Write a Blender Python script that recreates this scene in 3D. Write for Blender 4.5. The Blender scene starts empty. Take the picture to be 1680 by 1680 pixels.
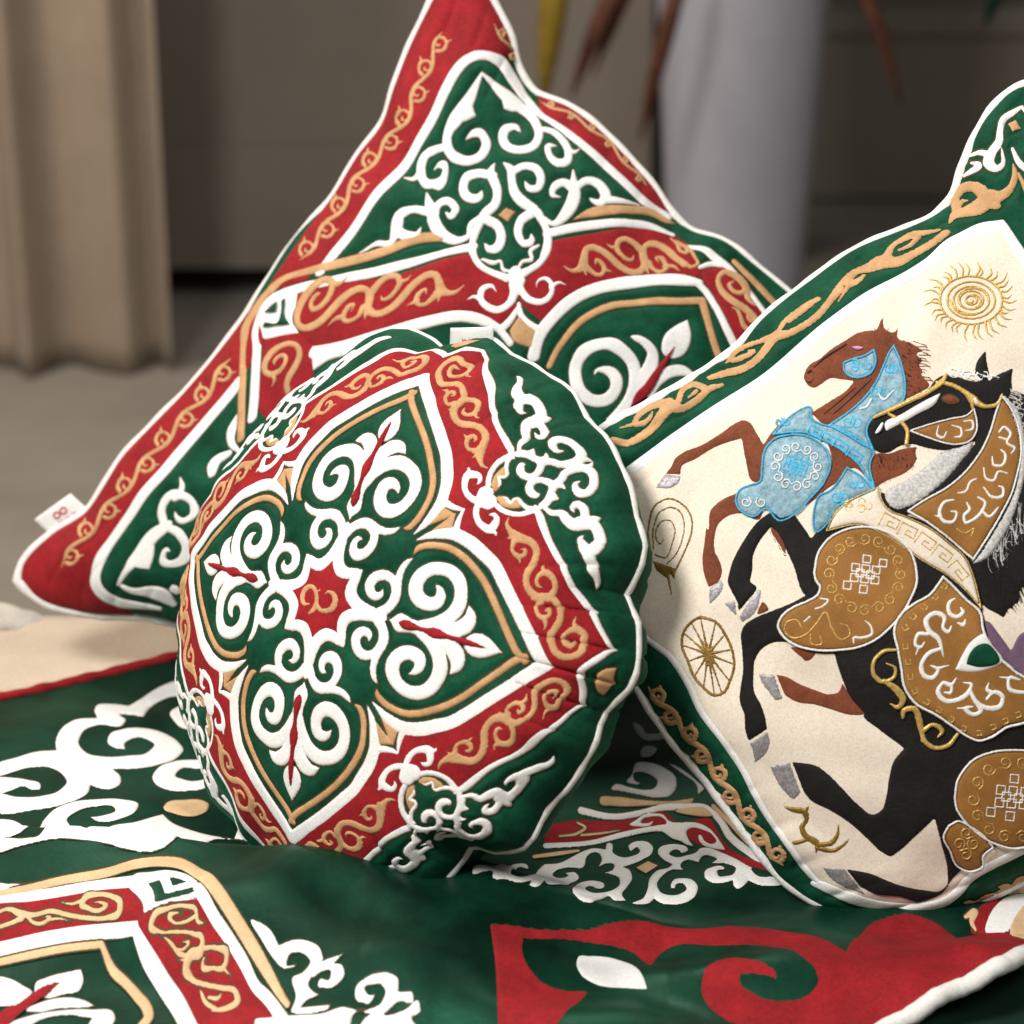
import bpy, math, random
import numpy as np

# ---------------------------------------------------------------- camera, light, exposure
scene = bpy.context.scene
COL = scene.collection
PITCH = math.radians(21)
cam_data = bpy.data.cameras.new("camera")
cam = bpy.data.objects.new("camera", cam_data); COL.objects.link(cam)
cam.location = (0, 0, 0.887); cam.rotation_euler = (math.pi/2 - PITCH, 0, 0)
cam_data.sensor_width = 36; cam_data.lens = 36*4200/1680
cam_data.clip_start = 0.05; cam_data.clip_end = 60
cam_data.dof.use_dof = True; cam_data.dof.focus_distance = 1.79; cam_data.dof.aperture_fstop = 5.6
scene.camera = cam
world = bpy.data.worlds.new("World"); scene.world = world; world.use_nodes = True
bg = world.node_tree.nodes["Background"]; bg.inputs[0].default_value = (1, .96, .9, 1); bg.inputs[1].default_value = .085
def area(name, loc, target, size, power, col=(1, .965, .92)):
    l = bpy.data.lights.new(name, 'AREA'); l.shape = 'DISK'; l.size = size; l.energy = power; l.color = col
    o = bpy.data.objects.new(name, l); COL.objects.link(o); o.location = loc
    import mathutils
    d = mathutils.Vector(target) - mathutils.Vector(loc)
    o.rotation_euler = d.to_track_quat('-Z', 'Y').to_euler()
    return o
area("key_or_fill_light", (-1.15, .35, 2.15), (0, 1.7, .1), .65, 84)
area("key_or_fill_light", (.9, -.3, 2.5), (.1, 1.7, .15), .9, 28)  # unseen overhead fill light, added to lift the shadows
area("key_or_fill_light", (-2.0, 3.2, 2.4), (-1.4, 4.4, -.6), .6, 72, (1, .88, .74))  # unseen light, added to brighten the room behind
area("key_or_fill_light", (.2, 2.9, 2.3), (-.4, 2.3, .0), .5, 26, (1, .93, .84))
scene.view_settings.view_transform = 'Standard'; scene.view_settings.look = 'None'
scene.view_settings.exposure = 0.0; scene.view_settings.gamma = 1.0

# ---------------------------------------------------------------- materials
def material(name, base, rough=.85, sheen=0., tint=None, var=.12, vscale=18., bump=.15, bscale=900., metal=0., nap=None, fleck=.35, spec=.25, stint=None):
    m = bpy.data.materials.new(name); m.use_nodes = True
    nt = m.node_tree; b = nt.nodes["Principled BSDF"]
    tc = nt.nodes.new("ShaderNodeTexCoord")
    def noise(scale, detail=3., rough_=.55):
        n = nt.nodes.new("ShaderNodeTexNoise"); n.inputs["Scale"].default_value = scale
        n.inputs["Detail"].default_value = detail; n.inputs["Roughness"].default_value = rough_
        nt.links.new(tc.outputs["Object"], n.inputs["Vector"]); return n
    n1 = noise(vscale, 7., .68)
    ramp = nt.nodes.new("ShaderNodeValToRGB")
    c0 = [max(0, x*(1-var)) for x in base]; c1 = [x*(1+var) for x in base]
    if nap: c1 = list(nap)
    ramp.color_ramp.elements[0].color = (*c0, 1); ramp.color_ramp.elements[1].color = (*c1, 1)
    ramp.color_ramp.elements[0].position = .36; ramp.color_ramp.elements[1].position = .68
    nt.links.new(n1.outputs["Fac"], ramp.inputs["Fac"])
    n2 = noise(bscale, 2.)
    mx = nt.nodes.new("ShaderNodeMix"); mx.data_type = 'RGBA'; mx.blend_type = 'MULTIPLY'; mx.inputs[0].default_value = fleck
    nt.links.new(ramp.outputs["Color"], mx.inputs[6])
    r2 = nt.nodes.new("ShaderNodeValToRGB"); r2.color_ramp.elements[0].position = .25; r2.color_ramp.elements[1].position = .6
    r2.color_ramp.elements[0].color = (.45, .45, .45, 1)
    nt.links.new(n2.outputs["Fac"], r2.inputs["Fac"]); nt.links.new(r2.outputs["Color"], mx.inputs[7])
    nt.links.new(mx.outputs[2], b.inputs["Base Color"])
    b.inputs["Roughness"].default_value = rough; b.inputs["Metallic"].default_value = metal
    b.inputs["Specular IOR Level"].default_value = spec
    if stint: b.inputs["Specular Tint"].default_value = (*stint, 1)
    b.inputs["Sheen Weight"].default_value = sheen; b.inputs["Sheen Roughness"].default_value = .38
    if tint: b.inputs["Sheen Tint"].default_value = (*tint, 1)
    if bump:
        bp = nt.nodes.new("ShaderNodeBump"); bp.inputs["Strength"].default_value = bump; bp.inputs["Distance"].default_value = .0006
        n3 = noise(bscale*.8, 2.); n4 = noise(120., 3.)
        ad = nt.nodes.new("ShaderNodeMath"); ad.operation = 'MULTIPLY_ADD'; ad.inputs[1].default_value = 2.5
        nt.links.new(n4.outputs["Fac"], ad.inputs[0]); nt.links.new(n3.outputs["Fac"], ad.inputs[2])
        nt.links.new(ad.outputs[0], bp.inputs["Height"]); nt.links.new(bp.outputs["Normal"], b.inputs["Normal"])
    return m
M = dict(
    green=material("green_velvet", (.0042, .042, .0205), .70, .10, (.08, .75, .36), .25, 22., nap=(.0086, .076, .039), bscale=420., fleck=.55, spec=.22, stint=(.25, .9, .55)),
    cgreen=material("shaded_green_velvet", (.0010, .0105, .0056), .46, .10, (.08, .75, .38), .3, 10., nap=(.0048, .040, .021), bscale=420., fleck=.5, spec=.42, stint=(.22, .9, .55)),  # darker copy of green for the coverlet; its dimmer light is in the colour
    litgold=material("lit_gold_velvet", (.66, .45, .25), .75, .3, (1., .8, .55), .14, 50., .3, 900.),  # lighter copy of gold; strong front light on the coverlet is in the colour
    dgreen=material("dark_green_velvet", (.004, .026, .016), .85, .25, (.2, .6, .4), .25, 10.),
    red=material("red_velvet", (.275, .0085, .0125), .85, .08, (1., .2, .2), .22, 34., bscale=420., fleck=.5),
    white=material("white_felt", (.80, .795, .775), .9, .15, None, .03, 60., .22, 700.),
    cord=material("white_cord", (.78, .765, .73), .85, .1, None, .04, 80., .3, 500.),
    gold=material("gold_velvet", (.53, .305, .145), .75, .35, (1., .75, .45), .18, 70., .3, 900.),
    stitch=material("olive_stitching", (.06, .045, .015), .7, 0., None, .3, 300., .2, 1500.),
    cream=material("cream_suede", (.80, .71, .585), .85, .15, (1., .9, .75), .06, 14., .2, 700.),
    brown=material("brown_felt", (.19, .052, .022), .85, .1, None, .18, 60., .5, 500., fleck=.5),
    black=material("black_felt", (.0085, .0072, .0066), .8, .12, None, .3, 60., .6, 500., fleck=.5),
    ochre=material("ochre_suede", (.30, .135, .03), .7, .2, None, .18, 30.),
    thread=material("gold_thread", (.60, .40, .12), .35, 0., None, .25, 400., .4, 1400., .35),
    oldgold=material("old_gold_thread", (.26, .155, .03), .4, 0., None, .3, 400., .4, 1400., .3),
    silver=material("silver_thread", (.36, .34, .35), .45, 0., None, .35, 500., .5, 1500., .4),
    fur=material("grey_white_fur", (.55, .54, .52), .8, .1, None, .35, 500., .6, 1200.),
    wthread=material("white_thread", (.8, .79, .76), .5, 0., None, .08, 300., .4, 1400.),
    blue=material("pale_blue_brocade", (.23, .39, .47), .5, .1, None, .35, 260., .4, 800.),
    cyan=material("cyan_thread", (.06, .42, .66), .4, 0., None, .2, 300., .4, 1400.),
    mauve=material("mauve_felt", (.17, .10, .16), .85, .1, None, .15, 60.),
    pink=material("pink_thread", (.55, .25, .5), .5),
    beige=material("beige_canvas", (.54, .44, .34), .9, .1, None, .10, 5., .15, 500.),
    label=material("white_label_satin", (.74, .74, .71), .45, .1, None, .04, 60.),
    rtext=material("red_print", (.5, .02, .03), .6),
)
# ---------------------------------------------------------------- cloth geometry helpers (numpy only)
def catmull(pts, closed=False, step=None, n=8):
    """smooth curve through control points; a 4th value 1 marks a sharp corner"""
    pts = [tuple(p) + (0.0,) * (4 - len(p)) for p in pts]
    P = np.array([p[:3] for p in pts], float); cor = [p[3] > 0 for p in pts]
    m = len(P); segs = m if closed else m - 1
    out = []
    def tang(i, side):
        if cor[i]:
            j = (i + 1) % m if side > 0 else (i - 1) % m
            return (P[j] - P[i]) * side * 0.9
        if not closed and (i == 0 or i == m - 1):
            j = 1 if i == 0 else m - 2
            return (P[j] - P[i]) * (1 if i == 0 else -1)
        a, b, c = P[(i - 1) % m], P[i], P[(i + 1) % m]
        d0 = max(np.hypot(*(b - a)[:2]), 1e-9); d1 = max(np.hypot(*(c - b)[:2]), 1e-9)
        d0, d1 = max(d0, .15*d1), max(d1, .15*d0)
        t = ((b - a) / d0 * d1 + (c - b) / d1 * d0) / (d0 + d1)
        L = d1 if side > 0 else d0
        return t * L
    for i in range(segs):
        j = (i + 1) % m
        if cor[i] and cor[j]:
            t0 = t1 = P[j] - P[i]
        else:
            t0, t1 = tang(i, 1), tang(j, -1)
        for k in range(n):
            t = k / n; t2 = t * t; t3 = t2 * t
            out.append((2*t3-3*t2+1)*P[i] + (t3-2*t2+t)*t0 + (-2*t3+3*t2)*P[j] + (t3-t2)*t1)
    if not closed: out.append(P[-1])
    return np.array(out)

class Round:
    """inflated round cushion; fabric coordinates are metres of arc from the middle"""
    def __init__(s, O, yaw, tilt, spin, R, H, g):
        s.O = np.array(O); s.R = R; s.H = H; s.g = np.array(g)
        s.N = np.array([-math.sin(yaw)*math.cos(tilt), -math.cos(yaw)*math.cos(tilt), math.sin(tilt)])
        U = np.cross(np.array([0, 0, 1.]), s.N); U /= np.linalg.norm(U)
        V = np.cross(s.N, U); c, q = math.cos(spin), math.sin(spin)
        s.U, s.V = U*c + V*q, -U*q + V*c
        s.tau = np.linspace(0, math.pi/2, 400)
        dx = np.diff(R*np.sin(s.tau)); dz = np.diff(H*np.cos(s.tau))
        s.arc = np.concatenate([[0], np.cumsum(np.hypot(dx, dz))]); s.S = s.arc[-1]
    def P(s, u, v, side=1):
        u = np.asarray(u, float); v = np.asarray(v, float)
        r = np.hypot(u, v); a = np.arctan2(v, u)
        t = np.interp(np.minimum(r, s.S), s.arc, s.tau)
        rho = s.R*np.sin(t); h = s.H*np.cos(t)
        k = np.clip((rho/s.R - .80)/.20, 0, 1); k = k*k*(3-2*k)
        m = len(s.g); x = (a/(2*math.pi)) % 1 * m
        i = np.floor(x).astype(int) % m; f = x - np.floor(x)
        g = s.g[i]*(1-f) + s.g[(i+1) % m]*f
        rho = rho*(1 + g*k)
        # gathers of the cloth towards the seam, and a softly padded face
        q = np.sin(a*19 + 1.7*np.sin(a*3) + .8*np.sin(a*7))
        e = np.clip((r/s.S - .60)/.40, 0, 1); e = (e*e*(1-e)*6.75)**.8
        h = h + e*(.0026*np.sin(a*13 + 2.6*np.sin(a*3)) - .0052*np.exp(-(q/.22)**2)*(.55+.45*np.sin(a*5+1))*np.clip(1.1*np.cos(a+.1)+.35, .15, 1) + .0014*np.sin(a*31 + 3*np.sin(a*4)))
        k = np.clip(r/s.S*1.4 - .4, 0, 1)
        h = h + (1-k)*(.0011*np.sin(u*95+1+2*np.sin(v*31))*np.sin(v*88+np.sin(u*43))+.0009*np.sin(u*51-v*67+2))
        ur, vr = np.cos(a)*rho, np.sin(a)*rho
        return s.O + ur[..., None]*s.U + vr[..., None]*s.V + (side*h)[..., None]*s.N
    def grid(s, n=130, m=400, side=1):
        r = np.linspace(0, s.S, n); a = np.linspace(0, 2*math.pi, m, endpoint=False)
        A, B = np.meshgrid(r, a, indexing='ij')
        return A*np.cos(B), A*np.sin(B), True

class Square:
    """inflated square cushion spanned between four seam curves (plane metres)"""
    def __init__(s, O, U, V, curves, H, half, seed, ex=.55, dent=(), wr=1.):
        s.O = np.array(O); s.U = np.array(U); s.V = np.array(V); s.N = np.cross(s.U, s.V); s.H = H; s.half = half; s.ex = ex; s.seed = seed; s.dent = dent; s.wr = wr
        s.c = []
        for c in curves:           # bottom (t=-1), top (t=1), left (s=-1), right (s=1)
            q = catmull([(x, y, 0) for x, y in c], n=12)[:, :2]
            L = np.concatenate([[0], np.cumsum(np.hypot(*np.diff(q, axis=0).T))])
            s.c.append((L/L[-1], q))
    def edge(s, k, x):
        L, q = s.c[k]
        return np.stack([np.interp(x, L, q[:, 0]), np.interp(x, L, q[:, 1])], -1)
    def P(s, u, v, side=1):
        a = np.clip(np.asarray(u, float)/s.half, -1, 1); b = np.clip(np.asarray(v, float)/s.half, -1, 1)
        x = (a+1)/2; y = (b+1)/2
        B, T, L, R = s.edge(0, x), s.edge(1, x), s.edge(2, y), s.edge(3, y)
        c00, c10, c01, c11 = [s.edge(k, np.array(e)) for k, e in ((0, 0.), (0, 1.), (1, 0.), (1, 1.))]
        X, Y = x[..., None], y[..., None]
        p = B*(1-Y) + T*Y + L*(1-X) + R*X - (c00*(1-X)*(1-Y) + c10*X*(1-Y) + c01*(1-X)*Y + c11*X*Y)
        e = np.clip((1-a*a)*(1-b*b), 0, 1)
        h = s.H*e**s.ex
        k = np.clip(1-e*4, 0, 1)*np.clip(e*14, 0, 1)
        w = np.sin(a*13+s.seed)*np.sin(b*2.1+s.seed*2)+np.sin(b*14+s.seed*3)*np.sin(a*2.4+1)+.6*np.sin(a*27+b*9+s.seed)
        c = np.sin(a*21+b*8+s.seed+2*np.sin(b*5))
        h = h + s.wr*k*(.0026*w - .0020*np.exp(-(c/.38)**2)) + (.0013*np.sin(a*17+s.seed+2*np.sin(b*7))*np.sin(b*19+np.sin(a*9))+.0011*np.sin(a*9-b*13+s.seed))*(1-k)*np.clip(e*5, 0, 1)
        for (da, db, sx, sy, amp) in s.dent:
            h = h + amp*np.exp(-((a-da)/sx)**2-((b-db)/sy)**2)*np.clip(e*8, 0, 1)
        return s.O + p[..., :1]*s.U + p[..., 1:]*s.V + (side*h)[..., None]*s.N
    def grid(s, n=190, m=190, side=1):
        a = np.sin(np.linspace(-1, 1, n)*math.pi/2)*.35 + np.linspace(-1, 1, n)*.65
        A, B = np.meshgrid(a, a, indexing='ij')
        return A*s.half, B*s.half, False

class Sheet:
    """cloth lying on the platform; fabric coordinates are x and .46 y on the ground"""
    def __init__(s, x0, x1, y0, y1): s.b = (x0, x1, y0, y1)
    def P(s, u, v, side=1):
        x = np.asarray(u, float); y = np.asarray(v, float)/.46
        return np.stack([x, y, s.z(x, y)], -1)
    def z(s, x, y):
        yc = np.interp(x, RIDGE_X, RIDGE_Y); A = np.interp(x, RIDGE_X, RIDGE_A)
        d = y - yc
        sb = np.interp(x, RIDGE_X, RIDGE_B)
        z = A*np.where(d < 0, np.exp(-(d/.17)**2), np.exp(-(d/sb)**2))
        # soft creases
        f = np.clip((yc - y + .03)/.05, 0, 1)
        z = z + f*(.0045*np.sin(9*x + 46*y + 2*np.sin(7*x)) + .0030*np.sin(31*x - 38*y + 1.5) + .0014*np.sin(70*y+22*x+3*np.sin(11*x)))
        z = z + (1-f)*(.0025*np.sin(21*x+13*y)+.0018*np.sin(37*y-12*x))
        hx, hy = (x-.33)/.055, (y-1.47)/.05
        z = z + .019*np.exp(-hx*hx-hy*hy)
        z = z + .007*np.exp(-((x-.30+.5*(y-1.45))/.014)**2-((y-1.44)/.05)**2) - .006*np.exp(-((x-.345+.5*(y-1.45))/.016)**2-((y-1.45)/.05)**2)
        y = y + .007*np.sin(23*x+1)+.004*np.sin(57*x)
        for x0, y0, x1, y1, w, a in FOLDS:
            dx, dy = x1-x0, y1-y0; L2 = dx*dx+dy*dy
            t = np.clip(((x-x0)*dx+(y-y0)*dy)/L2, 0, 1)
            d = np.hypot(x-x0-t*dx, y-y0-t*dy)
            z = z + a*1.1*np.exp(-(d/(w*1.9))**2)*np.sin(math.pi*np.clip(t, .03, .97))**.5
        return z
    def grid(s, n=330, m=330, side=1):
        A, B = np.meshgrid(np.linspace(s.b[0], s.b[1], n), np.linspace(s.b[2]*.46, s.b[3]*.46, m), indexing='ij')
        return A, B, False

FOLDS = [(-.40, 1.545, -.20, 1.575, .014, .008), (-.22, 1.505, .02, 1.49, .015, .009), (-.12, 1.555, -.05, 1.46, .012, .007), (.02, 1.505, .26, 1.475, .012, .010),
         (-.02, 1.455, .22, 1.415, .014, .010), (.06, 1.43, .30, 1.45, .009, .005), (-.05, 1.40, .12, 1.375, .012, .008), (.24, 1.44, .30, 1.40, .008, .006), (-.45, 1.72, -.25, 1.70, .025, .008), (-.42, 1.80, -.28, 1.86, .025, .008),
         (-.10, 1.44, .02, 1.425, .010, .006), (-.18, 1.545, -.10, 1.50, .010, .006), (.10, 1.52, .22, 1.51, .010, .005)]
RIDGE_X = [-.62, -.42, -.33, -.2, -.1, -.02, .05, .1, .15, .2, .26, .31, .4]
RIDGE_Y = [1.57, 1.565, 1.562, 1.556, 1.550, 1.545, 1.53, 1.52, 1.53, 1.54, 1.545, 1.53, 1.50]
RIDGE_A = [.047, .047, .048, .046, .042, .035, .016, .004, .003, .006, .006, .002, .0]
RIDGE_B = [.028, .028, .028, .028, .028, .028, .035, .05, .05, .04, .03, .03, .03]

def seg_dist(X, Y, A, B, wa, wb):
    dx, dy = B[0]-A[0], B[1]-A[1]; L2 = dx*dx+dy*dy+1e-18
    t = np.clip(((X-A[0])*dx+(Y-A[1])*dy)/L2, 0, 1)
    return np.hypot(X-A[0]-t*dx, Y-A[1]-t*dy) - (wa+(wb-wa)*t)

def shapes_sdf(shapes, cell, pad):
    """union of strokes and filled outlines as a signed distance grid"""
    C = []
    for kind, q in shapes:
        m = q[:, 2].max() if kind == 'S' else 0
        C.append((q[:, 0].min()-m, q[:, 0].max()+m, q[:, 1].min()-m, q[:, 1].max()+m))
    C = np.array(C); x0, x1, y0, y1 = C[:, 0].min()-pad, C[:, 1].max()+pad, C[:, 2].min()-pad, C[:, 3].max()+pad
    nx, ny = int((x1-x0)/cell)+2, int((y1-y0)/cell)+2
    D = np.full((nx, ny), 1.0, np.float32)
    gx = x0+np.arange(nx)*cell; gy = y0+np.arange(ny)*cell
    def win(a, b, c, d):
        i0, i1 = max(int((a-x0)/cell), 0), min(int((b-x0)/cell)+2, nx)
        j0, j1 = max(int((c-y0)/cell), 0), min(int((d-y0)/cell)+2, ny)
        return i0, i1, j0, j1
    for kind, q in shapes:
        if kind == 'S':
            for k in range(len(q)-1):
                A, B = q[k], q[k+1]; m = max(A[2], B[2])+pad
                i0, i1, j0, j1 = win(min(A[0], B[0])-m, max(A[0], B[0])+m, min(A[1], B[1])-m, max(A[1], B[1])+m)
                if i1 <= i0 or j1 <= j0: continue
                X, Y = gx[i0:i1, None], gy[None, j0:j1]
                D[i0:i1, j0:j1] = np.minimum(D[i0:i1, j0:j1], seg_dist(X, Y, A, B, A[2], B[2]))
        else:
            i0, i1, j0, j1 = win(q[:, 0].min()-pad, q[:, 0].max()+pad, q[:, 1].min()-pad, q[:, 1].max()+pad)
            X, Y = np.meshgrid(gx[i0:i1], gy[j0:j1], indexing='ij')
            d = np.full(X.shape, 1.0); ins = np.zeros(X.shape, bool)
            E = np.roll(q, -1, 0); W = max(12*cell, 6*pad)
            for A, B in zip(q, E):
                # distance only near this edge
                a0, a1 = np.searchsorted(gx[i0:i1], [min(A[0], B[0])-W, max(A[0], B[0])+W]); b0, b1 = np.searchsorted(gy[j0:j1], [min(A[1], B[1])-W, max(A[1], B[1])+W])
                if a1 > a0 and b1 > b0:
                    d[a0:a1, b0:b1] = np.minimum(d[a0:a1, b0:b1], seg_dist(X[a0:a1, b0:b1], Y[a0:a1, b0:b1], A, B, 0, 0))
                if A[1] != B[1]:
                    b0, b1 = np.searchsorted(gy[j0:j1], [min(A[1], B[1]), max(A[1], B[1])])
                    if b1 > b0:
                        yy = Y[:, b0:b1]
                        ins[:, b0:b1] ^= X[:, b0:b1] < A[0]+(yy-A[1])*(B[0]-A[0])/(B[1]-A[1])
            d = np.minimum(d, W)
            D[i0:i1, j0:j1] = np.minimum(D[i0:i1, j0:j1], np.where(ins, -d, d))
    return D, gx, gy

def iso_mesh(D, gx, gy):
    """triangles of the region D < 0 with vertices exactly on its border; returns u, v, depth, tris"""
    nx, ny = D.shape
    ids = np.arange(nx*ny).reshape(nx, ny)
    a, b, c, d = ids[:-1, :-1].ravel(), ids[1:, :-1].ravel(), ids[1:, 1:].ravel(), ids[:-1, 1:].ravel()
    f = D.ravel()
    any_ = (np.minimum(np.minimum(f[a], f[b]), np.minimum(f[c], f[d])) < 0)
    a, b, c, d = a[any_], b[any_], c[any_], d[any_]
    T = np.concatenate([np.stack([a, b, c], 1), np.stack([a, c, d], 1)])
    ins = f[T] < 0; n = ins.sum(1)
    tris = [T[n == 3]]
    M = nx*ny
    def ek(p, q): return np.minimum(p, q).astype(np.int64)*M+np.maximum(p, q)+M
    new = []
    for cnt in (1, 2):
        t = T[n == cnt]; i = ins[n == cnt]
        odd = np.argmax(i if cnt == 1 else ~i, 1); r = np.arange(len(t))
        p, q, s = t[r, odd], t[r, (odd+1) % 3], t[r, (odd+2) % 3]
        e1, e2 = ek(p, q), ek(p, s)
        if cnt == 1: new.append(np.stack([p, e1, e2], 1))
        else: new += [np.stack([e1, q, s], 1), np.stack([e1, s, e2], 1)]
    tris = np.concatenate([t.astype(np.int64) for t in tris+new])
    keys, inv = np.unique(tris, return_inverse=True); inv = inv.reshape(tris.shape)
    g = keys < M
    u = np.empty(len(keys)); v = np.empty(len(keys)); z = np.zeros(len(keys))
    k = keys[g]; u[g] = gx[k//ny]; v[g] = gy[k % ny]; z[g] = -f[k]
    k = keys[~g]-M; p, q = k//M, k % M
    t = f[p]/(f[p]-f[q])
    u[~g] = gx[p//ny]*(1-t)+gx[q//ny]*t; v[~g] = gy[p % ny]*(1-t)+gy[q % ny]*t
    return u, v, z, inv

def normals(S, u, v):
    e = 4e-4
    a = S.P(u+e, v)-S.P(u-e, v); b = S.P(u, v+e)-S.P(u, v-e)
    n = np.cross(a, b); L = np.linalg.norm(n, axis=-1, keepdims=True)
    return n/np.maximum(L, 1e-12)
# ---------------------------------------------------------------- pattern data: fabric coordinates in 0.1 mm
ROUND_ARGS = ([-0.0761,1.65,0.1737],0.7048,0.466,0.0331,0.1979,0.0889)
ROUND_SEAM = [-0.0045,0.0064,0.002,-0.0076,-0.0168,-0.0464,-0.0711,-0.0357,-0.0022,0.0166,0.0097,0.0026,0.0077,0.0121,0.0096,0.0071,0.0092,0.0058,-0.006,-0.0127,-0.0016,0.0117,0.0096,0.0011,-0.0008,0.0006,-0.0031,-0.002,0.0124,0.029,0.0191,-0.0071,-0.026,-0.0331,0.0005,0.0259,0.0502,0.0599,0.0477,0.0269,0.0144,0.0156,0.0158,0.0057,0.0013,0.0024,0.0004,-0.0075,-0.0093,0.0016,0.0113,0.0068,-0.0033,-0.0053,-0.0022,-0.003,-0.0034,0.0041,0.0109,0.0045,-0.0082,-0.0099,-0.0009,0.0042,0.0024,0.0029,0.0055,0.0004,-0.0097,-0.0094,0.0028,0.0103,0.0049,-0.0021,-0.002,-0.002,-0.0061,-0.0048,0.0058,0.0118,0.0033,-0.008,-0.0076,-0.0007,0.0011,0.0005,0.0051,0.0079,-0.0004,-0.0111,-0.0085,0.0035,0.0082,0.0032,0.0002,0.001,-0.006,-0.0277,-0.0394,-0.0424,-0.0538,-0.0787,-0.1028,-0.1348,-0.117,-0.0704,-0.0459,-0.0249,-0.0311,-0.052,-0.066,-0.0642,-0.0568,-0.0551,-0.0564,-0.0538,-0.0558,-0.0675,-0.0638,-0.0372]
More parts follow.
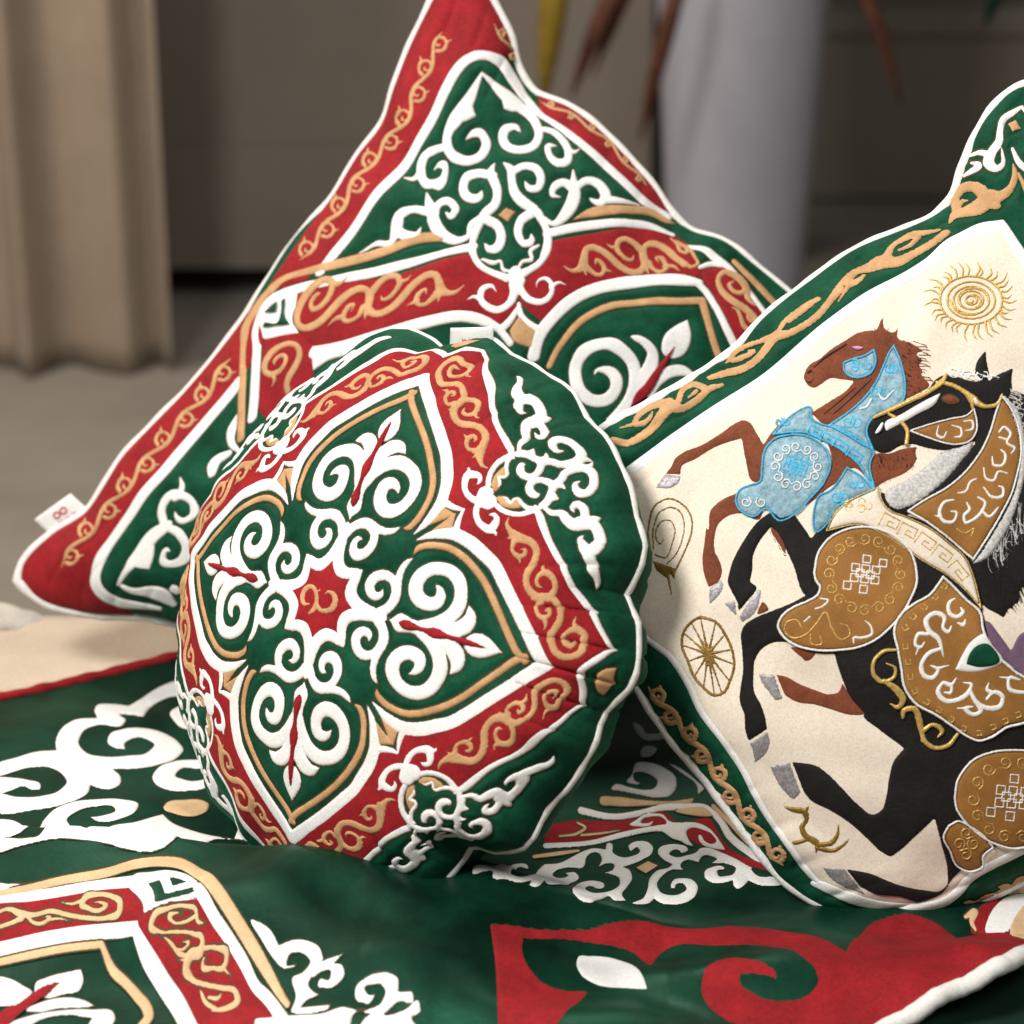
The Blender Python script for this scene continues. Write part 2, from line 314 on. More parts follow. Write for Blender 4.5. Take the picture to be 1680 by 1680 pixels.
ROUND_W = {
 'petal':[('S',[],[819,24,34.4,925,69,43.8,1006,137,52.8,1036,217,54,1024,302,49.2,989,367,49.1,920,414,47.1,831,419,44.8,745,380,46.9,701,318,51.8,700,245,52,745,188,50.9,816,172,47.8,872,194,46.8,886,239,38.8,869,278,25.9,827,309,3]),('S',[],[1010,46,34.5,1090,68,54.8,1135,115,56,1144,165,41.5,1127,205,21.7,1109,237,2.4]),('P',[0,12],[499,-8,561,-8,600,24,625,49,656,64,697,58,743,47,810,51,873,69,962,104,1031,76,1095,54,1138,-8,1004,-8,860,-8,691,-8]),('P',[0,6],[1142,-8,1165,37,1210,72,1257,81,1310,67,1363,36,1422,-8,1336,-8,1217,-8])],
 'inner':[('S',[],[473,17,40.3,541,75,36.5,573,141,39.9,564,209,38.4,515,260,31.8,439,273,35.8,372,233,39.1,354,174,41.3,380,134,36.4,425,124,29.1,458,143,20.7,464,182,2.8]),('S',[],[564,209,39.4,556,283,29.1,559,350,25.2,580,400,19.1,612,434,2]),('S',[],[258,258,12,232,205,34.2,214,144,42.7,222,92,47,259,50,47,330,17,49.1,430,0,48,530,0,24.7])],
 'border':[('S',[],[592,559,5.5,728,637,35.9,860,668,47.1,978,648,52.8,1092,596,52.4,1177,552,49.9,1279,460,49.9,1411,326,48.7,1540,185,49.6,1700,4,54.3]),('S',[],[843,837,15.6,842,759,24.1,860,673,31.5])],
 'line':[('S',[6],[1296,1004,17.5,1322,977,25.9,1497,776,25.7,1718,602,32.5,1772,556,41.5,1942,399,28.5,2101,224,22.2,2040,140,27.4,1925,-4,22.6])],
 'horn':[('S',[],[938,985,59.3,923,917,27.2,935,850,26.7,971,798,25.3,1024,769,29.1,1073,764,35.1,1093,807,32.1,1091,847,22.7,1058,865,18.1,1020,848,2.8]),('S',[],[1082,756,23.8,1119,750,14.9,1127,711,1.9])],
 'cup':[('S',[],[966,958,46.7,1032,937,24.9,1093,912,23.6,1165,905,23.9,1238,924,25.1,1292,970,26.5,1323,1003,21.7]),('S',[],[1020,979,4.2,1083,1000,12.3,1134,971,14,1142,1011,13.3,1156,1020,12.8,1206,994,16.3,1252,983,17,1291,985,22.1]),('S',[],[1332,1025,25.6,1348,1080,27.8,1340,1138,25.9,1328,1191,27.1,1278,1205,25.7,1230,1197,23.8,1194,1161,27.6,1198,1117,27.8,1237,1086,27.9,1264,1086,19.9,1272,1108,2.7])],
 'tree':[('S',[],[1328,1191,32.2,1356,1254,27.5,1358,1303,28.1,1394,1357,30.8,1455,1403,36.7,1505,1395,39,1540,1351,33.7,1561,1286,33.9,1547,1223,33.5,1512,1203,33.6,1469,1220,26,1449,1258,17.3,1472,1293,2.8]),('S',[],[1455,1403,27.8,1481,1442,19.5,1485,1484,3]),('P',[0],[1294,1198,1361,1232,1394,1218,1408,1192,1380,1191,1356,1156,1386,1129,1410,1109,1382,1083,1373,1036,1356,1011,1343,1071]),('S',[],[1363,1017,14.9,1406,1002,21.6,1471,1020,27.5,1526,991,37.3,1581,974,45.1,1633,1011,54.3,1689,1023,45.6,1748,970,41.1,1774,910,41.9,1761,848,53.1,1723,830,40.1,1674,857,29.2,1649,888,17,1662,920,2.5]),('S',[],[1638,1017,42.6,1615,1078,31.7,1569,1116,30.3,1525,1115,26.8,1516,1082,17.2,1545,1055,2.5]),('S',[],[1663,1039,40.4,1699,1070,26.6,1724,1096,3]),('S',[],[1736,826,42.9,1789,780,39.4,1844,748,34.7,1919,718,26.1,1962,679,20.5,1972,644,2.2])],
 'petal_gold':[('S',[],[610,461,2.6,622,499,18.7,671,535,23.3,768,562,22.9,857,567,24,943,545,24.7,1056,487,24.4,1165,410,24.1,1252,327,24,1339,230,24,1431,119,24.3,1505,34,25.8,1570,-15,23.8])],
 'band_gold':[('S',[],[1163,876,2.4,1170,829,12.7,1204,795,20.4,1257,767,36.6,1313,766,29.8,1371,759,26.3,1412,727,23.9,1432,683,23.5,1434,620,24.8,1423,566,26.8,1425,517,23.1,1444,474,23.5,1482,436,26.1,1533,419,30.5,1590,437,29.5,1631,434,23.1,1666,406,24.1,1704,364,21.5,1718,311,24.3,1704,245,23.8,1684,188,22.9,1721,139,23.3,1759,100,23.1,1812,84,22.4,1879,104,22.9,1919,154,25.8,1899,212,23.2,1902,263,26.1,1849,287,27.3,1791,250,16.9,1766,200,15.3,1809,165,15.9,1847,167,17.1,1844,197,9.8,1842,219,2.7]),('S',[],[1842,291,23.1,1815,323,12.9,1813,374,1.8]),('S',[],[1259,762,32.8,1256,717,18,1259,681,13,1289,652,14.5,1327,644,19.2,1356,669,15.5,1344,698,11.6,1317,695,3]),('S',[],[1324,644,16.6,1350,598,1.8]),('S',[],[1231,753,15.1,1205,738,1.8]),('S',[],[1603,450,24.6,1622,506,20.1,1613,557,23.2,1573,587,23,1528,589,20.8,1502,558,14.7,1498,520,13.9,1513,494,11.9,1544,492,2.4]),('S',[],[1528,594,16.2,1500,622,8.6,1503,650,1.7]),('S',[],[1520,405,17.3,1493,390,1.8]),('S',[],[1561,397,18,1537,362,12.6,1558,324,13.8,1594,298,17.4,1632,309,16.7,1642,337,14,1622,357,11.2,1604,337,2.6]),('S',[],[1615,298,17,1640,262,12.6,1637,218,1.7])],
 'kite_gold':[('P',[0,1,2,3],[669,634,785,797,796,808,825,693])],
 'cup_gold':[('P',[],[1008,985,1066,1012,1120,985,1140,1028,1187,1003,1237,998,1194,961,1128,940,1071,943])],
 'corner_gold':[('P',[0,2,3],[2035,-6,2114,87,2185,115,2190,-6])],
 'band_red':[('P',[0,1,6,12,13,14,15,22],[819,831,954,966,1023,954,1077,931,1149,925,1222,945,1285,1000,1322,977,1497,776,1718,602,1772,556,1942,399,2095,226,1956,53,1920,-8,1700,4,1540,185,1411,326,1279,460,1177,552,1092,596,977,648,867,668,843,757])],
 'needle':[('P',[0,12],[655,0,685,26,725,32,770,24,820,14,865,16,935,34,980,30,1030,17,1090,16,1145,21,1220,16,1315,0,1220,-16,1145,-21,1090,-16,1030,-17,980,-30,935,-34,865,-16,820,-14,770,-24,725,-32,685,-26])],
 'star':[('P',[0,2,4,6,8,10,12,14],[305,0,183,76,185,185,76,183,0,305,-76,183,-185,185,-183,76,-305,0,-183,-76,-185,-185,-76,-183,0,-305,76,-183,185,-185,183,-76])],
 'logo':[('S',[],[-82,-53,3.5,-130,-61,15.7,-160,-23,20.4,-158,28,22.3,-115,63,16.5,-69,51,19,-41,15,18.5,-29,-30,19.5,-47,-91,17,-70,-117,6.3]),('S',[],[-29,-30,17.1,5,-65,17.7,68,-64,17.4,123,-22,24.2,125,27,23.7,92,61,15.7,45,57,8.7,34,40,3.5]),('S',[],[-64,34,12.5,-7,67,3.1])],
}
BACK_ARGS = {'O':[0.0,1.88,0.0],'U':[0.99027,-0.13917,0.0],'V':[0.05214,0.37096,0.92718],'curves':[[(-0.4186,0.0768),(-0.3967,0.0613),(-0.3629,0.054),(-0.3005,0.0529),(-0.2242,0.0331),(-0.1213,0.014),(-0.0404,0.0088)],[(-0.0744,0.6196),(-0.0476,0.5703),(-0.031,0.5407),(-0.0198,0.5087),(-0.0117,0.4979),(0.0225,0.483),(0.0519,0.4621),(0.0749,0.4396),(0.0937,0.4199),(0.108,0.4002),(0.1234,0.387),(0.1508,0.3791),(0.1787,0.3595),(0.2091,0.3362),(0.2594,0.2991),(0.3096,0.2574)],[(-0.4186,0.0768),(-0.4156,0.0887),(-0.3914,0.1158),(-0.3613,0.1375),(-0.3479,0.1584),(-0.3341,0.1824),(-0.3117,0.2081),(-0.2839,0.2382),(-0.2526,0.2788),(-0.2214,0.3284),(-0.1974,0.3679),(-0.1687,0.4036),(-0.1492,0.4389),(-0.1304,0.466),(-0.1219,0.4963),(-0.111,0.5297),(-0.0944,0.5691),(-0.0744,0.6196)],[(-0.0404,0.0088),(0.0518,0.0537),(0.1463,0.1325),(0.2399,0.2056),(0.3096,0.2574)]],'H':0.115,'half':0.28,'seed':1.0,'wr':1.3}
LABEL_T = [-0.852,-0.72]
BACK_PARTS = [
 ('border_panel','red',0,[('P',[0,10,11,24],[-2811,-2811,-2811,-2608,-2811,-2378,-2811,-2047,-2811,-1827,-2811,-1591,-2811,-1292,-2811,-933,-2811,-504,-2678,2,-2628,58,-2284,92,-2213,-555,-2223,-850,-2197,-1222,-2163,-1442,-2187,-1761,-2208,-2087,-2017,-2339,-1882,-2478,-1665,-2606,-1457,-2676,-1187,-2811,-904,-2811,-633,-2811,-982,-2811,-1896,-2811,-2403,-2811])]),
 ('border_panel','red',0,[('P',[0,8,17,38],[-2680,-50,-2668,400,-2811,782,-2811,1119,-2811,1403,-2811,1670,-2811,1965,-2811,2329,-2811,2811,-2255,2811,-1875,2811,-1523,2811,-1363,2811,-965,2811,-595,2811,-265,2811,10,2811,223,2811,249,2811,37,2658,-248,2622,-538,2598,-855,2591,-1101,2610,-1334,2811,-1468,2811,-1649,2811,-1818,2611,-1958,2502,-2072,2362,-2111,2237,-2108,2081,-2079,1868,-2105,1651,-2198,1264,-2216,903,-2215,616,-2183,463,-2261,313])]),
 ('border_edging','line',0,[('S',[],[-2183,463,65.2,-2215,616,69.4,-2216,903,68.8,-2198,1264,71.3,-2105,1651,66.4,-2079,1868,72.8,-2108,2081,75.1,-2111,2237,66.8,-2072,2362,50.5,-1958,2502,38,-1818,2611,41.6,-1649,2697,46.6,-1468,2726,46.9,-1334,2706,36.8,-1101,2610,27.2,-855,2591,34.4,-538,2598,40.7,-248,2622,41.6,37,2658,41.3,249,2757,41.3])]),
 ('border_edging','line',0,[('S',[],[-2213,-555,69.9,-2223,-850,70.6,-2197,-1222,75.7,-2163,-1442,75.6,-2187,-1761,75.1,-2208,-2087,66.9,-2017,-2339,58.9,-1882,-2478,53.7,-1665,-2606,51.5,-1457,-2676,49.4,-1187,-2698,37.7,-904,-2691,23.7])]),
 ('gold_scroll','gold',0.0008,[('S',[],[-2482,2302,2.8,-2486,2266,8.1,-2492,2229,13.7,-2495,2195,21.3,-2487,2165,23.2,-2462,2145,22.3,-2428,2127,22,-2393,2109,22.8,-2367,2087,24.4,-2353,2060,24,-2354,2026,21.1,-2367,1987,18.6,-2389,1944,17.9,-2413,1901,19,-2433,1860,22.3,-2439,1824,27.7,-2429,1795,29.8,-2406,1772,27.1,-2376,1752,25.9,-2349,1730,27.2,-2331,1704,27.8,-2329,1670,23.1,-2348,1629,17.7,-2386,1582,15,-2438,1532,14.5,-2495,1481,15.2,-2538,1436,17.7,-2561,1397,23.6,-2562,1365,28.3,-2548,1337,26.7,-2526,1311,24.5,-2501,1285,24.8,-2482,1258,26.5,-2474,1228,26.3,-2479,1196,23.4,-2496,1160,20.5,-2522,1121,19.2,-2551,1080,20.3,-2576,1041,24.2,-2587,1006,31,-2580,976,33.4,-2558,950,29.7,-2528,928,27.7,-2499,904,28.4,-2478,878,29.5,-2471,849,27.6,-2478,815,23.6,-2497,777,21.1,-2521,738,20.6,-2543,700,21.8,-2557,665,24.6,-2557,633,26.5,-2543,605,24.5,-2517,580,22,-2484,556,21.1,-2452,531,21.9,-2427,504,24.8,-2424,473,24.3,-2435,439,15.8,-2452,403,9.2,-2469,368,3.2]),('S',[],[-2420,2167,12.4,-2358,2217,13.8,-2346,2263,21,-2382,2280,13.1,-2441,2265,9.4,-2484,2232,10.1,-2493,2203,15.1,-2475,2190,10.3,-2444,2198,7.2,-2420,2215,8.7,-2416,2229,3.9]),('S',[],[-2360,2276,14.6,-2343,2308,7.8,-2323,2333,1.7]),('S',[],[-2411,1970,13.3,-2488,1957,16.9,-2515,1984,20.1,-2493,2028,10.9,-2442,2064,9.4,-2389,2075,12.3,-2366,2061,16.5,-2376,2035,9.1,-2406,2014,7.3,-2434,2008,10.1,-2443,2016,4.5]),('S',[],[-2509,2005,18.1,-2537,2016,9.6,-2565,2018,2.1]),('S',[],[-2361,1794,11.6,-2288,1845,13,-2267,1893,21.7,-2298,1914,14.1,-2356,1902,9.4,-2407,1868,10.2,-2426,1836,18.7,-2408,1822,11.5,-2374,1829,7.2,-2348,1847,7.9,-2341,1861,3.4]),('S',[],[-2278,1908,13.9,-2256,1941,7.5,-2234,1966,1.7]),('S',[],[-2431,1570,15.4,-2515,1561,23.3,-2526,1595,18.7,-2478,1647,10.5,-2406,1685,9.6,-2355,1692,15.1,-2340,1673,15.7,-2362,1644,8.2,-2400,1623,7.4,-2428,1619,13.5,-2432,1629,5.6]),('S',[],[-2507,1621,26,-2528,1637,13,-2553,1642,2.7]),('S',[],[-2498,1353,11.8,-2414,1395,12.1,-2373,1445,19.4,-2385,1476,19.4,-2442,1473,9.9,-2511,1442,9,-2545,1408,15.7,-2536,1390,13,-2502,1392,7.3,-2469,1407,7.4,-2456,1422,3]),('S',[],[-2372,1464,11.6,-2331,1500,6.4,-2293,1525,1.5]),('S',[],[-2547,1149,13.6,-2631,1148,17.9,-2659,1178,24.3,-2624,1220,11.8,-2560,1248,9.6,-2508,1250,12.6,-2487,1232,17.9,-2502,1207,9.4,-2535,1192,7.3,-2563,1191,10.3,-2571,1200,4.6]),('S',[],[-2647,1199,19.5,-2678,1214,10,-2710,1220,2.2]),('S',[],[-2503,969,11.9,-2415,1014,13.5,-2386,1060,23.5,-2420,1084,13.8,-2487,1077,9.5,-2546,1048,10.6,-2571,1017,20.8,-2553,1002,11.7,-2514,1006,7.2,-2483,1021,8.2,-2474,1035,3.8]),('S',[],[-2397,1075,15,-2371,1105,8.2,-2346,1126,1.8]),('S',[],[-2548,765,12.9,-2638,757,15.7,-2678,783,30,-2643,826,12,-2569,861,9.5,-2507,868,13.3,-2485,851,19,-2502,826,9.3,-2540,807,7.3,-2572,804,10.2,-2581,812,5]),('S',[],[-2668,804,19.4,-2708,815,10.1,-2768,812,5.8]),('S',[],[-2470,594,12.8,-2401,630,15,-2383,672,21.3,-2417,697,13.2,-2478,695,9.6,-2531,671,11.3,-2546,643,17.9,-2526,628,10.2,-2491,629,7.4,-2465,641,9,-2460,654,3.9]),('S',[],[-2395,688,15.6,-2372,715,8.3,-2348,735,1.8]),('S',[],[-2487,398,13.6,-2566,399,16.3,-2594,430,21.7,-2565,470,12.1,-2505,497,9.6,-2451,498,12,-2429,479,17.2,-2443,455,9.7,-2475,441,7.4,-2503,440,10,-2511,450,4.3]),('S',[],[-2586,451,17.7,-2616,465,8.9,-2645,472,2])]),
 ('gold_scroll','gold',0.0008,[('S',[],[-2491,-487,3.7,-2504,-525,10.6,-2520,-564,18.3,-2531,-602,29.4,-2527,-637,30.8,-2500,-665,25.7,-2468,-694,23.7,-2438,-724,23.7,-2417,-757,25.2,-2410,-792,25.3,-2418,-829,23.1,-2441,-868,21,-2470,-907,20.2,-2499,-947,20.9,-2519,-986,23.5,-2525,-1022,26.3,-2515,-1056,25.5,-2491,-1088,23.2,-2461,-1120,22,-2431,-1153,22.6,-2408,-1187,24.5,-2398,-1223,25.9,-2402,-1260,24.6,-2420,-1298,22.4,-2444,-1336,21.6,-2467,-1376,22.5,-2482,-1414,24.4,-2484,-1450,25.7,-2472,-1485,24.5,-2448,-1518,22.9,-2418,-1551,22.7,-2390,-1586,25.1,-2373,-1621,28,-2372,-1658,26.4,-2391,-1696,21.9,-2423,-1734,18.6,-2460,-1773,17.7,-2497,-1813,18.7,-2526,-1853,21.4,-2541,-1891,25.1,-2543,-1927,27.5,-2531,-1962,26.4,-2510,-1996,24.1,-2489,-2031,22.8,-2473,-2068,22.5,-2464,-2106,22.6,-2462,-2144,23.5,-2466,-2182,24.2,-2471,-2222,24.3,-2470,-2264,23.7,-2462,-2307,21.5,-2439,-2348,19.3,-2408,-2388,13.8,-2374,-2428,9.1,-2341,-2470,3.3]),('S',[],[-2451,-646,12.9,-2378,-613,15.2,-2356,-571,22.2,-2390,-542,13.3,-2452,-542,9.8,-2507,-566,11.4,-2527,-595,20.7,-2506,-610,10.8,-2469,-609,7.5,-2442,-597,9,-2436,-585,3.9]),('S',[],[-2368,-554,16.2,-2343,-527,8.7,-2317,-509,1.9]),('S',[],[-2487,-866,13.6,-2566,-860,16.8,-2594,-828,23.5,-2562,-788,12.1,-2498,-763,9.9,-2442,-765,12.8,-2422,-787,17.2,-2439,-810,9.8,-2475,-823,7.6,-2504,-822,10.3,-2511,-812,4.4]),('S',[],[-2584,-807,18.9,-2614,-791,10,-2646,-784,2.2]),('S',[],[-2445,-1074,13.3,-2369,-1046,15.8,-2346,-1005,22.3,-2378,-973,13.4,-2440,-968,10,-2494,-986,11.4,-2513,-1013,17.7,-2495,-1032,10.8,-2461,-1034,7.7,-2433,-1025,9.3,-2427,-1013,4]),('S',[],[-2356,-987,16.6,-2330,-962,8.9,-2302,-946,2]),('S',[],[-2468,-1294,13.8,-2545,-1285,16.4,-2574,-1251,22.2,-2546,-1211,12.8,-2487,-1189,10.2,-2433,-1194,12.3,-2411,-1217,17.4,-2425,-1240,10.5,-2458,-1251,7.9,-2486,-1248,9.8,-2494,-1238,4.2]),('S',[],[-2566,-1230,17.7,-2595,-1212,9.4,-2625,-1204,2.1]),('S',[],[-2401,-1505,13.7,-2321,-1478,17,-2299,-1438,22.9,-2338,-1405,13,-2405,-1398,10.3,-2457,-1415,12.3,-2473,-1442,17.5,-2454,-1461,10.5,-2419,-1465,7.8,-2391,-1456,10,-2386,-1444,4.4]),('S',[],[-2313,-1419,18.8,-2288,-1395,10,-2263,-1380,2.2]),('S',[],[-2465,-1729,15,-2538,-1717,19.5,-2555,-1681,20.9,-2515,-1641,11.8,-2452,-1620,10.2,-2400,-1628,13.6,-2384,-1651,17.7,-2406,-1674,9.4,-2442,-1685,8,-2467,-1681,11.4,-2472,-1670,4.6]),('S',[],[-2540,-1660,20.6,-2564,-1641,10.7,-2591,-1631,2.3]),('S',[],[-2482,-1949,12.7,-2407,-1925,14.1,-2371,-1884,22.4,-2393,-1850,15.2,-2448,-1839,10.3,-2501,-1855,10.6,-2527,-1882,16.8,-2516,-1902,12.3,-2484,-1907,7.9,-2457,-1899,8.3,-2448,-1887,3.3]),('S',[],[-2376,-1865,15.1,-2342,-1840,8.3,-2310,-1825,1.9]),('S',[],[-2515,-2174,13.4,-2602,-2162,15.3,-2644,-2128,25.4,-2615,-2087,13.4,-2548,-2065,10.4,-2496,-2074,12.4,-2476,-2099,15.7,-2487,-2121,11.7,-2518,-2130,8.2,-2546,-2125,9.3,-2556,-2114,4.1]),('S',[],[-2637,-2107,17.9,-2672,-2090,10,-2708,-2082,2.2]),('S',[],[-2343,-2417,17.6,-2278,-2396,21.9,-2275,-2350,17.3,-2328,-2307,11.5,-2399,-2295,12.4,-2438,-2311,17,-2439,-2340,13.7,-2413,-2363,9.5,-2377,-2370,9.1,-2352,-2362,13.4,-2352,-2349,4.7]),('S',[],[-2297,-2326,23.7,-2290,-2299,14.4,-2276,-2282,3.5])]),
 ('gold_scroll','gold',0.0008,[('S',[],[-2050,2720,1.8,-2012,2717,5.4,-1976,2714,8.9,-1938,2713,12,-1899,2719,11.1,-1856,2735,10.5,-1814,2759,10.3,-1775,2783,11.1,-1743,2800,11.4,-1702,2800,3.6,-1672,2800,6.8,-1641,2800,4.1,-1580,2800,1.4]),('S',[],[-1897,2745,12.8,-1905,2764,12.3,-1925,2768,9.9,-1944,2757,8.3,-1954,2740,8.8,-1951,2725,10.4,-1939,2721,7.9,-1927,2727,6.2,-1920,2738,6.8,-1922,2745,7.7,-1928,2746,2.2]),('S',[],[-1935,2764,10.9,-1950,2770,6.5,-1954,2776,1.5]),('S',[],[-1668,2792,11.1,-1676,2769,9.2,-1699,2757,10.7,-1716,2761,13.2,-1720,2778,9.4,-1718,2792,8.7,-1708,2800,7.6,-1697,2798,6.3,-1689,2791,6.3,-1689,2783,6.5,-1694,2780,2]),('S',[],[-1709,2757,8.8,-1729,2744,4.8,-1738,2734,1.1])]),
 ('gold_scroll','gold',0.0008,[('S',[],[-1224,2735,1.7,-1189,2727,4.8,-1153,2718,8,-1117,2710,11.5,-1083,2707,12.3,-1051,2713,13,-1021,2722,12.9,-991,2733,12.8,-961,2742,12.8,-930,2748,12.4,-897,2748,11.9,-861,2744,11.6,-825,2738,11.5,-790,2732,11.5,-757,2728,11.7,-725,2729,12,-694,2734,12.3,-664,2742,12.5,-635,2753,12.8,-605,2763,12.9,-574,2770,13,-542,2772,12.6,-509,2769,11.8,-475,2762,11.5,-441,2752,11.4,-407,2742,11.5,-373,2735,11.6,-340,2732,11.8,-308,2734,12,-276,2740,12.2,-245,2748,12.3,-214,2757,12.6,-182,2762,12.5,-151,2761,12.1,-119,2757,8.5,-87,2751,5.1,-55,2747,1.8]),('S',[],[-1098,2730,8.6,-1115,2751,8.3,-1134,2760,11.7,-1145,2753,11.7,-1144,2737,7.5,-1134,2723,6.6,-1122,2717,8.1,-1114,2720,8.9,-1114,2729,5.8,-1120,2736,5,-1125,2738,1.9]),('S',[],[-1141,2758,8.8,-1158,2767,4.4,-1165,2775,1]),('S',[],[-897,2726,10.8,-900,2707,10.9,-914,2700,10,-929,2706,8,-938,2720,7.6,-938,2733,8.8,-930,2739,8.3,-920,2735,6.3,-914,2728,6,-915,2721,6.7,-919,2719,2.2]),('S',[],[-922,2701,10.5,-933,2694,5.9,-934,2687,1.3]),('S',[],[-707,2755,9,-722,2774,8.6,-740,2780,14.1,-751,2771,10.4,-750,2755,7.5,-741,2742,7.2,-730,2738,8.3,-723,2742,7.7,-722,2751,5.8,-727,2757,5.4,-732,2759,2]),('S',[],[-747,2776,9.6,-764,2783,4.1,-776,2793,1]),('S',[],[-513,2748,10.2,-520,2730,10.1,-534,2723,9.9,-548,2731,8.3,-555,2745,7.7,-552,2758,8.7,-543,2763,8.2,-534,2759,6.4,-530,2751,5.8,-532,2744,6.3,-536,2742,2.1]),('S',[],[-542,2726,9.9,-554,2719,5.6,-556,2713,1.3]),('S',[],[-317,2756,9.5,-329,2775,8.7,-348,2782,12.3,-359,2774,10.2,-361,2759,7.8,-354,2746,7.5,-344,2741,8.1,-336,2745,7.4,-334,2753,6,-337,2760,5.6,-342,2762,2]),('S',[],[-354,2780,9.1,-372,2787,4,-381,2796,0.9]),('S',[],[-124,2739,9.8,-131,2721,10.1,-146,2715,10.1,-159,2722,8.4,-165,2737,7.7,-162,2750,8.4,-153,2755,8.2,-144,2751,6.5,-140,2742,5.8,-142,2736,6.2,-146,2734,2.1]),('S',[],[-153,2717,10,-165,2711,5.5,-167,2704,1.3])]),
 ('crown_scroll','white',0,[('S',[],[-1843,2426,18,-1812,2311,54.3,-1785,2193,85,-1796,2090,88,-1814,1973,77.2,-1778,1894,72.9,-1661,1881,48.2,-1510,1928,41.3,-1395,2002,38,-1340,2092,43.5,-1371,2196,43.2,-1458,2218,36.5,-1535,2151,29.3,-1556,2080,8.8]),('P',[3],[-1854,2399,-1786,2322,-1733,2258,-1612,2252,-1705,2110,-1795,2057,-1834,2205]),('S',[],[-1836,2434,11,-1648,2524,27.2,-1458,2594,52.5,-1373,2612,55.1,-1244,2600,43,-1105,2517,34.3,-1018,2421,34.8,-1003,2328,40,-1069,2254,40.9,-1174,2241,35.6,-1270,2300,37.1,-1297,2383,42.9,-1250,2432,30.2,-1180,2410,6.4]),('P',[3],[-1809,2443,-1638,2519,-1495,2540,-1417,2507,-1322,2568,-1388,2651,-1589,2586]),('S',[],[-1688,1894,26.5,-1853,1738,32.1,-1935,1636,42.1,-1942,1533,69.8,-1846,1496,46.5,-1673,1581,32.2,-1555,1706,53.7,-1591,1775,41.2,-1709,1717,21.3,-1745,1651,7.1]),('S',[],[-1928,1504,42.9,-1965,1427,20.8,-2082,1358,4.5]),('S',[],[-1046,2492,24.5,-974,2518,26.6,-840,2510,31.2,-729,2457,33.6,-687,2387,38.6,-739,2326,36.5,-840,2336,28,-898,2398,25.2,-846,2435,5.6]),('S',[],[-756,2470,24.7,-688,2491,17.4,-672,2544,5.2])]),
 ('tree_scroll','white',0,[('S',[],[-1196,2069,8.3,-1180,1989,33.6,-1104,1920,37.3,-1022,1844,37.3,-981,1745,43.2,-1014,1643,46,-1027,1581,43.5]),('S',[],[-1141,1962,37.3,-1269,1944,41.3,-1345,1865,44,-1320,1776,42.1,-1225,1723,39.6,-1148,1743,38.7,-1151,1804,8.6]),('S',[],[-1128,2098,7.3,-1041,2066,31.3,-964,1980,35.2,-878,1907,43.3,-744,1885,46,-652,1903,32.1]),('S',[],[-1013,2048,37.8,-955,2140,33.3,-851,2176,35.9,-759,2126,36,-735,2054,33.1,-802,2009,26.9,-862,2032,6.6]),('S',[],[-1486,1456,62.7,-1654,1463,35.9,-1706,1476,10.4]),('S',[],[-1470,1467,47.4,-1619,1386,32.3,-1754,1288,33.3,-1811,1165,64.9,-1722,1101,70.9,-1690,1047,44.7,-1869,886,21,-1960,747,8.3]),('S',[],[-1735,1106,38.8,-1562,1177,39,-1495,1241,30,-1519,1296,7.2]),('S',[],[-1494,1465,56.1,-1469,1556,33,-1363,1626,34.2,-1289,1589,36.7,-1305,1527,28.7,-1371,1532,6.7]),('S',[],[-1485,1430,65.7,-1371,1386,56.5,-1223,1347,46.4,-1119,1351,38.6,-1065,1413,28,-1094,1503,29.5,-1030,1586,39.9]),('S',[],[-989,1597,41.2,-855,1595,43.7,-783,1535,47,-769,1440,44.6,-825,1399,29.9,-892,1416,6.5]),('S',[],[-1027,1581,38.5,-1014,1431,33.9,-975,1342,27.8,-888,1272,23.9]),('S',[],[-653,1857,42.5,-699,1750,42.6,-664,1652,40.7,-563,1615,30.6,-516,1680,30.8,-553,1714,7.4]),('S',[],[-607,1890,39.5,-457,1834,34.6,-380,1753,35.8,-337,1645,36.1]),('S',[],[-601,2368,5.9,-515,2284,36.5,-453,2228,56.6,-400,2071,55.6,-446,1907,21.2,-522,1898,16]),('S',[],[-492,2248,41.2,-586,2229,35.9,-624,2150,34.6,-598,2090,24.1,-527,2119,5.5]),('S',[],[-480,2279,35.8,-445,2386,33.9,-326,2440,43,-232,2406,48.8,-232,2337,32.9,-301,2299,16.1,-327,2294,5.7]),('S',[],[-218,2390,38.1,-126,2471,26,26,2593,7.2]),('S',[],[-986,1369,31.4,-895,1285,29.1,-772,1244,30.1,-640,1257,31.9,-509,1297,39.8]),('S',[],[-434,1830,38.7,-346,1727,36,-337,1597,30.7,-394,1471,31.7,-459,1353,55.5]),('S',[],[-808,1299,11.6,-698,1333,20.7,-671,1370,13.8,-591,1332,15.9,-531,1358,16.4]),('S',[],[-436,1691,11.3,-470,1598,22.1,-424,1566,18.7,-491,1483,16.7,-487,1402,21])]),
 ('gold_diamond','goldflat',0,[('P',[0,1,2,3],[-907,1675,-879,1764,-786,1780,-800,1675])]),
 ('red_band','red',0,[('P',[0,1,5,7,13],[-2259,201,-920,1300,-796,1248,-640,1257,-521,1288,-341,1273,-240,1190,-245,981,-412,943,-635,829,-835,615,-1144,335,-1455,120,-1638,46,-1881,28,-2075,87])]),
 ('red_band','red',0,[('P',[0,2],[-2265,-200,-1915,27,-1652,55,-1465,-84,-1304,-365,-1397,-548,-1651,-615])]),
 ('red_band','red',0,[('P',[0,7,13],[-366,1789,-93,2123,96,2392,259,2574,392,2664,566,2641,750,2485,863,2380,623,2201,411,2068,215,1829,106,1639,33,1473,36,1241,-227,1232,-379,1284,-371,1420,-332,1533,-304,1691])]),
 ('red_band','red',0,[('P',[0,1,4],[816,2439,938,2624,1166,2586,1518,2465,1631,2413,1534,2087,1297,2197,1029,2321,878,2372])]),
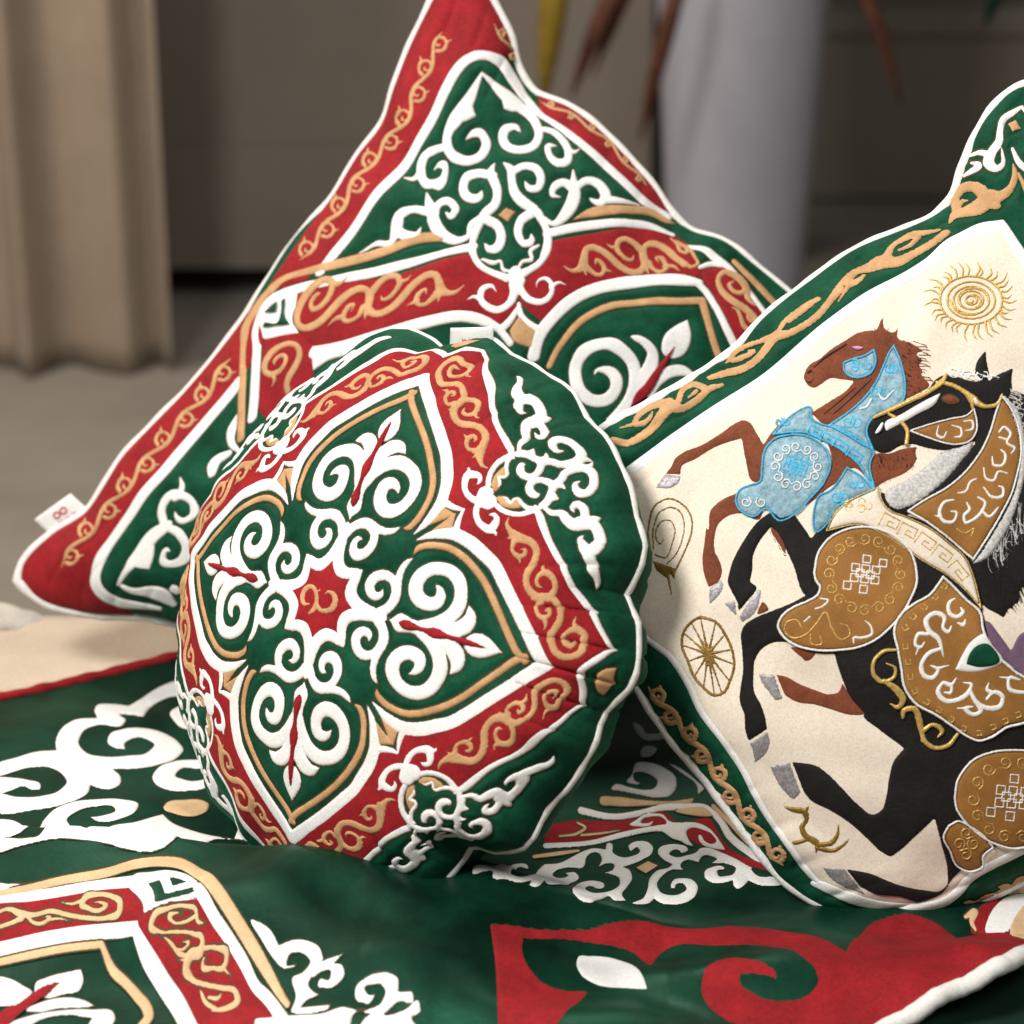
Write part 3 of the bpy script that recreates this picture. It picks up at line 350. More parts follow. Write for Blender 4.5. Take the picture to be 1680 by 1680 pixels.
 ('band_edging','line',0,[('S',[],[-963,1344,44.3,-1387,1010,43.9,-1820,613,45.1,-2083,374,43.1,-2238,256,41.8,-2443,75,49.3,-2516,-77,76.8,-2478,-159,71.6,-2252,-298,52.1,-1996,-493,49.4,-1755,-679,49.6])]),
 ('band_edging','line',0,[('S',[],[-437,1808,37.3,-190,2113,39.3,69,2415,33.3,233,2578,32.1,398,2657,26])]),
 ('band_edging','line',0,[('S',[],[577,2603,27.5,701,2630,34.5,828,2606,41.4,968,2609,34.3,1187,2560,30.1,1558,2459,29.8])]),
 ('band_edging','line',0,[('S',[],[793,2447,21,844,2544,28.3,943,2617,28.4])]),
 ('border_trim','goldflat',0,[('S',[],[-1111,1344,7.9,-1315,1321,39.3,-1665,969,38.4,-2089,561,44.5,-2311,359,39.3,-2530,161,41,-2612,-12,60.4,-2626,-130,77.2,-2615,-234,79.4,-2474,-334,49.5,-2272,-458,42.5,-1997,-654,39.4,-1682,-855,39.3])]),
 ('border_trim','goldflat',0,[('P',[0,4],[-322,2054,-281,2212,-37,2511,128,2691,345,2769,293,2709,184,2646,13,2463,-184,2219])]),
 ('border_trim','goldflat',0,[('S',[],[952,2692,23.4,1187,2666,30.3,1513,2618,30])]),
 ('corner_key','white',0,[('P',[1,2,5,6],[-2517,-122,-2441,32,-2269,241,-2185,185,-2116,68,-1912,21,-2273,-206])]),
 ('key_patch','green2',0,[('P',[0,2,3,4,7],[-2305,126,-2181,38,-2051,26,-2327,-143,-2343,-106,-2198,-24,-2245,37,-2326,86]),('P',[0,1,2],[-2436,-77,-2371,62,-2310,4])]),
 ('petal_border','white',0,[('S',[],[-1589,15,55,-1251,239,71.7,-1018,403,74.8,-832,612,69.4,-618,812,55.2,-389,920,46.3,-201,958,32.8]),('P',[0,4],[-1654,41,-1373,189,-1065,196,-1371,39,-1456,-97])]),
 ('petal_border','white',0,[('S',[],[203,1003,60.8,109,1169,60.8,72,1369,62,149,1648,54.9,329,1939,57.1,521,2137,72.3,743,2243,62.6,884,2322,35.3]),('S',[],[859,2309,28.2,954,2302,30.7,1133,2241,30.7,1350,2135,34.4,1535,2042,36.9]),('S',[],[-249,1213,17.9,-131,1151,27.7,-17,1150,35.3,85,1187,31.7]),('S',[],[-207,954,39.4,-194,1066,33.8,-228,1199,18.3]),('S',[],[-202,948,33.4,-54,927,33.9])]),
 ('gold_diamond','goldflat',0,[('P',[0,1,2,3],[-136,999,-160,1157,40,1179,155,1037,-66,962])]),
 ('horn_ornament','white',0.0006,[('S',[],[-414,1334,74.7,-358,1258,45.4,-311,1162,36.8,-337,1072,34.1,-426,1025,32.4,-544,1033,31.2,-594,1102,34.2,-559,1166,21,-475,1157,5.6]),('S',[],[-546,1031,26.5,-613,1009,17.5,-646,954,5.1]),('S',[],[-479,1373,65.3,-346,1312,33.6,-196,1298,30.8,-105,1355,29.3,-84,1446,28.3,-119,1514,26.1,-213,1520,19.1,-259,1443,9.7,-233,1410,4.8]),('S',[],[-124,1498,24.1,-82,1578,12.9,-6,1615,4.1])]),
 ('gold_scroll','gold',0.0008,[('S',[],[-758,1041,3.5,-781,954,18.6,-834,917,26.2,-909,910,42.1,-976,957,34.8,-1047,999,30.4,-1111,986,37.5,-1157,928,40.2,-1191,819,42.2,-1190,704,44,-1199,614,45.1,-1236,558,44.8,-1303,534,33.5,-1388,552,34.8,-1478,630,37.5,-1546,649,25.1,-1624,617,31.9,-1675,548,40.4,-1701,451,49.5,-1714,321,50.4,-1751,210,42.8,-1820,123,33.3,-1907,69,25.1,-2000,70,28.5,-2085,143,43.5,-2113,258,48.7,-2091,367,41.3,-2034,440,28.7,-1937,454,30.3,-1862,365,35.7,-1879,272,27.4,-1940,219,20,-1997,243,24.7,-2005,307,22,-1978,341,4.4]),('S',[],[-1924,458,29.5,-1868,503,20.3,-1857,594,3.4]),('S',[],[-914,901,49.9,-928,815,28.1,-943,750,21.1,-988,722,17.6,-1041,745,21.1,-1071,820,24.4,-1044,862,13.3,-1013,829,3.6]),('S',[],[-1037,740,28.9,-1080,682,3.4]),('S',[],[-884,861,20.5,-858,810,2.4]),('S',[],[-1497,664,46.2,-1499,773,34.7,-1447,860,26.7,-1375,890,25.9,-1318,858,26.3,-1300,776,23.9,-1309,704,25.2,-1341,674,14,-1388,697,2.8]),('S',[],[-1315,866,24.3,-1274,896,14.6,-1262,950,2.9]),('S',[],[-1368,515,23.9,-1327,459,2.4]),('S',[],[-1438,535,32.8,-1406,452,22.3,-1437,390,21,-1500,365,20.2,-1554,411,28.3,-1566,471,24.9,-1538,500,13.3,-1506,448,3.9]),('S',[],[-1531,379,25.3,-1591,327,20.3,-1621,239,3.4])]),
 ('gold_scroll','gold',0.0008,[('S',[],[-133,1711,2.7,-49,1732,14,-9,1779,22.7,5,1843,45.9,-31,1899,37.8,-58,1959,30.8,-30,2011,26.6,37,2051,25.5,151,2091,28.3,257,2103,29.3,340,2120,27.1,397,2150,29.7,429,2200,31.7,416,2267,33,338,2335,34,311,2385,25.2,324,2444,28.4,373,2485,29.7,455,2497,31.2,585,2442,27.6,694,2397,29.3]),('S',[],[14,1848,36.9,99,1872,19.8,165,1898,13.9,197,1941,17.2,184,1980,25,118,1992,16.7,71,1963,13.9,97,1942,4.1]),('S',[],[188,1978,17.9,252,2022,2]),('S',[],[49,1827,19.3,96,1813,2.3]),('S',[],[305,2346,32.4,207,2337,24.1,134,2290,21.5,112,2232,26.6,139,2190,26.4,213,2184,17.6,279,2197,16.6,308,2224,13.3,288,2260,2.7]),('S',[],[131,2187,17.3,97,2150,9.4,43,2135,2]),('S',[],[450,2249,18.6,501,2205,1.8]),('S',[],[428,2306,23.8,508,2265,15.2,569,2262,24.4,587,2299,20,531,2369,16.3,470,2400,19.7,448,2383,13.6,502,2345,2.5]),('S',[],[568,2333,28.7,612,2348,18.1,697,2316,2.1])]),
 ('gold_scroll','gold',0.0008,[('S',[],[408,2613,5,486,2598,12.7,566,2532,12.7,624,2520,12,541,2592,11.4,525,2573,6.3]),('S',[],[474,2614,15.6,587,2588,13,708,2502,11.7,761,2459,11.6,741,2399,16.2,659,2432,11])]),
 ('gold_scroll','gold',0.0008,[('S',[],[-1562,-340,28.6,-1624,-310,32.4,-1663,-254,44,-1672,-167,44.5,-1695,-100,40.6,-1753,-61,28.8,-1834,-53,20.7,-1927,-82,21.1,-2020,-158,28,-2063,-247,38.5,-2048,-319,34.9,-1989,-356,22.8,-1894,-339,25.3,-1825,-254,28.1,-1835,-193,25.2,-1892,-174,16.4,-1951,-208,17.7,-1963,-255,18.9,-1938,-272,3.5]),('S',[],[-1881,-338,21.9,-1821,-351,15.9,-1796,-408,2.9])]),
 ('gold_scroll','gold',0.0008,[('S',[],[1349,2485,6.6,1265,2489,21.2,1187,2560,29.4,1058,2588,33.3,966,2546,24.4,969,2467,21.8,1056,2396,26.8,1177,2379,32.2,1326,2396,32.7,1425,2384,27.8,1502,2345,20.6]),('S',[],[1187,2560,24.4,1191,2491,21.4,1129,2459,19.3,1068,2490,16.3,1076,2535,7.4]),('S',[],[1491,2358,21.9,1503,2271,24.1,1424,2259,21.7,1336,2309,17.5,1274,2339,12.7,1230,2328,5]),('S',[],[1454,2392,21.4,1438,2348,20.1,1389,2343,13.6,1357,2369,5.6])]),
 ('petal_scroll','white',0,[('S',[],[1192,825,37.6,1204,957,59,1167,1108,55.5,1071,1252,49.9,927,1369,54.1,772,1409,59.3,622,1415,70.5,529,1330,77.1,546,1178,55.4,652,1007,48.5,798,892,55.2,927,883,60.7,1020,954,64.7,1016,1080,53.8,929,1171,50.4,824,1185,44.6,762,1140,20.5,770,1090,5.1]),('S',[],[1179,1153,62.8,1113,1286,66.3,1075,1436,65.1,1007,1549,48.8,894,1581,39,800,1568,24.1,767,1559,5.4]),('P',[3],[1023,1662,989,1752,1002,1867,1044,1989,1165,1887,1218,1793,1227,1679,1169,1599,1075,1604]),('S',[],[1284,1204,27,1221,1367,52.2,1235,1476,59.3,1301,1566,55.7,1413,1599,27.2])]),
 ('petal_stem','needle',0,[('P',[0,5],[1240,1003,1169,1164,1160,1269,1134,1378,1121,1523,1117,1727,1153,1599,1189,1439,1254,1235,1262,1147])]),
 ('petal_trim','goldflat',0,[('S',[7],[380,1019,27.8,317,1221,30,287,1417,33.6,360,1646,32.2,466,1806,36.8,648,1911,42.1,867,2065,34.8,1011,2210,33.8,1181,2084,30.4,1368,1950,31,1530,1843,31])]),
 ('corner_scroll','white',0,[('S',[],[-1941,-1375,5.8,-1811,-1450,34.2,-1784,-1515,54.8]),('S',[],[-1736,-1755,41.1,-1853,-1668,47.2,-1875,-1552,58.8,-1730,-1492,40,-1535,-1518,32.8,-1436,-1614,49.3,-1494,-1681,34.3,-1615,-1675,20.3,-1677,-1640,6.7]),('S',[],[-1743,-1782,30.9,-1462,-1803,40.6,-1271,-1927,46.6,-1213,-2052,85.3,-1305,-2110,53.6,-1470,-2050,30.2,-1502,-1979,31,-1443,-1978,6.7]),('S',[],[-1664,-1779,60.8,-1770,-1913,95.9,-1766,-2092,81.8,-1677,-2237,56.6,-1568,-2467,25.1]),('S',[],[-1562,-2474,16.2,-1320,-2537,40.9,-1161,-2519,70.8,-997,-2535,75.3,-780,-2605,32.1]),('P',[1],[-1778,-1931,-1434,-2225,-1656,-2216,-1793,-2039]),('S',[],[-974,-2395,7.5,-921,-2430,41.3,-854,-2458,29.7])]),
 ('corner_scroll','white',0,[('S',[],[-1951,-741,8.7,-1883,-838,46.7,-1758,-923,34.8,-1593,-945,19.1]),('S',[],[-1674,-1015,43.4,-1731,-1118,68.6,-1629,-1218,37.2])]),
]
HORSE_ARGS = {'O':[0.2,1.548,0.0],'U':[0.99939,0.0349,-0.0],'V':[-0.01475,0.42236,0.90631],'curves':[[(-0.1552,0.3151),(-0.1354,0.2334),(-0.1134,0.1613),(-0.0909,0.1232),(-0.062,0.0871),(-0.0374,0.0532),(-0.0128,0.0215),(0.0101,0.0053),(0.052,-0.0067)],[(0.179,0.5762),(0.2043,0.552),(0.2328,0.4908),(0.2864,0.408),(0.3587,0.2524)],[(-0.1552,0.3151),(-0.1272,0.3356),(-0.1015,0.349),(-0.0713,0.3657),(-0.041,0.3855),(-0.0139,0.4123),(0.0157,0.4348),(0.0462,0.4557),(0.0767,0.4688),(0.1072,0.4824),(0.1174,0.494),(0.1253,0.5143),(0.1345,0.5351),(0.1481,0.5568),(0.1637,0.5706),(0.179,0.5762)],[(0.052,-0.0067),(0.0943,-0.0053),(0.1285,0.0066),(0.1629,0.0227),(0.2284,0.0804),(0.2955,0.1681),(0.3587,0.2524)]],'H':0.075,'half':0.2,'seed':2.3,'wr':1.7}
HORSE_PARTS = [
 ('cream_panel','panel',0,[('P',[11,16],[-1641,-1762,-1650,-1673,-1702,-1350,-1724,-917,-1674,-447,-1678,-186,-1672,55,-1644,336,-1677,577,-1742,781,-1714,907,-1565,1067,-1425,1064,-1168,1102,-907,1158,-535,1131,1836,-489,1730,-794,1700,-1009,1717,-1161,1821,-1388,1838,-1495,1791,-1601,1718,-1701,1388,-1851,1176,-1839,973,-1843,653,-1830,401,-1794,202,-1780,-46,-1782,-234,-1760,-444,-1774,-615,-1850,-757,-1895,-1101,-1901,-1423,-1871])]),
 ('panel_edging','fline',0,[('S',[11],[-1641,-1762,41.1,-1650,-1673,40.4,-1702,-1350,39.5,-1724,-917,39.6,-1674,-447,38.9,-1678,-186,39.2,-1672,55,39.5,-1644,336,40.5,-1677,577,41,-1742,781,44,-1714,907,42.5,-1565,1067,33.9,-1425,1064,44.7,-1168,1102,43])]),
 ('panel_edging','fline',0,[('S',[],[-1423,-1871,19.2,-1101,-1901,18.3,-757,-1895,16.8,-615,-1850,18.4,-444,-1774,19.3,-234,-1760,18.6,-46,-1782,18.7,202,-1780,19.3,401,-1794,18.8,653,-1830,19.3,973,-1843,20.6,1176,-1839,21.8,1388,-1851,23.2])]),
 ('panel_edging','fline',0,[('S',[],[1388,-1851,51.2,1718,-1701,89.8,1791,-1601,77.7,1838,-1495,58.4,1821,-1388,40.1,1717,-1161,36.9,1700,-1009,41.9,1730,-794,43.1])]),
 ('gold_scroll','gold',0,[('S',[],[-1901,-1699,20,-1831,-1614,22.8,-1827,-1522,28.6,-1848,-1430,30.9,-1889,-1351,38.3,-1914,-1287,44.1,-1863,-1239,25.6,-1855,-1160,24.8,-1863,-1089,25.3,-1879,-1030,23.1,-1855,-934,12.3]),('S',[],[-1938,-1286,34.6,-1967,-1348,27.9,-1976,-1430,22.1,-1956,-1499,20.1,-1925,-1528,18.7,-1900,-1474,17.8,-1917,-1425,12.7,-1939,-1402,5.2]),('S',[],[-1920,-1519,15.7,-1945,-1627,4.2]),('S',[],[-1911,-1234,20.5,-1966,-1171,18.2,-1967,-1097,21.8,-1906,-1045,22.1]),('S',[],[-1911,-1100,13.9,-1902,-1162,6.4])]),
 ('gold_scroll','gold',0,[('S',[],[-1944,-983,15,-1907,-869,25,-1861,-764,25.1,-1842,-663,25.7,-1847,-579,27.2,-1858,-490,33,-1813,-420,23.4,-1786,-316,22.4,-1780,-202,23,-1809,-87,22.9,-1828,15,23.1]),('S',[],[-1866,-497,23.8,-1925,-595,14.5,-1971,-688,15.5,-1985,-765,18.6,-1965,-797,17.2,-1922,-722,18.1,-1899,-644,11.5,-1933,-674,3.6]),('S',[],[-1972,-805,16.4,-1966,-840,4.3]),('S',[],[-1866,-465,16.1,-1889,-384,15.9,-1887,-282,17.2,-1878,-178,17.4,-1869,-137,16.8]),('S',[],[-1869,-184,16,-1866,-286,13.8,-1867,-370,8.5])]),
 ('gold_scroll','gold',0,[('S',[],[-1800,-131,17.3,-1848,10,18.6,-1870,146,20.8,-1832,259,39.9,-1824,332,55.7,-1782,391,41.9,-1783,503,29.3,-1793,618,26.2,-1839,779,24.2]),('S',[],[-1815,280,32.4,-1862,201,18.5,-1847,108,20.5,-1824,63,19.6,-1804,129,19.7,-1808,184,9]),('S',[],[-1812,59,15.1,-1771,-50,5.4]),('S',[],[-1847,371,26,-1911,467,16.1,-1923,547,22.2,-1922,631,31.3,-1903,702,20,-1885,771,10]),('S',[],[-1891,624,18,-1856,543,15.2,-1855,464,10.2])]),
 ('gold_scroll','gold',0,[('S',[],[-1888,852,4.2,-1908,926,32.3,-1860,976,38.6,-1799,1047,50.9,-1750,1130,54,-1661,1207,30.9,-1614,1297,27.2,-1621,1372,27.8,-1672,1418,7.9]),('S',[],[-1799,1134,51.6,-1894,1142,31.5,-1969,1082,28.6,-1980,1010,32.8,-1930,966,35.7]),('S',[],[-1930,966,26.8,-1920,1029,14,-1890,1049,4.3]),('S',[],[-1742,1113,39,-1659,1143,19.2,-1634,1153,3.8]),('S',[],[-1602,1403,12.9,-1487,1372,21.1])]),
 ('corner_scroll','fwhite',0,[('S',[],[-1862,1773,12.3,-1880,1700,24,-1901,1622,25.6,-1879,1547,25.1,-1848,1477,30.1,-1859,1388,34.5,-1850,1325,42.9,-1779,1324,22.8,-1747,1376,20.5,-1789,1430,11.6,-1813,1452,5.1]),('S',[],[-1857,1372,26.8,-1944,1345,17.5,-1990,1308,12.2]),('S',[],[-1983,1170,10.6,-1936,1227,19.7,-1904,1276,24.5,-1968,1266,8.2]),('S',[],[-1733,1495,14.7,-1644,1459,23.8,-1562,1469,21.1]),('S',[],[-1866,1770,10.9,-1821,1762,15.7])]),
 ('gold_diamond','gold',0,[('P',[0,1,2,3],[-1854,1615,-1826,1667,-1761,1641,-1796,1587])]),
 ('gold_scroll','gold',0,[('S',[],[-326,-1957,2.2,-297,-1959,6.4,-267,-1961,10.7,-238,-1963,15,-211,-1961,16,-187,-1951,17.3,-163,-1938,17.8,-140,-1925,17.7,-117,-1915,17,-91,-1909,16,-64,-1909,15.1,-34,-1914,14.7,-2,-1921,14.6,30,-1929,14.5,60,-1935,14.7,88,-1938,15.7,114,-1935,17.3,139,-1928,18.6,163,-1918,19.1,187,-1908,18.7,213,-1901,17.5,241,-1900,15.9,272,-1904,14.9,305,-1913,14.4,339,-1925,14,372,-1939,14.2,404,-1950,14.9,433,-1955,16.1,461,-1954,17.7,485,-1948,19.1,509,-1939,19.6,532,-1930,19.1,557,-1923,17.7,584,-1921,16.3,614,-1924,15.1,646,-1933,14.1,678,-1944,14,712,-1955,14.2,745,-1963,14.8,775,-1966,16.3,801,-1963,18.4,825,-1955,20.2,847,-1945,21,870,-1934,20.6,894,-1926,19.1,920,-1923,17.1,949,-1926,15.1,980,-1934,14.3,1013,-1945,14.1,1048,-1955,14.3,1081,-1962,15.6,1108,-1961,18.2,1133,-1955,14.4,1158,-1947,8.9,1183,-1941,3.1]),('S',[],[-198,-1934,15,-223,-1910,13.4,-257,-1904,13.7,-279,-1918,15.4,-282,-1939,14,-266,-1956,10.9,-245,-1961,10.5,-230,-1954,12.2,-229,-1942,10.3,-237,-1933,8,-247,-1931,2.6]),('S',[],[-270,-1909,12.7,-292,-1902,7.7,-306,-1895,1.9]),('S',[],[-30,-1931,18.8,-34,-1959,18.2,-60,-1971,13.2,-91,-1963,11.7,-110,-1944,13.5,-110,-1925,14.3,-94,-1916,10.8,-75,-1919,9.1,-64,-1930,10.2,-65,-1940,10.8,-72,-1944,3.1]),('S',[],[-76,-1969,16,-91,-1980,9.8,-97,-1989,2.4]),('S',[],[126,-1909,14.1,97,-1882,12.8,63,-1874,14.2,41,-1885,16.7,41,-1906,12.7,58,-1925,9.9,80,-1932,10.7,94,-1926,13.5,94,-1914,9.9,85,-1904,7.6,75,-1902,2.6]),('S',[],[50,-1877,12,27,-1868,7,13,-1859,1.7]),('S',[],[308,-1931,21,301,-1959,20.1,272,-1966,13.3,238,-1953,11.5,219,-1931,13.9,220,-1912,16,238,-1906,10.8,258,-1912,8.9,270,-1925,10.8,269,-1935,11.9,260,-1937,3.2]),('S',[],[254,-1962,17.2,238,-1970,10.8,230,-1979,2.7]),('S',[],[473,-1929,13.5,444,-1900,12.2,408,-1888,14.1,385,-1897,18.3,384,-1918,12.9,402,-1939,10,425,-1948,11,440,-1943,14.2,441,-1931,9.9,432,-1921,7.3,421,-1917,2.5]),('S',[],[394,-1890,11.7,370,-1879,6.8,355,-1868,1.6]),('S',[],[650,-1951,19.8,646,-1978,20.2,619,-1986,12.2,585,-1975,10.8,564,-1953,13.2,564,-1934,16.1,581,-1927,11,601,-1933,9,614,-1946,10.4,613,-1956,12,605,-1958,3.2]),('S',[],[601,-1983,17.2,587,-1991,11.1,582,-1999,2.9]),('S',[],[811,-1937,13.6,779,-1908,12.5,742,-1899,14.8,721,-1910,18.4,722,-1933,12.9,742,-1952,9.9,766,-1960,11.2,780,-1954,14.6,779,-1941,9.8,769,-1931,7.6,758,-1928,2.6]),('S',[],[729,-1903,12.1,704,-1893,7,688,-1883,1.7]),('S',[],[986,-1953,19.1,987,-1981,21.4,963,-1990,13.2,928,-1980,10.6,904,-1957,13,902,-1937,17,918,-1929,11.6,938,-1935,8.5,951,-1948,9.4,952,-1958,12.6,945,-1961,3.4]),('S',[],[945,-1987,18.7,933,-1996,12.1,924,-2000,2.4]),('S',[],[1144,-1933,13.5,1108,-1904,12.7,1070,-1896,15.5,1050,-1908,18.9,1054,-1931,12.3,1076,-1951,9.7,1101,-1958,11.6,1114,-1951,15.4,1112,-1938,9.6,1101,-1928,7.5,1090,-1925,2.7]),('S',[],[1057,-1900,12.2,1032,-1890,7,1016,-1881,1.7])]),
 ('gold_scroll','gold',0,[('S',[],[1986,-1443,1.9,1986,-1423,5.6,1986,-1403,9.2,1986,-1383,12.9,1986,-1363,12.9,1986,-1342,12.9,1986,-1321,12.9,1986,-1301,8.6,1994,-1281,30.7,1983,-1258,23.5,1986,-1238,26.4,1986,-1216,16.9,1986,-1194,3.4,1986,-1172,12.9,1986,-1150,12.9,1986,-1128,12.9,1986,-1106,12.9,1986,-1084,12.9,1986,-1062,15.7,1974,-1042,15.2,1962,-1017,18.5,1961,-995,21.1,1966,-975,15.9,1974,-956,9.9,1982,-936,3.5]),('S',[],[1986,-1363,12.3,1965,-1357,15.7,1952,-1369,19.6,1965,-1392,10,1986,-1403,9.9,1986,-1403,9.4,1986,-1383,8.8,1986,-1383,8.2,1986,-1383,7.6,1986,-1383,8.6,1986,-1383,1.3]),('S',[],[1956,-1380,19.9,1942,-1386,8.6,1929,-1384,1.7]),('S',[],[1986,-1237,12.3,1986,-1237,11.7,1986,-1258,11.1,1986,-1280,10.5,1986,-1280,9.9,1986,-1280,9.4,1986,-1258,7,1986,-1258,8.2,1986,-1258,7.6,1986,-1258,7,1986,-1258,2.3]),('S',[],[1986,-1258,11,1986,-1280,6.4,1986,-1280,1.5]),('S',[],[1988,-1100,18,1952,-1099,16.4,1943,-1114,16.1,1957,-1136,9.5,1988,-1151,10.3,1986,-1150,9.4,1986,-1128,8.8,1986,-1128,8.2,1986,-1128,7.6,1981,-1122,9.9,1978,-1126,4.5]),('S',[],[1948,-1125,19,1938,-1134,9.1,1927,-1134,1.8]),('S',[],[1986,-971,11.2,1986,-971,11.7,1986,-994,11.1,1986,-1016,10.5,1986,-1016,9.9,1978,-1015,8.7,1968,-1000,14.1,1974,-992,10.7,1986,-994,7.6,1986,-994,7,1986,-994,2.3]),('S',[],[1986,-1016,11,1986,-1016,6.4,1986,-1016,1.5])]),
 ('brown_horse','brown',0,[('P',[10,14,18,20,22,37],[-1515,-477,-1543,-450,-1558,-408,-1545,-330,-1549,-245,-1537,-147,-1526,-60,-1489,12,-1466,47,-1498,100,-1504,130,-1435,101,-1403,115,-1383,131,-1396,201,-1328,152,-1294,167,-1251,207,-1138,263,-1160,217,-1089,241,-1097,209,-1005,214,-1035,192,-939,209,-946,109,-962,45,-963,-86,-973,-228,-1083,-322,-1155,-414,-1170,-462,-1260,-510,-1305,-524,-1295,-436,-1281,-355,-1270,-265,-1283,-208,-1342,-273,-1393,-334,-1399,-385,-1408,-435,-1447,-470,-1484,-478]),('P',[3,5],[-825,-258,-771,-181,-738,-96,-682,-9,-660,-36,-619,-47,-596,-104,-596,-134,-641,-293,-654,-363,-814,-305]),('P',[0,10,18,23],[-1526,-1473,-1550,-1425,-1589,-1382,-1599,-1328,-1584,-1211,-1583,-1088,-1590,-980,-1582,-930,-1544,-892,-1457,-875,-1373,-864,-1403,-798,-1406,-705,-1310,-654,-1222,-809,-1163,-936,-1190,-997,-1349,-1000,-1474,-979,-1494,-1039,-1517,-1153,-1511,-1267,-1511,-1359,-1468,-1381]),('P',[9],[-1159,-977,-1198,-1123,-1204,-1221,-1181,-1288,-1082,-1333,-1129,-1325,-1017,-1381,-920,-1424,-807,-1442,-742,-1440,-745,-1373,-787,-1334,-863,-1323,-929,-1331,-1008,-1309,-1072,-1261,-1084,-1193,-1049,-1114,-975,-1059,-966,-1043,-1029,-981]),('P',[3],[-1106,-493,-963,-399,-832,-316,-645,-352,-849,-432,-840,-511,-860,-611,-864,-695,-876,-807,-858,-860,-912,-914,-1021,-857,-955,-727,-926,-611,-972,-522])]),
 ('brown_horse_leg','brown',0,[('P',[],[-888,-991,-861,-940,-733,-951,-688,-970,-767,-987])]),
 ('brown_horse_leg','brown',0,[('P',[],[-505,-1215,-517,-1196,-441,-1179,-455,-1256])]),
 ('brown_horse_leg','brown',0,[('P',[],[-184,-1190,-69,-1084,-48,-1123,-53,-1156,-98,-1170])]),
 ('brown_horse_leg','brown',0,[('P',[0,6,13],[-76,-1331,-39,-1291,48,-1246,126,-1198,189,-1153,205,-1116,153,-1054,289,-1064,419,-1065,379,-1136,290,-1204,220,-1254,153,-1324,75,-1358])]),
 ('brown_horse_line','dbrown',0.0008,[('S',[],[-1516,-389,2.8,-1521,-312,6.4,-1514,-232,6.3,-1503,-150,3.6]),('S',[],[-1517,-432,6.9,-1511,-413,7.8]),('S',[],[-1482,-468,2.2,-1459,-447,3.2,-1457,-420,1.9]),('S',[],[-1197,-395,2.8,-1197,-289,3.7,-1210,-160,3.8,-1219,-95,1.9]),('S',[],[-1241,-451,2.7,-1234,-344,3.7,-1237,-209,2.8])]),
 ('brown_horse_mane','mane',0,[('S',[],[-1294,167,3.9,-1209,228,0.8]),('S',[],[-1257,180,3.8,-1148,262,0.8]),('S',[],[-1216,181,3.9,-1141,259,0.8]),('S',[],[-1180,175,3.9,-1105,253,0.8]),('S',[],[-1145,170,3.8,-1075,240,0.8]),('S',[],[-1110,164,3.8,-1043,216,0.8]),('S',[],[-1075,158,3.7,-1007,210,0.8]),('S',[],[-1462,39,4.4,-1512,56,0.9]),('S',[],[-1410,108,5,-1436,142,1]),('S',[],[-1520,-53,3.9,-1539,-63,0.8]),('S',[],[-596,-104,4.1,-563,-113,0.8]),('S',[],[-605,-139,4.2,-572,-148,0.8]),('S',[],[-614,-174,4.3,-584,-186,0.9]),('S',[],[-623,-210,4.5,-596,-225,0.9]),('S',[],[-629,-248,4.5,-605,-261,0.9]),('S',[],[-638,-284,4.6,-618,-300,0.9]),('S',[],[-681,-25,4,-651,-26,0.8])]),
 ('horse_eye','pink2',0,[('P',[],[-1462,-126,-1442,-93,-1409,-67,-1423,-102])]),
 ('blue_collar','blue',0,[('P',[11],[-1376,-789,-1389,-706,-1383,-620,-1324,-512,-1296,-532,-1213,-498,-1146,-441,-1032,-367,-930,-311,-834,-269,-799,-310,-657,-354,-736,-365,-811,-368,-903,-396,-1012,-449,-1141,-532,-1254,-616,-1307,-680])]),
 ('blue_neck_cover','blue',0,[('P',[0,8,11],[-1297,102,-1204,106,-1114,95,-1034,72,-977,32,-970,-63,-1011,-189,-985,-243,-848,-265,-944,-304,-1045,-361,-1157,-441,-1137,-317,-1145,-190,-1179,-92,-1238,-3,-1280,57])]),
 ('blue_cheek_piece','blue',0,[('P',[0,6],[-1359,-20,-1291,-36,-1253,-88,-1267,-155,-1320,-211,-1385,-227,-1416,-213,-1393,-147,-1362,-71])]),
 ('blue_saddle_cloth','blue',0,[('P',[0,2],[-870,-443,-768,-390,-647,-360,-698,-501,-735,-620,-700,-678,-699,-757,-827,-718,-865,-673,-840,-588,-847,-508])]),
 ('blue_shoulder_cover','blue',0,[('P',[],[-1293,-898,-1331,-862,-1345,-790,-1306,-704,-1233,-616,-1134,-549,-1027,-513,-951,-534,-906,-608,-894,-719,-877,-812,-894,-928,-1013,-986,-999,-1051,-1038,-1098,-1096,-1128,-1149,-1127,-1195,-1084,-1190,-1026,-1176,-956,-1238,-924])]),
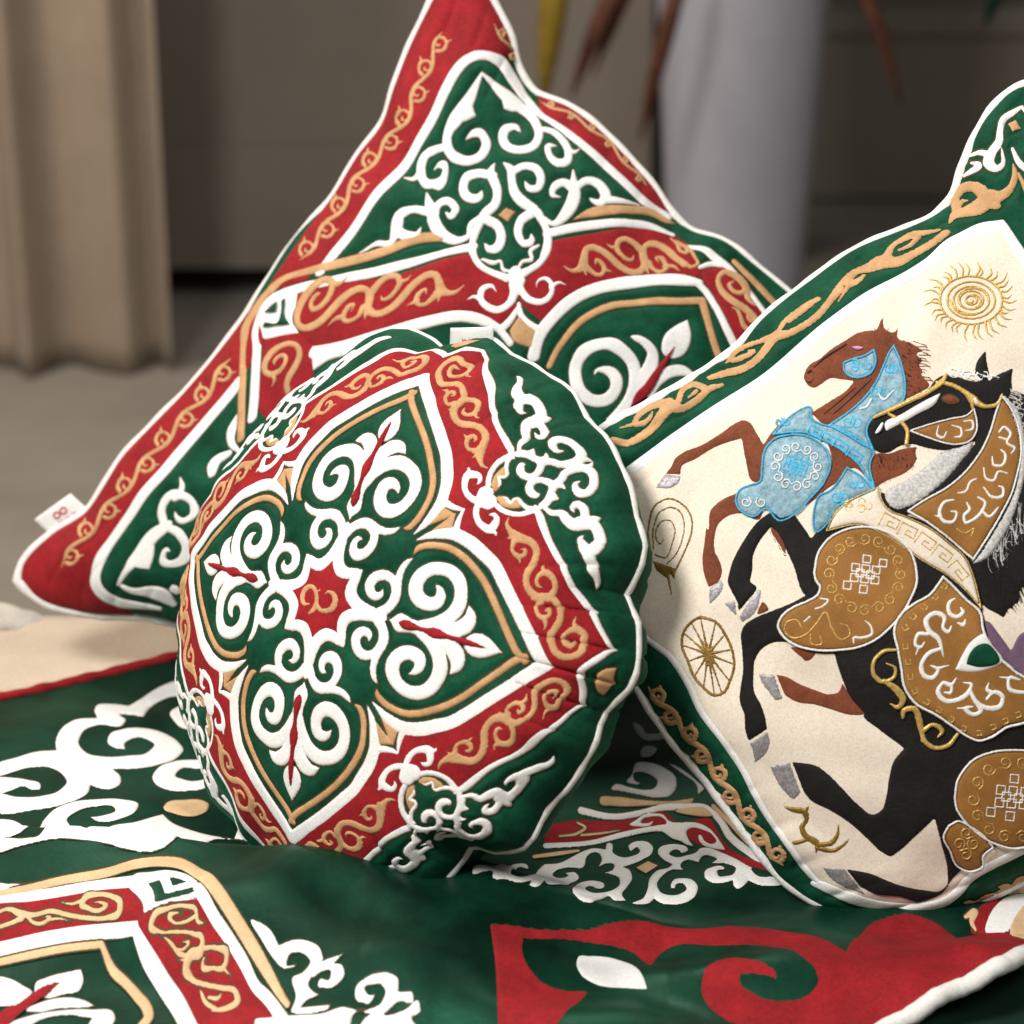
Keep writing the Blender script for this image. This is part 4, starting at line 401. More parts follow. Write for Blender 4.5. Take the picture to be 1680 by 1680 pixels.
 ('blue_stitching','cyan2',0,[('S',[11],[-1376,-789,6.4,-1389,-706,6.3,-1383,-620,5.7,-1324,-512,5.6,-1296,-532,6.2,-1213,-498,4.7,-1146,-441,4.7,-1032,-367,4.8,-930,-311,4.9,-834,-269,5.8,-799,-310,6.3,-657,-354,6.1,-736,-365,5.2,-811,-368,5.1,-903,-396,4.8,-1012,-449,4.7,-1141,-532,4.6,-1254,-616,4.7,-1307,-680,4.9,-1376,-789,5.3]),('S',[0,8,11,17],[-1297,102,5.5,-1204,106,5.5,-1114,95,5.7,-1034,72,6.1,-977,32,6.5,-970,-63,5.8,-1011,-189,6.2,-985,-243,6.5,-848,-265,6.5,-944,-304,4.9,-1045,-361,4.8,-1157,-441,6.6,-1137,-317,6,-1145,-190,6.3,-1179,-92,6.6,-1238,-3,6.8,-1280,57,6.7,-1297,102,6.6]),('S',[0,6,9],[-1359,-20,5.9,-1291,-36,6.4,-1253,-88,6.4,-1267,-155,5.3,-1320,-211,4.9,-1385,-227,5.8,-1416,-213,6.2,-1393,-147,5.6,-1362,-71,5.8,-1359,-20,6.1]),('S',[0,2,11],[-870,-443,4.7,-768,-390,4.9,-647,-360,6.3,-698,-501,5.3,-735,-620,6.3,-700,-678,6.4,-699,-757,4.8,-827,-718,6.4,-865,-673,6.4,-840,-588,5.8,-847,-508,6.5,-870,-443,6.6]),('S',[],[-1293,-898,6.2,-1331,-862,6.4,-1345,-790,5.9,-1306,-704,5.1,-1233,-616,4.6,-1134,-549,4.7,-1027,-513,5.5,-951,-534,6.8,-906,-608,6.7,-894,-719,6.3,-877,-812,6,-894,-928,5,-1013,-986,5.3,-999,-1051,5.6,-1038,-1098,5,-1096,-1128,5.1,-1149,-1127,5.7,-1195,-1084,6.2,-1190,-1026,5.7,-1176,-956,6.2,-1238,-924,5.9,-1293,-898,6]),('S',[0,1,2,3,4],[-1188,-687,3.9,-1147,-655,4.6,-1127,-683,4.5,-1167,-714,4.6,-1188,-687,5.9]),('S',[0,1,2,3,4],[-1210,-756,4,-1170,-725,4.6,-1148,-751,4.6,-1186,-782,4.5,-1210,-756,5.6]),('S',[0,1,2,3,4],[-1163,-719,3.9,-1123,-687,4.6,-1102,-714,4.6,-1141,-746,4.5,-1163,-719,5.8]),('S',[0,1,2,3,4],[-1115,-682,3.9,-1074,-650,4.6,-1054,-677,4.5,-1095,-709,4.6,-1115,-682,5.9]),('S',[0,1,2,3,4],[-1173,-753,4,-1134,-722,4.6,-1112,-749,4.6,-1150,-780,4.5,-1173,-753,5.6]),('S',[0,1,2,3,4],[-1126,-718,3.9,-1085,-686,4.6,-1064,-713,4.6,-1104,-745,4.5,-1126,-718,5.7]),('S',[0,1,2,3,4],[-1182,-787,4,-1144,-756,4.5,-1121,-783,4.7,-1158,-813,4.4,-1182,-787,5.5]),('S',[0,1,2,3,4],[-1137,-751,4,-1098,-719,4.6,-1076,-746,4.6,-1114,-777,4.5,-1137,-751,5.6]),('S',[0,1,2,3,4],[-1091,-714,3.9,-1050,-682,4.6,-1029,-709,4.6,-1069,-740,4.5,-1091,-714,5.8]),('S',[0,1,2,3,4],[-1110,-782,4,-1072,-751,4.5,-1049,-777,4.7,-1086,-807,4.4,-1110,-782,5.5]),('S',[0,1,2,3,4],[-1105,-633,3.8,-1063,-601,4.6,-1043,-629,4.5,-1085,-661,4.6,-1105,-633,6]),('S',[0,1,2,3,4],[-1185,-833,4.1,-1149,-803,4.5,-1124,-829,4.7,-1160,-859,4.4,-1185,-833,5.3]),('S',[0,1,2,3,4,5,6],[-1232,-592,7.4,-1247,-550,5.1,-1162,-499,5.6,-1150,-530,5.3,-1200,-561,5.4,-1206,-546,5.2,-1181,-531,5]),('S',[0,1,2,3,4,5,6],[-1132,-531,7.4,-1148,-490,5.2,-1065,-440,5.5,-1052,-471,5.3,-1101,-500,5.4,-1107,-486,5.3,-1082,-471,5]),('S',[0,1,2,3,4,5,6],[-1046,-472,7,-1058,-428,5.1,-965,-382,5.5,-955,-415,5.2,-1010,-442,5.4,-1014,-426,5.1,-987,-413,5]),('S',[0,1,2,3,4,5,6],[-935,-417,6.8,-949,-374,5.1,-858,-330,5.5,-847,-362,5.2,-901,-388,5.4,-906,-373,5.2,-879,-360,5.1]),('S',[],[-1200,21,6.5,-1169,26,5.7,-1148,48,6.1,-1152,69,6.7,-1173,73,4.9,-1190,62,4.7,-1193,47,5.6,-1184,40,4.3,-1173,45,1.3]),('S',[],[-1200,21,8.1,-1222,48,3.2]),('S',[],[-1176,52,8,-1166,29,6.8,-1182,5,5.4,-1208,-3,6,-1222,8,6.3,-1217,26,4.6,-1202,36,4.5,-1190,32,5.3,-1190,23,1.6]),('S',[],[-1176,52,6.7,-1218,54,2.7]),('S',[],[-1113,-80,6.6,-1081,-76,5.7,-1062,-53,6.1,-1065,-32,6.7,-1085,-28,5,-1103,-40,4.7,-1106,-55,5.6,-1096,-61,4.3,-1086,-56,1.3]),('S',[],[-1113,-80,8.1,-1135,-54,3.2]),('S',[],[-1113,-80,8,-1102,-104,6.8,-1118,-129,5.4,-1143,-136,6,-1157,-125,6.2,-1153,-107,4.6,-1137,-97,4.5,-1126,-101,5.2,-1125,-110,1.5]),('S',[],[-1113,-80,6.9,-1153,-79,2.8]),('S',[],[-1080,-318,6.4,-1046,-314,5.6,-1023,-288,6,-1027,-265,6.7,-1049,-260,5,-1069,-273,4.6,-1073,-290,5.5,-1062,-297,4.3,-1050,-292,1.2]),('S',[],[-1080,-318,8,-1104,-288,3.2]),('S',[],[-1063,-295,7.9,-1052,-321,6.6,-1070,-349,5.2,-1098,-357,5.9,-1114,-344,6.2,-1108,-324,4.5,-1091,-314,4.4,-1078,-318,5.2,-1078,-328,1.5]),('S',[],[-1063,-295,6.7,-1108,-293,2.7]),('S',[],[-1320,-113,5.6,-1295,-110,5,-1279,-92,5.4,-1283,-75,5.8,-1299,-72,4.3,-1313,-81,4.1,-1315,-93,4.8,-1307,-98,3.7,-1299,-95,1.1]),('S',[],[-1320,-113,6.8,-1338,-92,2.7]),('S',[],[-1351,-140,5.5,-1327,-139,6,-1316,-154,5.8,-1325,-171,4.5,-1343,-178,4.6,-1354,-171,5.1,-1353,-159,3.9,-1343,-153,3.5,-1335,-155,1.3]),('S',[],[-1351,-140,5.3,-1377,-165,2.1]),('S',[],[-1336,-147,6.8,-1346,-130,6.1,-1368,-130,4.7,-1384,-144,5,-1383,-159,5.4,-1370,-164,4.1,-1357,-157,3.8,-1355,-148,4.4,-1360,-143,1.4]),('S',[],[-1336,-147,5.7,-1352,-177,2.3]),('S',[],[-770,-561,7.2,-738,-558,6,-716,-535,6.4,-717,-514,7.6,-737,-508,5.4,-756,-520,4.9,-761,-536,6.2,-752,-542,4.8,-740,-538,1.4]),('S',[],[-770,-561,9.1,-789,-533,3.6]),('S',[],[-755,-544,8.9,-747,-568,7.2,-766,-593,5.6,-792,-600,6.7,-805,-588,6.9,-799,-569,4.8,-782,-560,4.9,-770,-564,5.9,-771,-574,1.7]),('S',[],[-755,-544,7.6,-795,-540,3.1]),('S',[],[-746,-433,6.3,-723,-431,5.5,-708,-415,5.8,-710,-400,6.5,-724,-396,4.9,-737,-404,4.5,-740,-415,5.4,-733,-420,4.2,-725,-417,1.2]),('S',[],[-746,-433,7.8,-760,-413,3.1]),('S',[],[-746,-433,7.7,-739,-450,6.4,-752,-468,5.1,-771,-473,5.9,-781,-464,6,-776,-451,4.3,-764,-444,4.4,-756,-447,5.1,-757,-454,1.5]),('S',[],[-746,-433,6.7,-775,-430,2.7]),('S',[],[-1396,-703,5.7,-1372,-700,4.8,-1356,-683,5.2,-1357,-667,6.3,-1372,-664,4.3,-1386,-673,3.9,-1389,-684,5,-1382,-689,3.8,-1374,-685,1.1]),('S',[],[-1396,-703,7.3,-1411,-683,3]),('S',[],[-1396,-703,7.2,-1389,-721,5.9,-1402,-739,4.6,-1421,-745,5.2,-1432,-736,5.5,-1427,-722,3.9,-1415,-715,3.9,-1407,-718,4.7,-1407,-725,1.4]),('S',[],[-1396,-703,6,-1426,-701,2.4])]),
 ('silver_stitching','wthread2',0,[('S',[],[-1036,-634,4.5,-1008,-629,3.7,-988,-608,4,-990,-590,5,-1007,-586,3.3,-1023,-598,3,-1028,-611,4,-1020,-617,3,-1010,-612,0.8]),('S',[],[-1036,-634,5.9,-1053,-611,2.4]),('S',[],[-1010,-663,4.7,-1002,-638,3.8,-978,-622,3.8,-959,-625,5,-957,-642,3.5,-970,-656,2.9,-985,-658,3.8,-990,-650,3.2,-984,-641,0.9]),('S',[],[-1010,-663,5.8,-987,-682,2.3]),('S',[],[-1010,-710,5.6,-1001,-729,5.1,-976,-728,3.6,-958,-711,3.7,-958,-694,4.6,-972,-689,3.2,-986,-697,2.8,-990,-709,3.6,-984,-713,1.2]),('S',[],[-1010,-710,4.2,-989,-676,1.7]),('S',[],[-1036,-761,4,-1010,-746,4.1,-989,-752,5,-988,-771,3.7,-1003,-786,3.2,-1019,-787,3.9,-1025,-777,3.4,-1019,-766,2.6,-1009,-763,0.9]),('S',[],[-1036,-761,4.5,-1047,-795,1.8]),('S',[],[-1080,-803,4.1,-1095,-827,4.6,-1087,-845,4.6,-1066,-845,3.4,-1050,-832,3.5,-1050,-817,4.1,-1061,-812,3,-1073,-818,2.7,-1076,-827,1]),('S',[],[-1080,-803,4.2,-1042,-792,1.7]),('S',[],[-1132,-826,5,-1111,-835,5.1,-1110,-856,3.9,-1128,-872,3.5,-1147,-872,4.1,-1152,-859,3.6,-1144,-847,2.8,-1132,-844,3.1,-1127,-849,1.1]),('S',[],[-1132,-826,4.1,-1168,-843,1.6]),('S',[],[-1180,-823,4.4,-1207,-828,3.9,-1223,-848,4.2,-1218,-865,4.4,-1200,-868,3.3,-1186,-858,3.2,-1184,-845,3.7,-1193,-840,2.9,-1202,-844,0.9]),('S',[],[-1180,-823,5.4,-1159,-845,2.1]),('S',[],[-1211,-795,4.9,-1215,-819,4.1,-1236,-835,3.8,-1257,-832,4.5,-1261,-816,3.7,-1250,-802,3,-1235,-800,3.5,-1229,-808,3.2,-1233,-816,0.9]),('S',[],[-1211,-795,5.3,-1236,-777,2.2]),('S',[],[-1214,-749,5.6,-1225,-730,5.1,-1249,-731,3.6,-1267,-748,3.8,-1266,-765,4.4,-1252,-770,3.3,-1238,-762,2.9,-1234,-750,3.6,-1241,-746,1.2]),('S',[],[-1214,-749,4.3,-1233,-783,1.7]),('S',[],[-1188,-697,3.9,-1215,-713,4.2,-1235,-707,5.2,-1235,-687,3.6,-1218,-672,3.2,-1201,-670,4.2,-1197,-681,3.4,-1204,-692,2.5,-1214,-695,0.9]),('S',[],[-1188,-697,4.4,-1172,-662,1.8]),('S',[],[-1139,-654,3.9,-1120,-629,4.4,-1124,-610,5.3,-1145,-609,3.5,-1163,-623,3.3,-1166,-639,4.4,-1156,-644,3.2,-1143,-638,2.5,-1139,-629,0.9]),('S',[],[-1139,-654,4.2,-1178,-666,1.7]),('S',[],[-1083,-630,5.6,-1103,-621,5.6,-1098,-598,3.6,-1077,-581,3.5,-1059,-582,4.7,-1056,-595,3.4,-1067,-609,2.7,-1079,-612,3.5,-1083,-606,1.3]),('S',[],[-1083,-630,4,-1044,-613,1.6]),('S',[],[-1074,-1020,4.2,-1045,-1014,3.8,-1030,-993,4.3,-1037,-975,4.3,-1056,-973,3.3,-1071,-984,3.3,-1071,-998,3.6,-1061,-1002,2.8,-1052,-998,0.8]),('S',[],[-1074,-1020,5.1,-1098,-998,2]),('S',[],[-1090,-1046,5.2,-1077,-1066,4.7,-1088,-1088,3.7,-1110,-1096,3.8,-1126,-1087,4.1,-1124,-1071,3.2,-1111,-1062,2.9,-1099,-1065,3.3,-1098,-1073,1.1]),('S',[],[-1090,-1046,4.4,-1128,-1047,1.7]),('S',[],[-1110,-102,3.9,-1058,-84,6,-1059,-22,5.7,-1061,0,2.9]),('S',[],[-1106,-239,3.3,-1091,-194,6.5,-1110,-155,7])]),
 ('black_horse','black',0,[('P',[17,25],[-1007,-181,-996,-233,-960,-273,-890,-268,-834,-253,-791,-222,-764,-174,-755,-117,-717,-46,-642,15,-557,92,-502,163,-478,250,-472,277,-431,139,-436,-70,-481,-242,-619,-326,-590,-350,-492,-336,-375,-245,-326,-37,-371,405,-608,634,-660,655,-741,712,-756,603,-768,518,-815,444,-889,383,-947,314,-956,248,-937,198,-954,62,-985,-76]),('P',[1],[-898,510,-950,613,-880,587,-749,528,-789,469]),('P',[8,11,15],[-980,-967,-970,-1051,-913,-1161,-835,-1256,-771,-1306,-725,-1332,-651,-1331,-566,-1328,-515,-1344,-547,-1277,-608,-1184,-654,-1206,-713,-1169,-787,-1137,-843,-1078,-885,-991,-765,-968,-615,-961,-400,-974,-289,-878,-501,-730,-680,-704,-673,-787,-760,-807,-900,-845,-973,-900]),('P',[12,13],[-414,-967,-419,-1052,-439,-1185,-449,-1272,-437,-1341,-407,-1372,-307,-1414,-175,-1474,-92,-1530,-13,-1576,80,-1599,167,-1643,262,-1674,226,-1538,155,-1508,62,-1483,-25,-1472,-131,-1420,-204,-1374,-245,-1313,-248,-1248,-215,-1192,-101,-1123,-24,-1034,25,-910,-237,-756]),('P',[13],[-697,-792,-726,-660,-590,-455,-603,-357,-526,-354,-409,-266,-227,-161,83,-93,286,-163,405,-224,635,-281,879,-195,1080,-279,1302,-415,847,-956,701,-1003,514,-1062,402,-1073,301,-1081,142,-1053,-14,-1012,-193,-961,-416,-966,-613,-943]),('P',[2,12,13,22,30,31,39,40],[415,-1084,574,-1044,714,-993,749,-1074,832,-1150,941,-1231,997,-1285,1000,-1329,914,-1366,765,-1393,647,-1414,574,-1437,474,-1546,692,-1589,762,-1584,867,-1527,1002,-1471,1143,-1436,1270,-1413,1310,-1394,1303,-1338,1254,-1202,1205,-1064,1357,-1118,1582,-1226,1695,-1334,1706,-1374,1638,-1421,1509,-1492,1365,-1551,1272,-1647,1457,-1675,1553,-1641,1615,-1569,1749,-1531,1759,-1427,1658,-1230,1594,-1046,1587,-925,1595,-652,1050,-267,478,-847]),('P',[3,5,7,9,11],[-639,590,-578,658,-466,707,600,248,437,72,445,20,456,19,496,-24,482,-39,501,-74,483,-75,497,-138,427,-168,363,-194,238,-153,83,-93])]),
 ('throat_fur','silverw',0,[('P',[0],[-472,279,-441,237,-427,167,-408,70,-401,-41,-403,-140,-430,-242,-474,-306,-541,-328,-589,-313,-592,-269,-568,-191,-552,-99,-549,1,-548,96,-504,185])]),
 ('mane_fur','silverw',0,[('S',[],[-607,563,6.5,-496,580,16.2,-324,534,21.4,-209,473,23.5,-27,307,24.6,37,195,35.5,84,69,38.7,111,-45,24.2,104,-96,7.5])]),
 ('black_fur','black2',0,[('S',[],[-521,-312,2.7,-527,-273,0.9]),('S',[],[-509,-281,2.7,-521,-250,0.9]),('S',[],[-554,-293,2.3,-520,-232,0.8]),('S',[],[-508,-263,2.6,-547,-248,0.9]),('S',[],[-548,-233,2.3,-531,-213,0.8]),('S',[],[-556,-203,2.5,-542,-208,0.8]),('S',[],[-517,-226,2.6,-522,-169,0.9]),('S',[],[-527,-210,2.7,-542,-176,0.9]),('S',[],[-546,-152,2.6,-546,-164,0.9]),('S',[],[-532,-127,2.4,-538,-138,0.8]),('S',[],[-492,-127,2.4,-535,-118,0.8]),('S',[],[-510,-100,2.7,-521,-85,0.9]),('S',[],[-513,-125,2.6,-520,-67,0.9]),('S',[],[-489,-76,2.4,-532,-65,0.8]),('S',[],[-548,-59,2.2,-536,-54,0.8]),('S',[],[-550,-58,2.3,-519,-17,0.8]),('S',[],[-531,-55,2.6,-527,-10,0.9]),('S',[],[-511,-29,2.7,-521,14,0.9]),('S',[],[-528,0,2.5,-512,41,0.8]),('S',[],[-509,-9,2.8,-535,31,0.9]),('S',[],[-491,42,2.5,-533,49,0.8]),('S',[],[-513,78,2.6,-512,91,0.9]),('S',[],[-556,75,2.3,-525,93,0.8]),('S',[],[-514,128,2.3,-503,135,0.8]),('S',[],[-474,119,2.6,-517,136,0.9]),('S',[],[-28,334,4,-25,289,1]),('S',[],[-17,323,3.9,-20,273,1]),('S',[],[-4,316,3.9,-15,256,1]),('S',[],[-20,276,4,-10,240,1]),('S',[],[6,283,3.8,-5,224,1]),('S',[],[13,268,3.8,-1,207,1]),('S',[],[20,254,3.8,4,191,0.9]),('S',[],[-2,208,4.1,9,175,1]),('S',[],[32,225,3.8,13,159,0.9]),('S',[],[9,178,4.1,18,143,1]),('S',[],[22,171,4,22,126,1]),('S',[],[35,164,3.8,26,110,1]),('S',[],[50,159,3.7,31,94,0.9]),('S',[],[35,122,3.9,35,78,1]),('S',[],[59,127,3.7,39,62,0.9]),('S',[],[50,98,3.9,44,47,1]),('S',[],[47,73,3.9,48,31,1]),('S',[],[51,57,3.9,53,15,1]),('S',[],[51,36,4,57,0,1]),('S',[],[52,17,4,62,-16,1]),('S',[],[59,4,3.9,67,-31,1]),('S',[],[82,8,3.8,72,-47,0.9]),('S',[],[96,3,3.7,76,-62,0.9]),('S',[],[74,-42,3.9,81,-77,1]),('S',[],[75,-61,3.9,86,-93,1]),('S',[],[110,-44,3.7,91,-108,0.9]),('S',[],[100,-75,3.8,96,-123,0.9])]),
 ('mane_strands','blackhair',0,[('S',[],[235,-97,8.3,358,-153,5.4,451,-152,0.9]),('S',[],[283,-122,8.1,347,-139,5.2,456,-108,0.8]),('S',[],[304,-93,8.4,370,-121,5.6,448,-137,0.9]),('S',[],[291,-84,8.2,362,-104,5.4,513,-97,0.9]),('S',[],[285,-31,8.8,379,-91,5.5,465,-83,0.9]),('S',[],[258,-12,8.6,391,-83,5.3,509,-59,0.8]),('S',[],[279,-3,8.6,374,-58,5.5,521,-60,0.9]),('S',[],[314,-11,8.3,401,-41,5.4,515,-46,0.9]),('S',[],[315,9,8.5,395,-28,5.4,520,-23,0.8]),('S',[],[336,12,8.2,409,-10,5.5,487,-36,0.9]),('S',[],[322,40,8.4,420,-2,5.3,532,-2,0.9]),('S',[],[328,60,8.3,430,17,5.4,527,-1,0.9]),('S',[],[347,85,8.5,443,33,5.3,521,33,0.9]),('S',[],[350,79,8,436,56,5.3,545,49,0.9]),('S',[],[319,138,8.6,443,67,5.3,532,74,0.8]),('S',[],[366,123,8.6,452,77,5.5,496,71,0.9])]),
 ('mane_sheen','greyhair',0,[('S',[],[132,-17,2.1,191,-49,1.8,245,-49,0.7]),('S',[],[94,-1,2.1,99,21,1.7,179,4,0.7]),('S',[],[58,44,2,94,32,1.8,221,-15,0.7]),('S',[],[120,15,1.9,132,34,1.6,276,-43,0.8]),('S',[],[78,33,2,147,18,1.7,172,35,0.7]),('S',[],[95,70,2.2,168,2,1.7,168,47,0.8]),('S',[],[80,75,2.1,231,-5,1.8,260,-5,0.7]),('S',[],[143,37,2.2,146,63,1.7,171,63,0.7]),('S',[],[111,75,2.1,239,25,2,230,33,0.8]),('S',[],[150,47,2.2,88,89,2,223,47,0.7]),('S',[],[48,136,2.2,216,43,2,197,73,0.8]),('S',[],[54,133,2.2,217,35,1.9,196,82,0.8]),('S',[],[165,93,2.1,122,122,2,272,40,0.8]),('S',[],[79,137,2.2,217,55,1.9,208,93,0.8]),('S',[],[81,135,2.2,158,94,1.7,200,106,0.7]),('S',[],[123,116,2.2,88,182,1.8,210,109,0.8]),('S',[],[143,111,2.2,118,169,1.7,174,141,0.7]),('S',[],[146,112,2,156,130,1.7,199,133,0.7]),('S',[],[103,173,2.2,96,200,1.9,234,119,0.8]),('S',[],[82,180,1.9,109,181,1.7,203,148,0.7]),('S',[],[59,211,2.1,161,174,2,137,201,0.8]),('S',[],[66,206,2,206,160,1.7,202,167,0.8]),('S',[],[105,178,1.8,147,186,1.7,221,162,0.7]),('S',[],[76,235,1.9,130,228,1.8,178,200,0.8]),('S',[],[38,279,2.1,177,177,2,134,238,0.8]),('S',[],[109,239,2.1,99,244,1.9,226,186,0.7]),('S',[],[27,306,2.1,137,230,1.8,187,220,0.7]),('S',[],[12,299,2.1,177,217,2,129,268,0.8]),('S',[],[106,240,1.9,159,247,1.8,121,282,0.8]),('S',[],[140,248,1.8,168,259,1.8,122,290,0.7]),('S',[],[28,337,2.1,193,235,1.7,208,241,0.7]),('S',[],[-621,616,3.4,-578,630,2.5,-505,669,0.8]),('S',[],[-609,611,3.4,-549,649,2.6,-523,624,0.9]),('S',[],[-597,606,3.4,-537,644,2.6,-534,589,0.9]),('S',[],[-589,596,3.3,-540,619,2.6,-521,586,0.9]),('S',[],[-581,586,3.3,-518,629,2.5,-471,632,0.8]),('S',[],[-523,645,3.7,-532,589,2.7,-478,602,0.8]),('S',[],[-545,595,3.3,-494,619,2.5,-464,601,0.9]),('S',[],[-498,638,3.8,-496,596,2.8,-479,562,0.9]),('S',[],[-500,613,3.8,-499,573,2.7,-434,601,0.8]),('S',[],[-501,593,3.3,-443,626,2.5,-427,589,0.9]),('S',[],[-483,596,3.8,-470,570,2.6,-417,583,0.8]),('S',[],[-494,562,3.2,-431,602,2.5,-408,574,0.9]),('S',[],[-491,547,3.2,-451,557,2.4,-407,558,0.8]),('S',[],[-444,588,3.8,-443,547,2.7,-375,578,0.8]),('S',[],[-438,576,3.8,-439,534,2.7,-367,568,0.8]),('S',[],[-461,527,3.2,-426,531,2.4,-361,557,0.8]),('S',[],[-442,532,3.3,-369,582,2.6,-358,542,0.9]),('S',[],[-426,533,3.3,-364,570,2.6,-375,501,0.9]),('S',[],[-391,558,3.7,-398,508,2.7,-357,504,0.8]),('S',[],[-367,569,3.7,-350,549,2.8,-342,504,0.9]),('S',[],[-407,499,3.4,-321,565,2.6,-305,531,0.9]),('S',[],[-354,547,3.7,-362,496,2.7,-297,522,0.8]),('S',[],[-372,505,3.4,-345,497,2.5,-304,493,0.8]),('S',[],[-346,519,3.7,-328,499,2.6,-291,491,0.8])]),
 ('brown_mane_lines','dbrown',0.001,[('S',[],[-1290,162,1.9,-1263,182,0.9]),('S',[],[-1260,190,2,-1235,216,1]),('S',[],[-1257,182,1.9,-1233,202,0.9]),('S',[],[-1243,190,1.9,-1212,207,0.9]),('S',[],[-1249,169,1.9,-1233,180,0.9]),('S',[],[-1222,193,1.9,-1208,201,0.9]),('S',[],[-1228,172,1.9,-1211,180,0.9]),('S',[],[-1216,177,1.9,-1186,203,0.9]),('S',[],[-1209,175,1.9,-1187,187,0.9]),('S',[],[-1190,187,1.9,-1165,198,0.9]),('S',[],[-1202,159,1.9,-1179,181,0.9]),('S',[],[-1214,132,1.9,-1191,142,0.9]),('S',[],[-1212,123,1.9,-1178,147,0.9]),('S',[],[-1193,137,1.9,-1162,148,0.9]),('S',[],[-1198,118,1.9,-1186,127,0.9]),('S',[],[-1129,198,1.9,-1101,221,0.9]),('S',[],[-1152,155,1.9,-1133,162,0.9]),('S',[],[-1125,180,1.9,-1093,206,0.9]),('S',[],[-1175,103,1.9,-1157,118,0.9]),('S',[],[-1133,145,1.9,-1109,150,0.9]),('S',[],[-1095,184,1.9,-1065,197,0.9]),('S',[],[-1109,154,1.9,-1094,163,0.9]),('S',[],[-1116,132,1.9,-1099,140,0.9]),('S',[],[-1107,133,1.9,-1092,142,0.9]),('S',[],[-1128,94,1.9,-1107,110,0.9]),('S',[],[-1117,97,1.9,-1105,107,0.9]),('S',[],[-1110,94,1.9,-1082,121,0.9]),('S',[],[-1087,112,1.8,-1064,129,0.9]),('S',[],[-1080,110,1.9,-1060,129,0.9]),('S',[],[-1036,156,1.9,-1019,171,0.9]),('S',[],[-1085,82,1.8,-1054,96,0.9]),('S',[],[-1071,89,1.8,-1039,104,0.9]),('S',[],[-1062,88,1.9,-1048,101,0.9]),('S',[],[-1065,74,1.8,-1039,90,0.9]),('S',[],[-1049,83,1.8,-1024,101,0.9]),('S',[],[-1046,75,1.8,-1016,92,0.9]),('S',[],[-1021,96,1.9,-992,121,0.9]),('S',[],[-1049,49,1.8,-1020,62,0.9]),('S',[],[-974,133,1.9,-959,146,0.9]),('S',[],[-1010,76,1.9,-993,91,0.9]),('S',[],[-960,128,1.9,-927,148,0.9]),('S',[],[-973,101,1.9,-956,115,0.9]),('S',[],[-789,-242,2,-765,-242,1]),('S',[],[-773,-250,2,-747,-249,1]),('S',[],[-712,-144,2.3,-696,-161,1.1]),('S',[],[-753,-267,2.3,-743,-272,1.1]),('S',[],[-798,-247,1.9,-780,-242,0.9]),('S',[],[-746,-207,2.2,-727,-213,1.1]),('S',[],[-771,-247,2,-750,-246,1]),('S',[],[-709,-219,2.4,-699,-229,1.1]),('S',[],[-660,-178,2.3,-645,-192,1.1]),('S',[],[-656,-153,2.2,-637,-165,1.1]),('S',[],[-696,-153,2.3,-684,-164,1.1]),('S',[],[-640,-118,2.2,-620,-133,1.1]),('S',[],[-613,-96,2,-587,-101,1]),('S',[],[-691,-121,2.1,-673,-126,1]),('S',[],[-664,-105,2.3,-647,-122,1.1]),('S',[],[-797,-225,2.3,-785,-229,1.1]),('S',[],[-774,-225,2.4,-766,-236,1.2]),('S',[],[-693,-127,2.1,-667,-134,1]),('S',[],[-747,-269,2.4,-730,-283,1.1]),('S',[],[-734,-138,2.3,-716,-150,1.1]),('S',[],[-803,-244,2.1,-779,-245,1]),('S',[],[-693,-215,2.1,-673,-217,1]),('S',[],[-624,-91,2.3,-613,-107,1.1]),('S',[],[-750,-220,2.2,-735,-224,1]),('S',[],[-738,-190,2.3,-724,-198,1.1]),('S',[],[-770,-271,2.4,-762,-285,1.2]),('S',[],[-633,-119,2.2,-617,-129,1.1]),('S',[],[-762,-252,2.1,-743,-255,1]),('S',[],[-735,-245,2.1,-707,-246,1]),('S',[],[-673,-201,2.1,-647,-203,1]),('S',[],[-690,-96,2.1,-669,-101,1]),('S',[],[-695,-226,2.1,-675,-227,1]),('S',[],[-714,-175,2.2,-692,-182,1]),('S',[],[-688,-194,2.2,-673,-200,1.1])]),
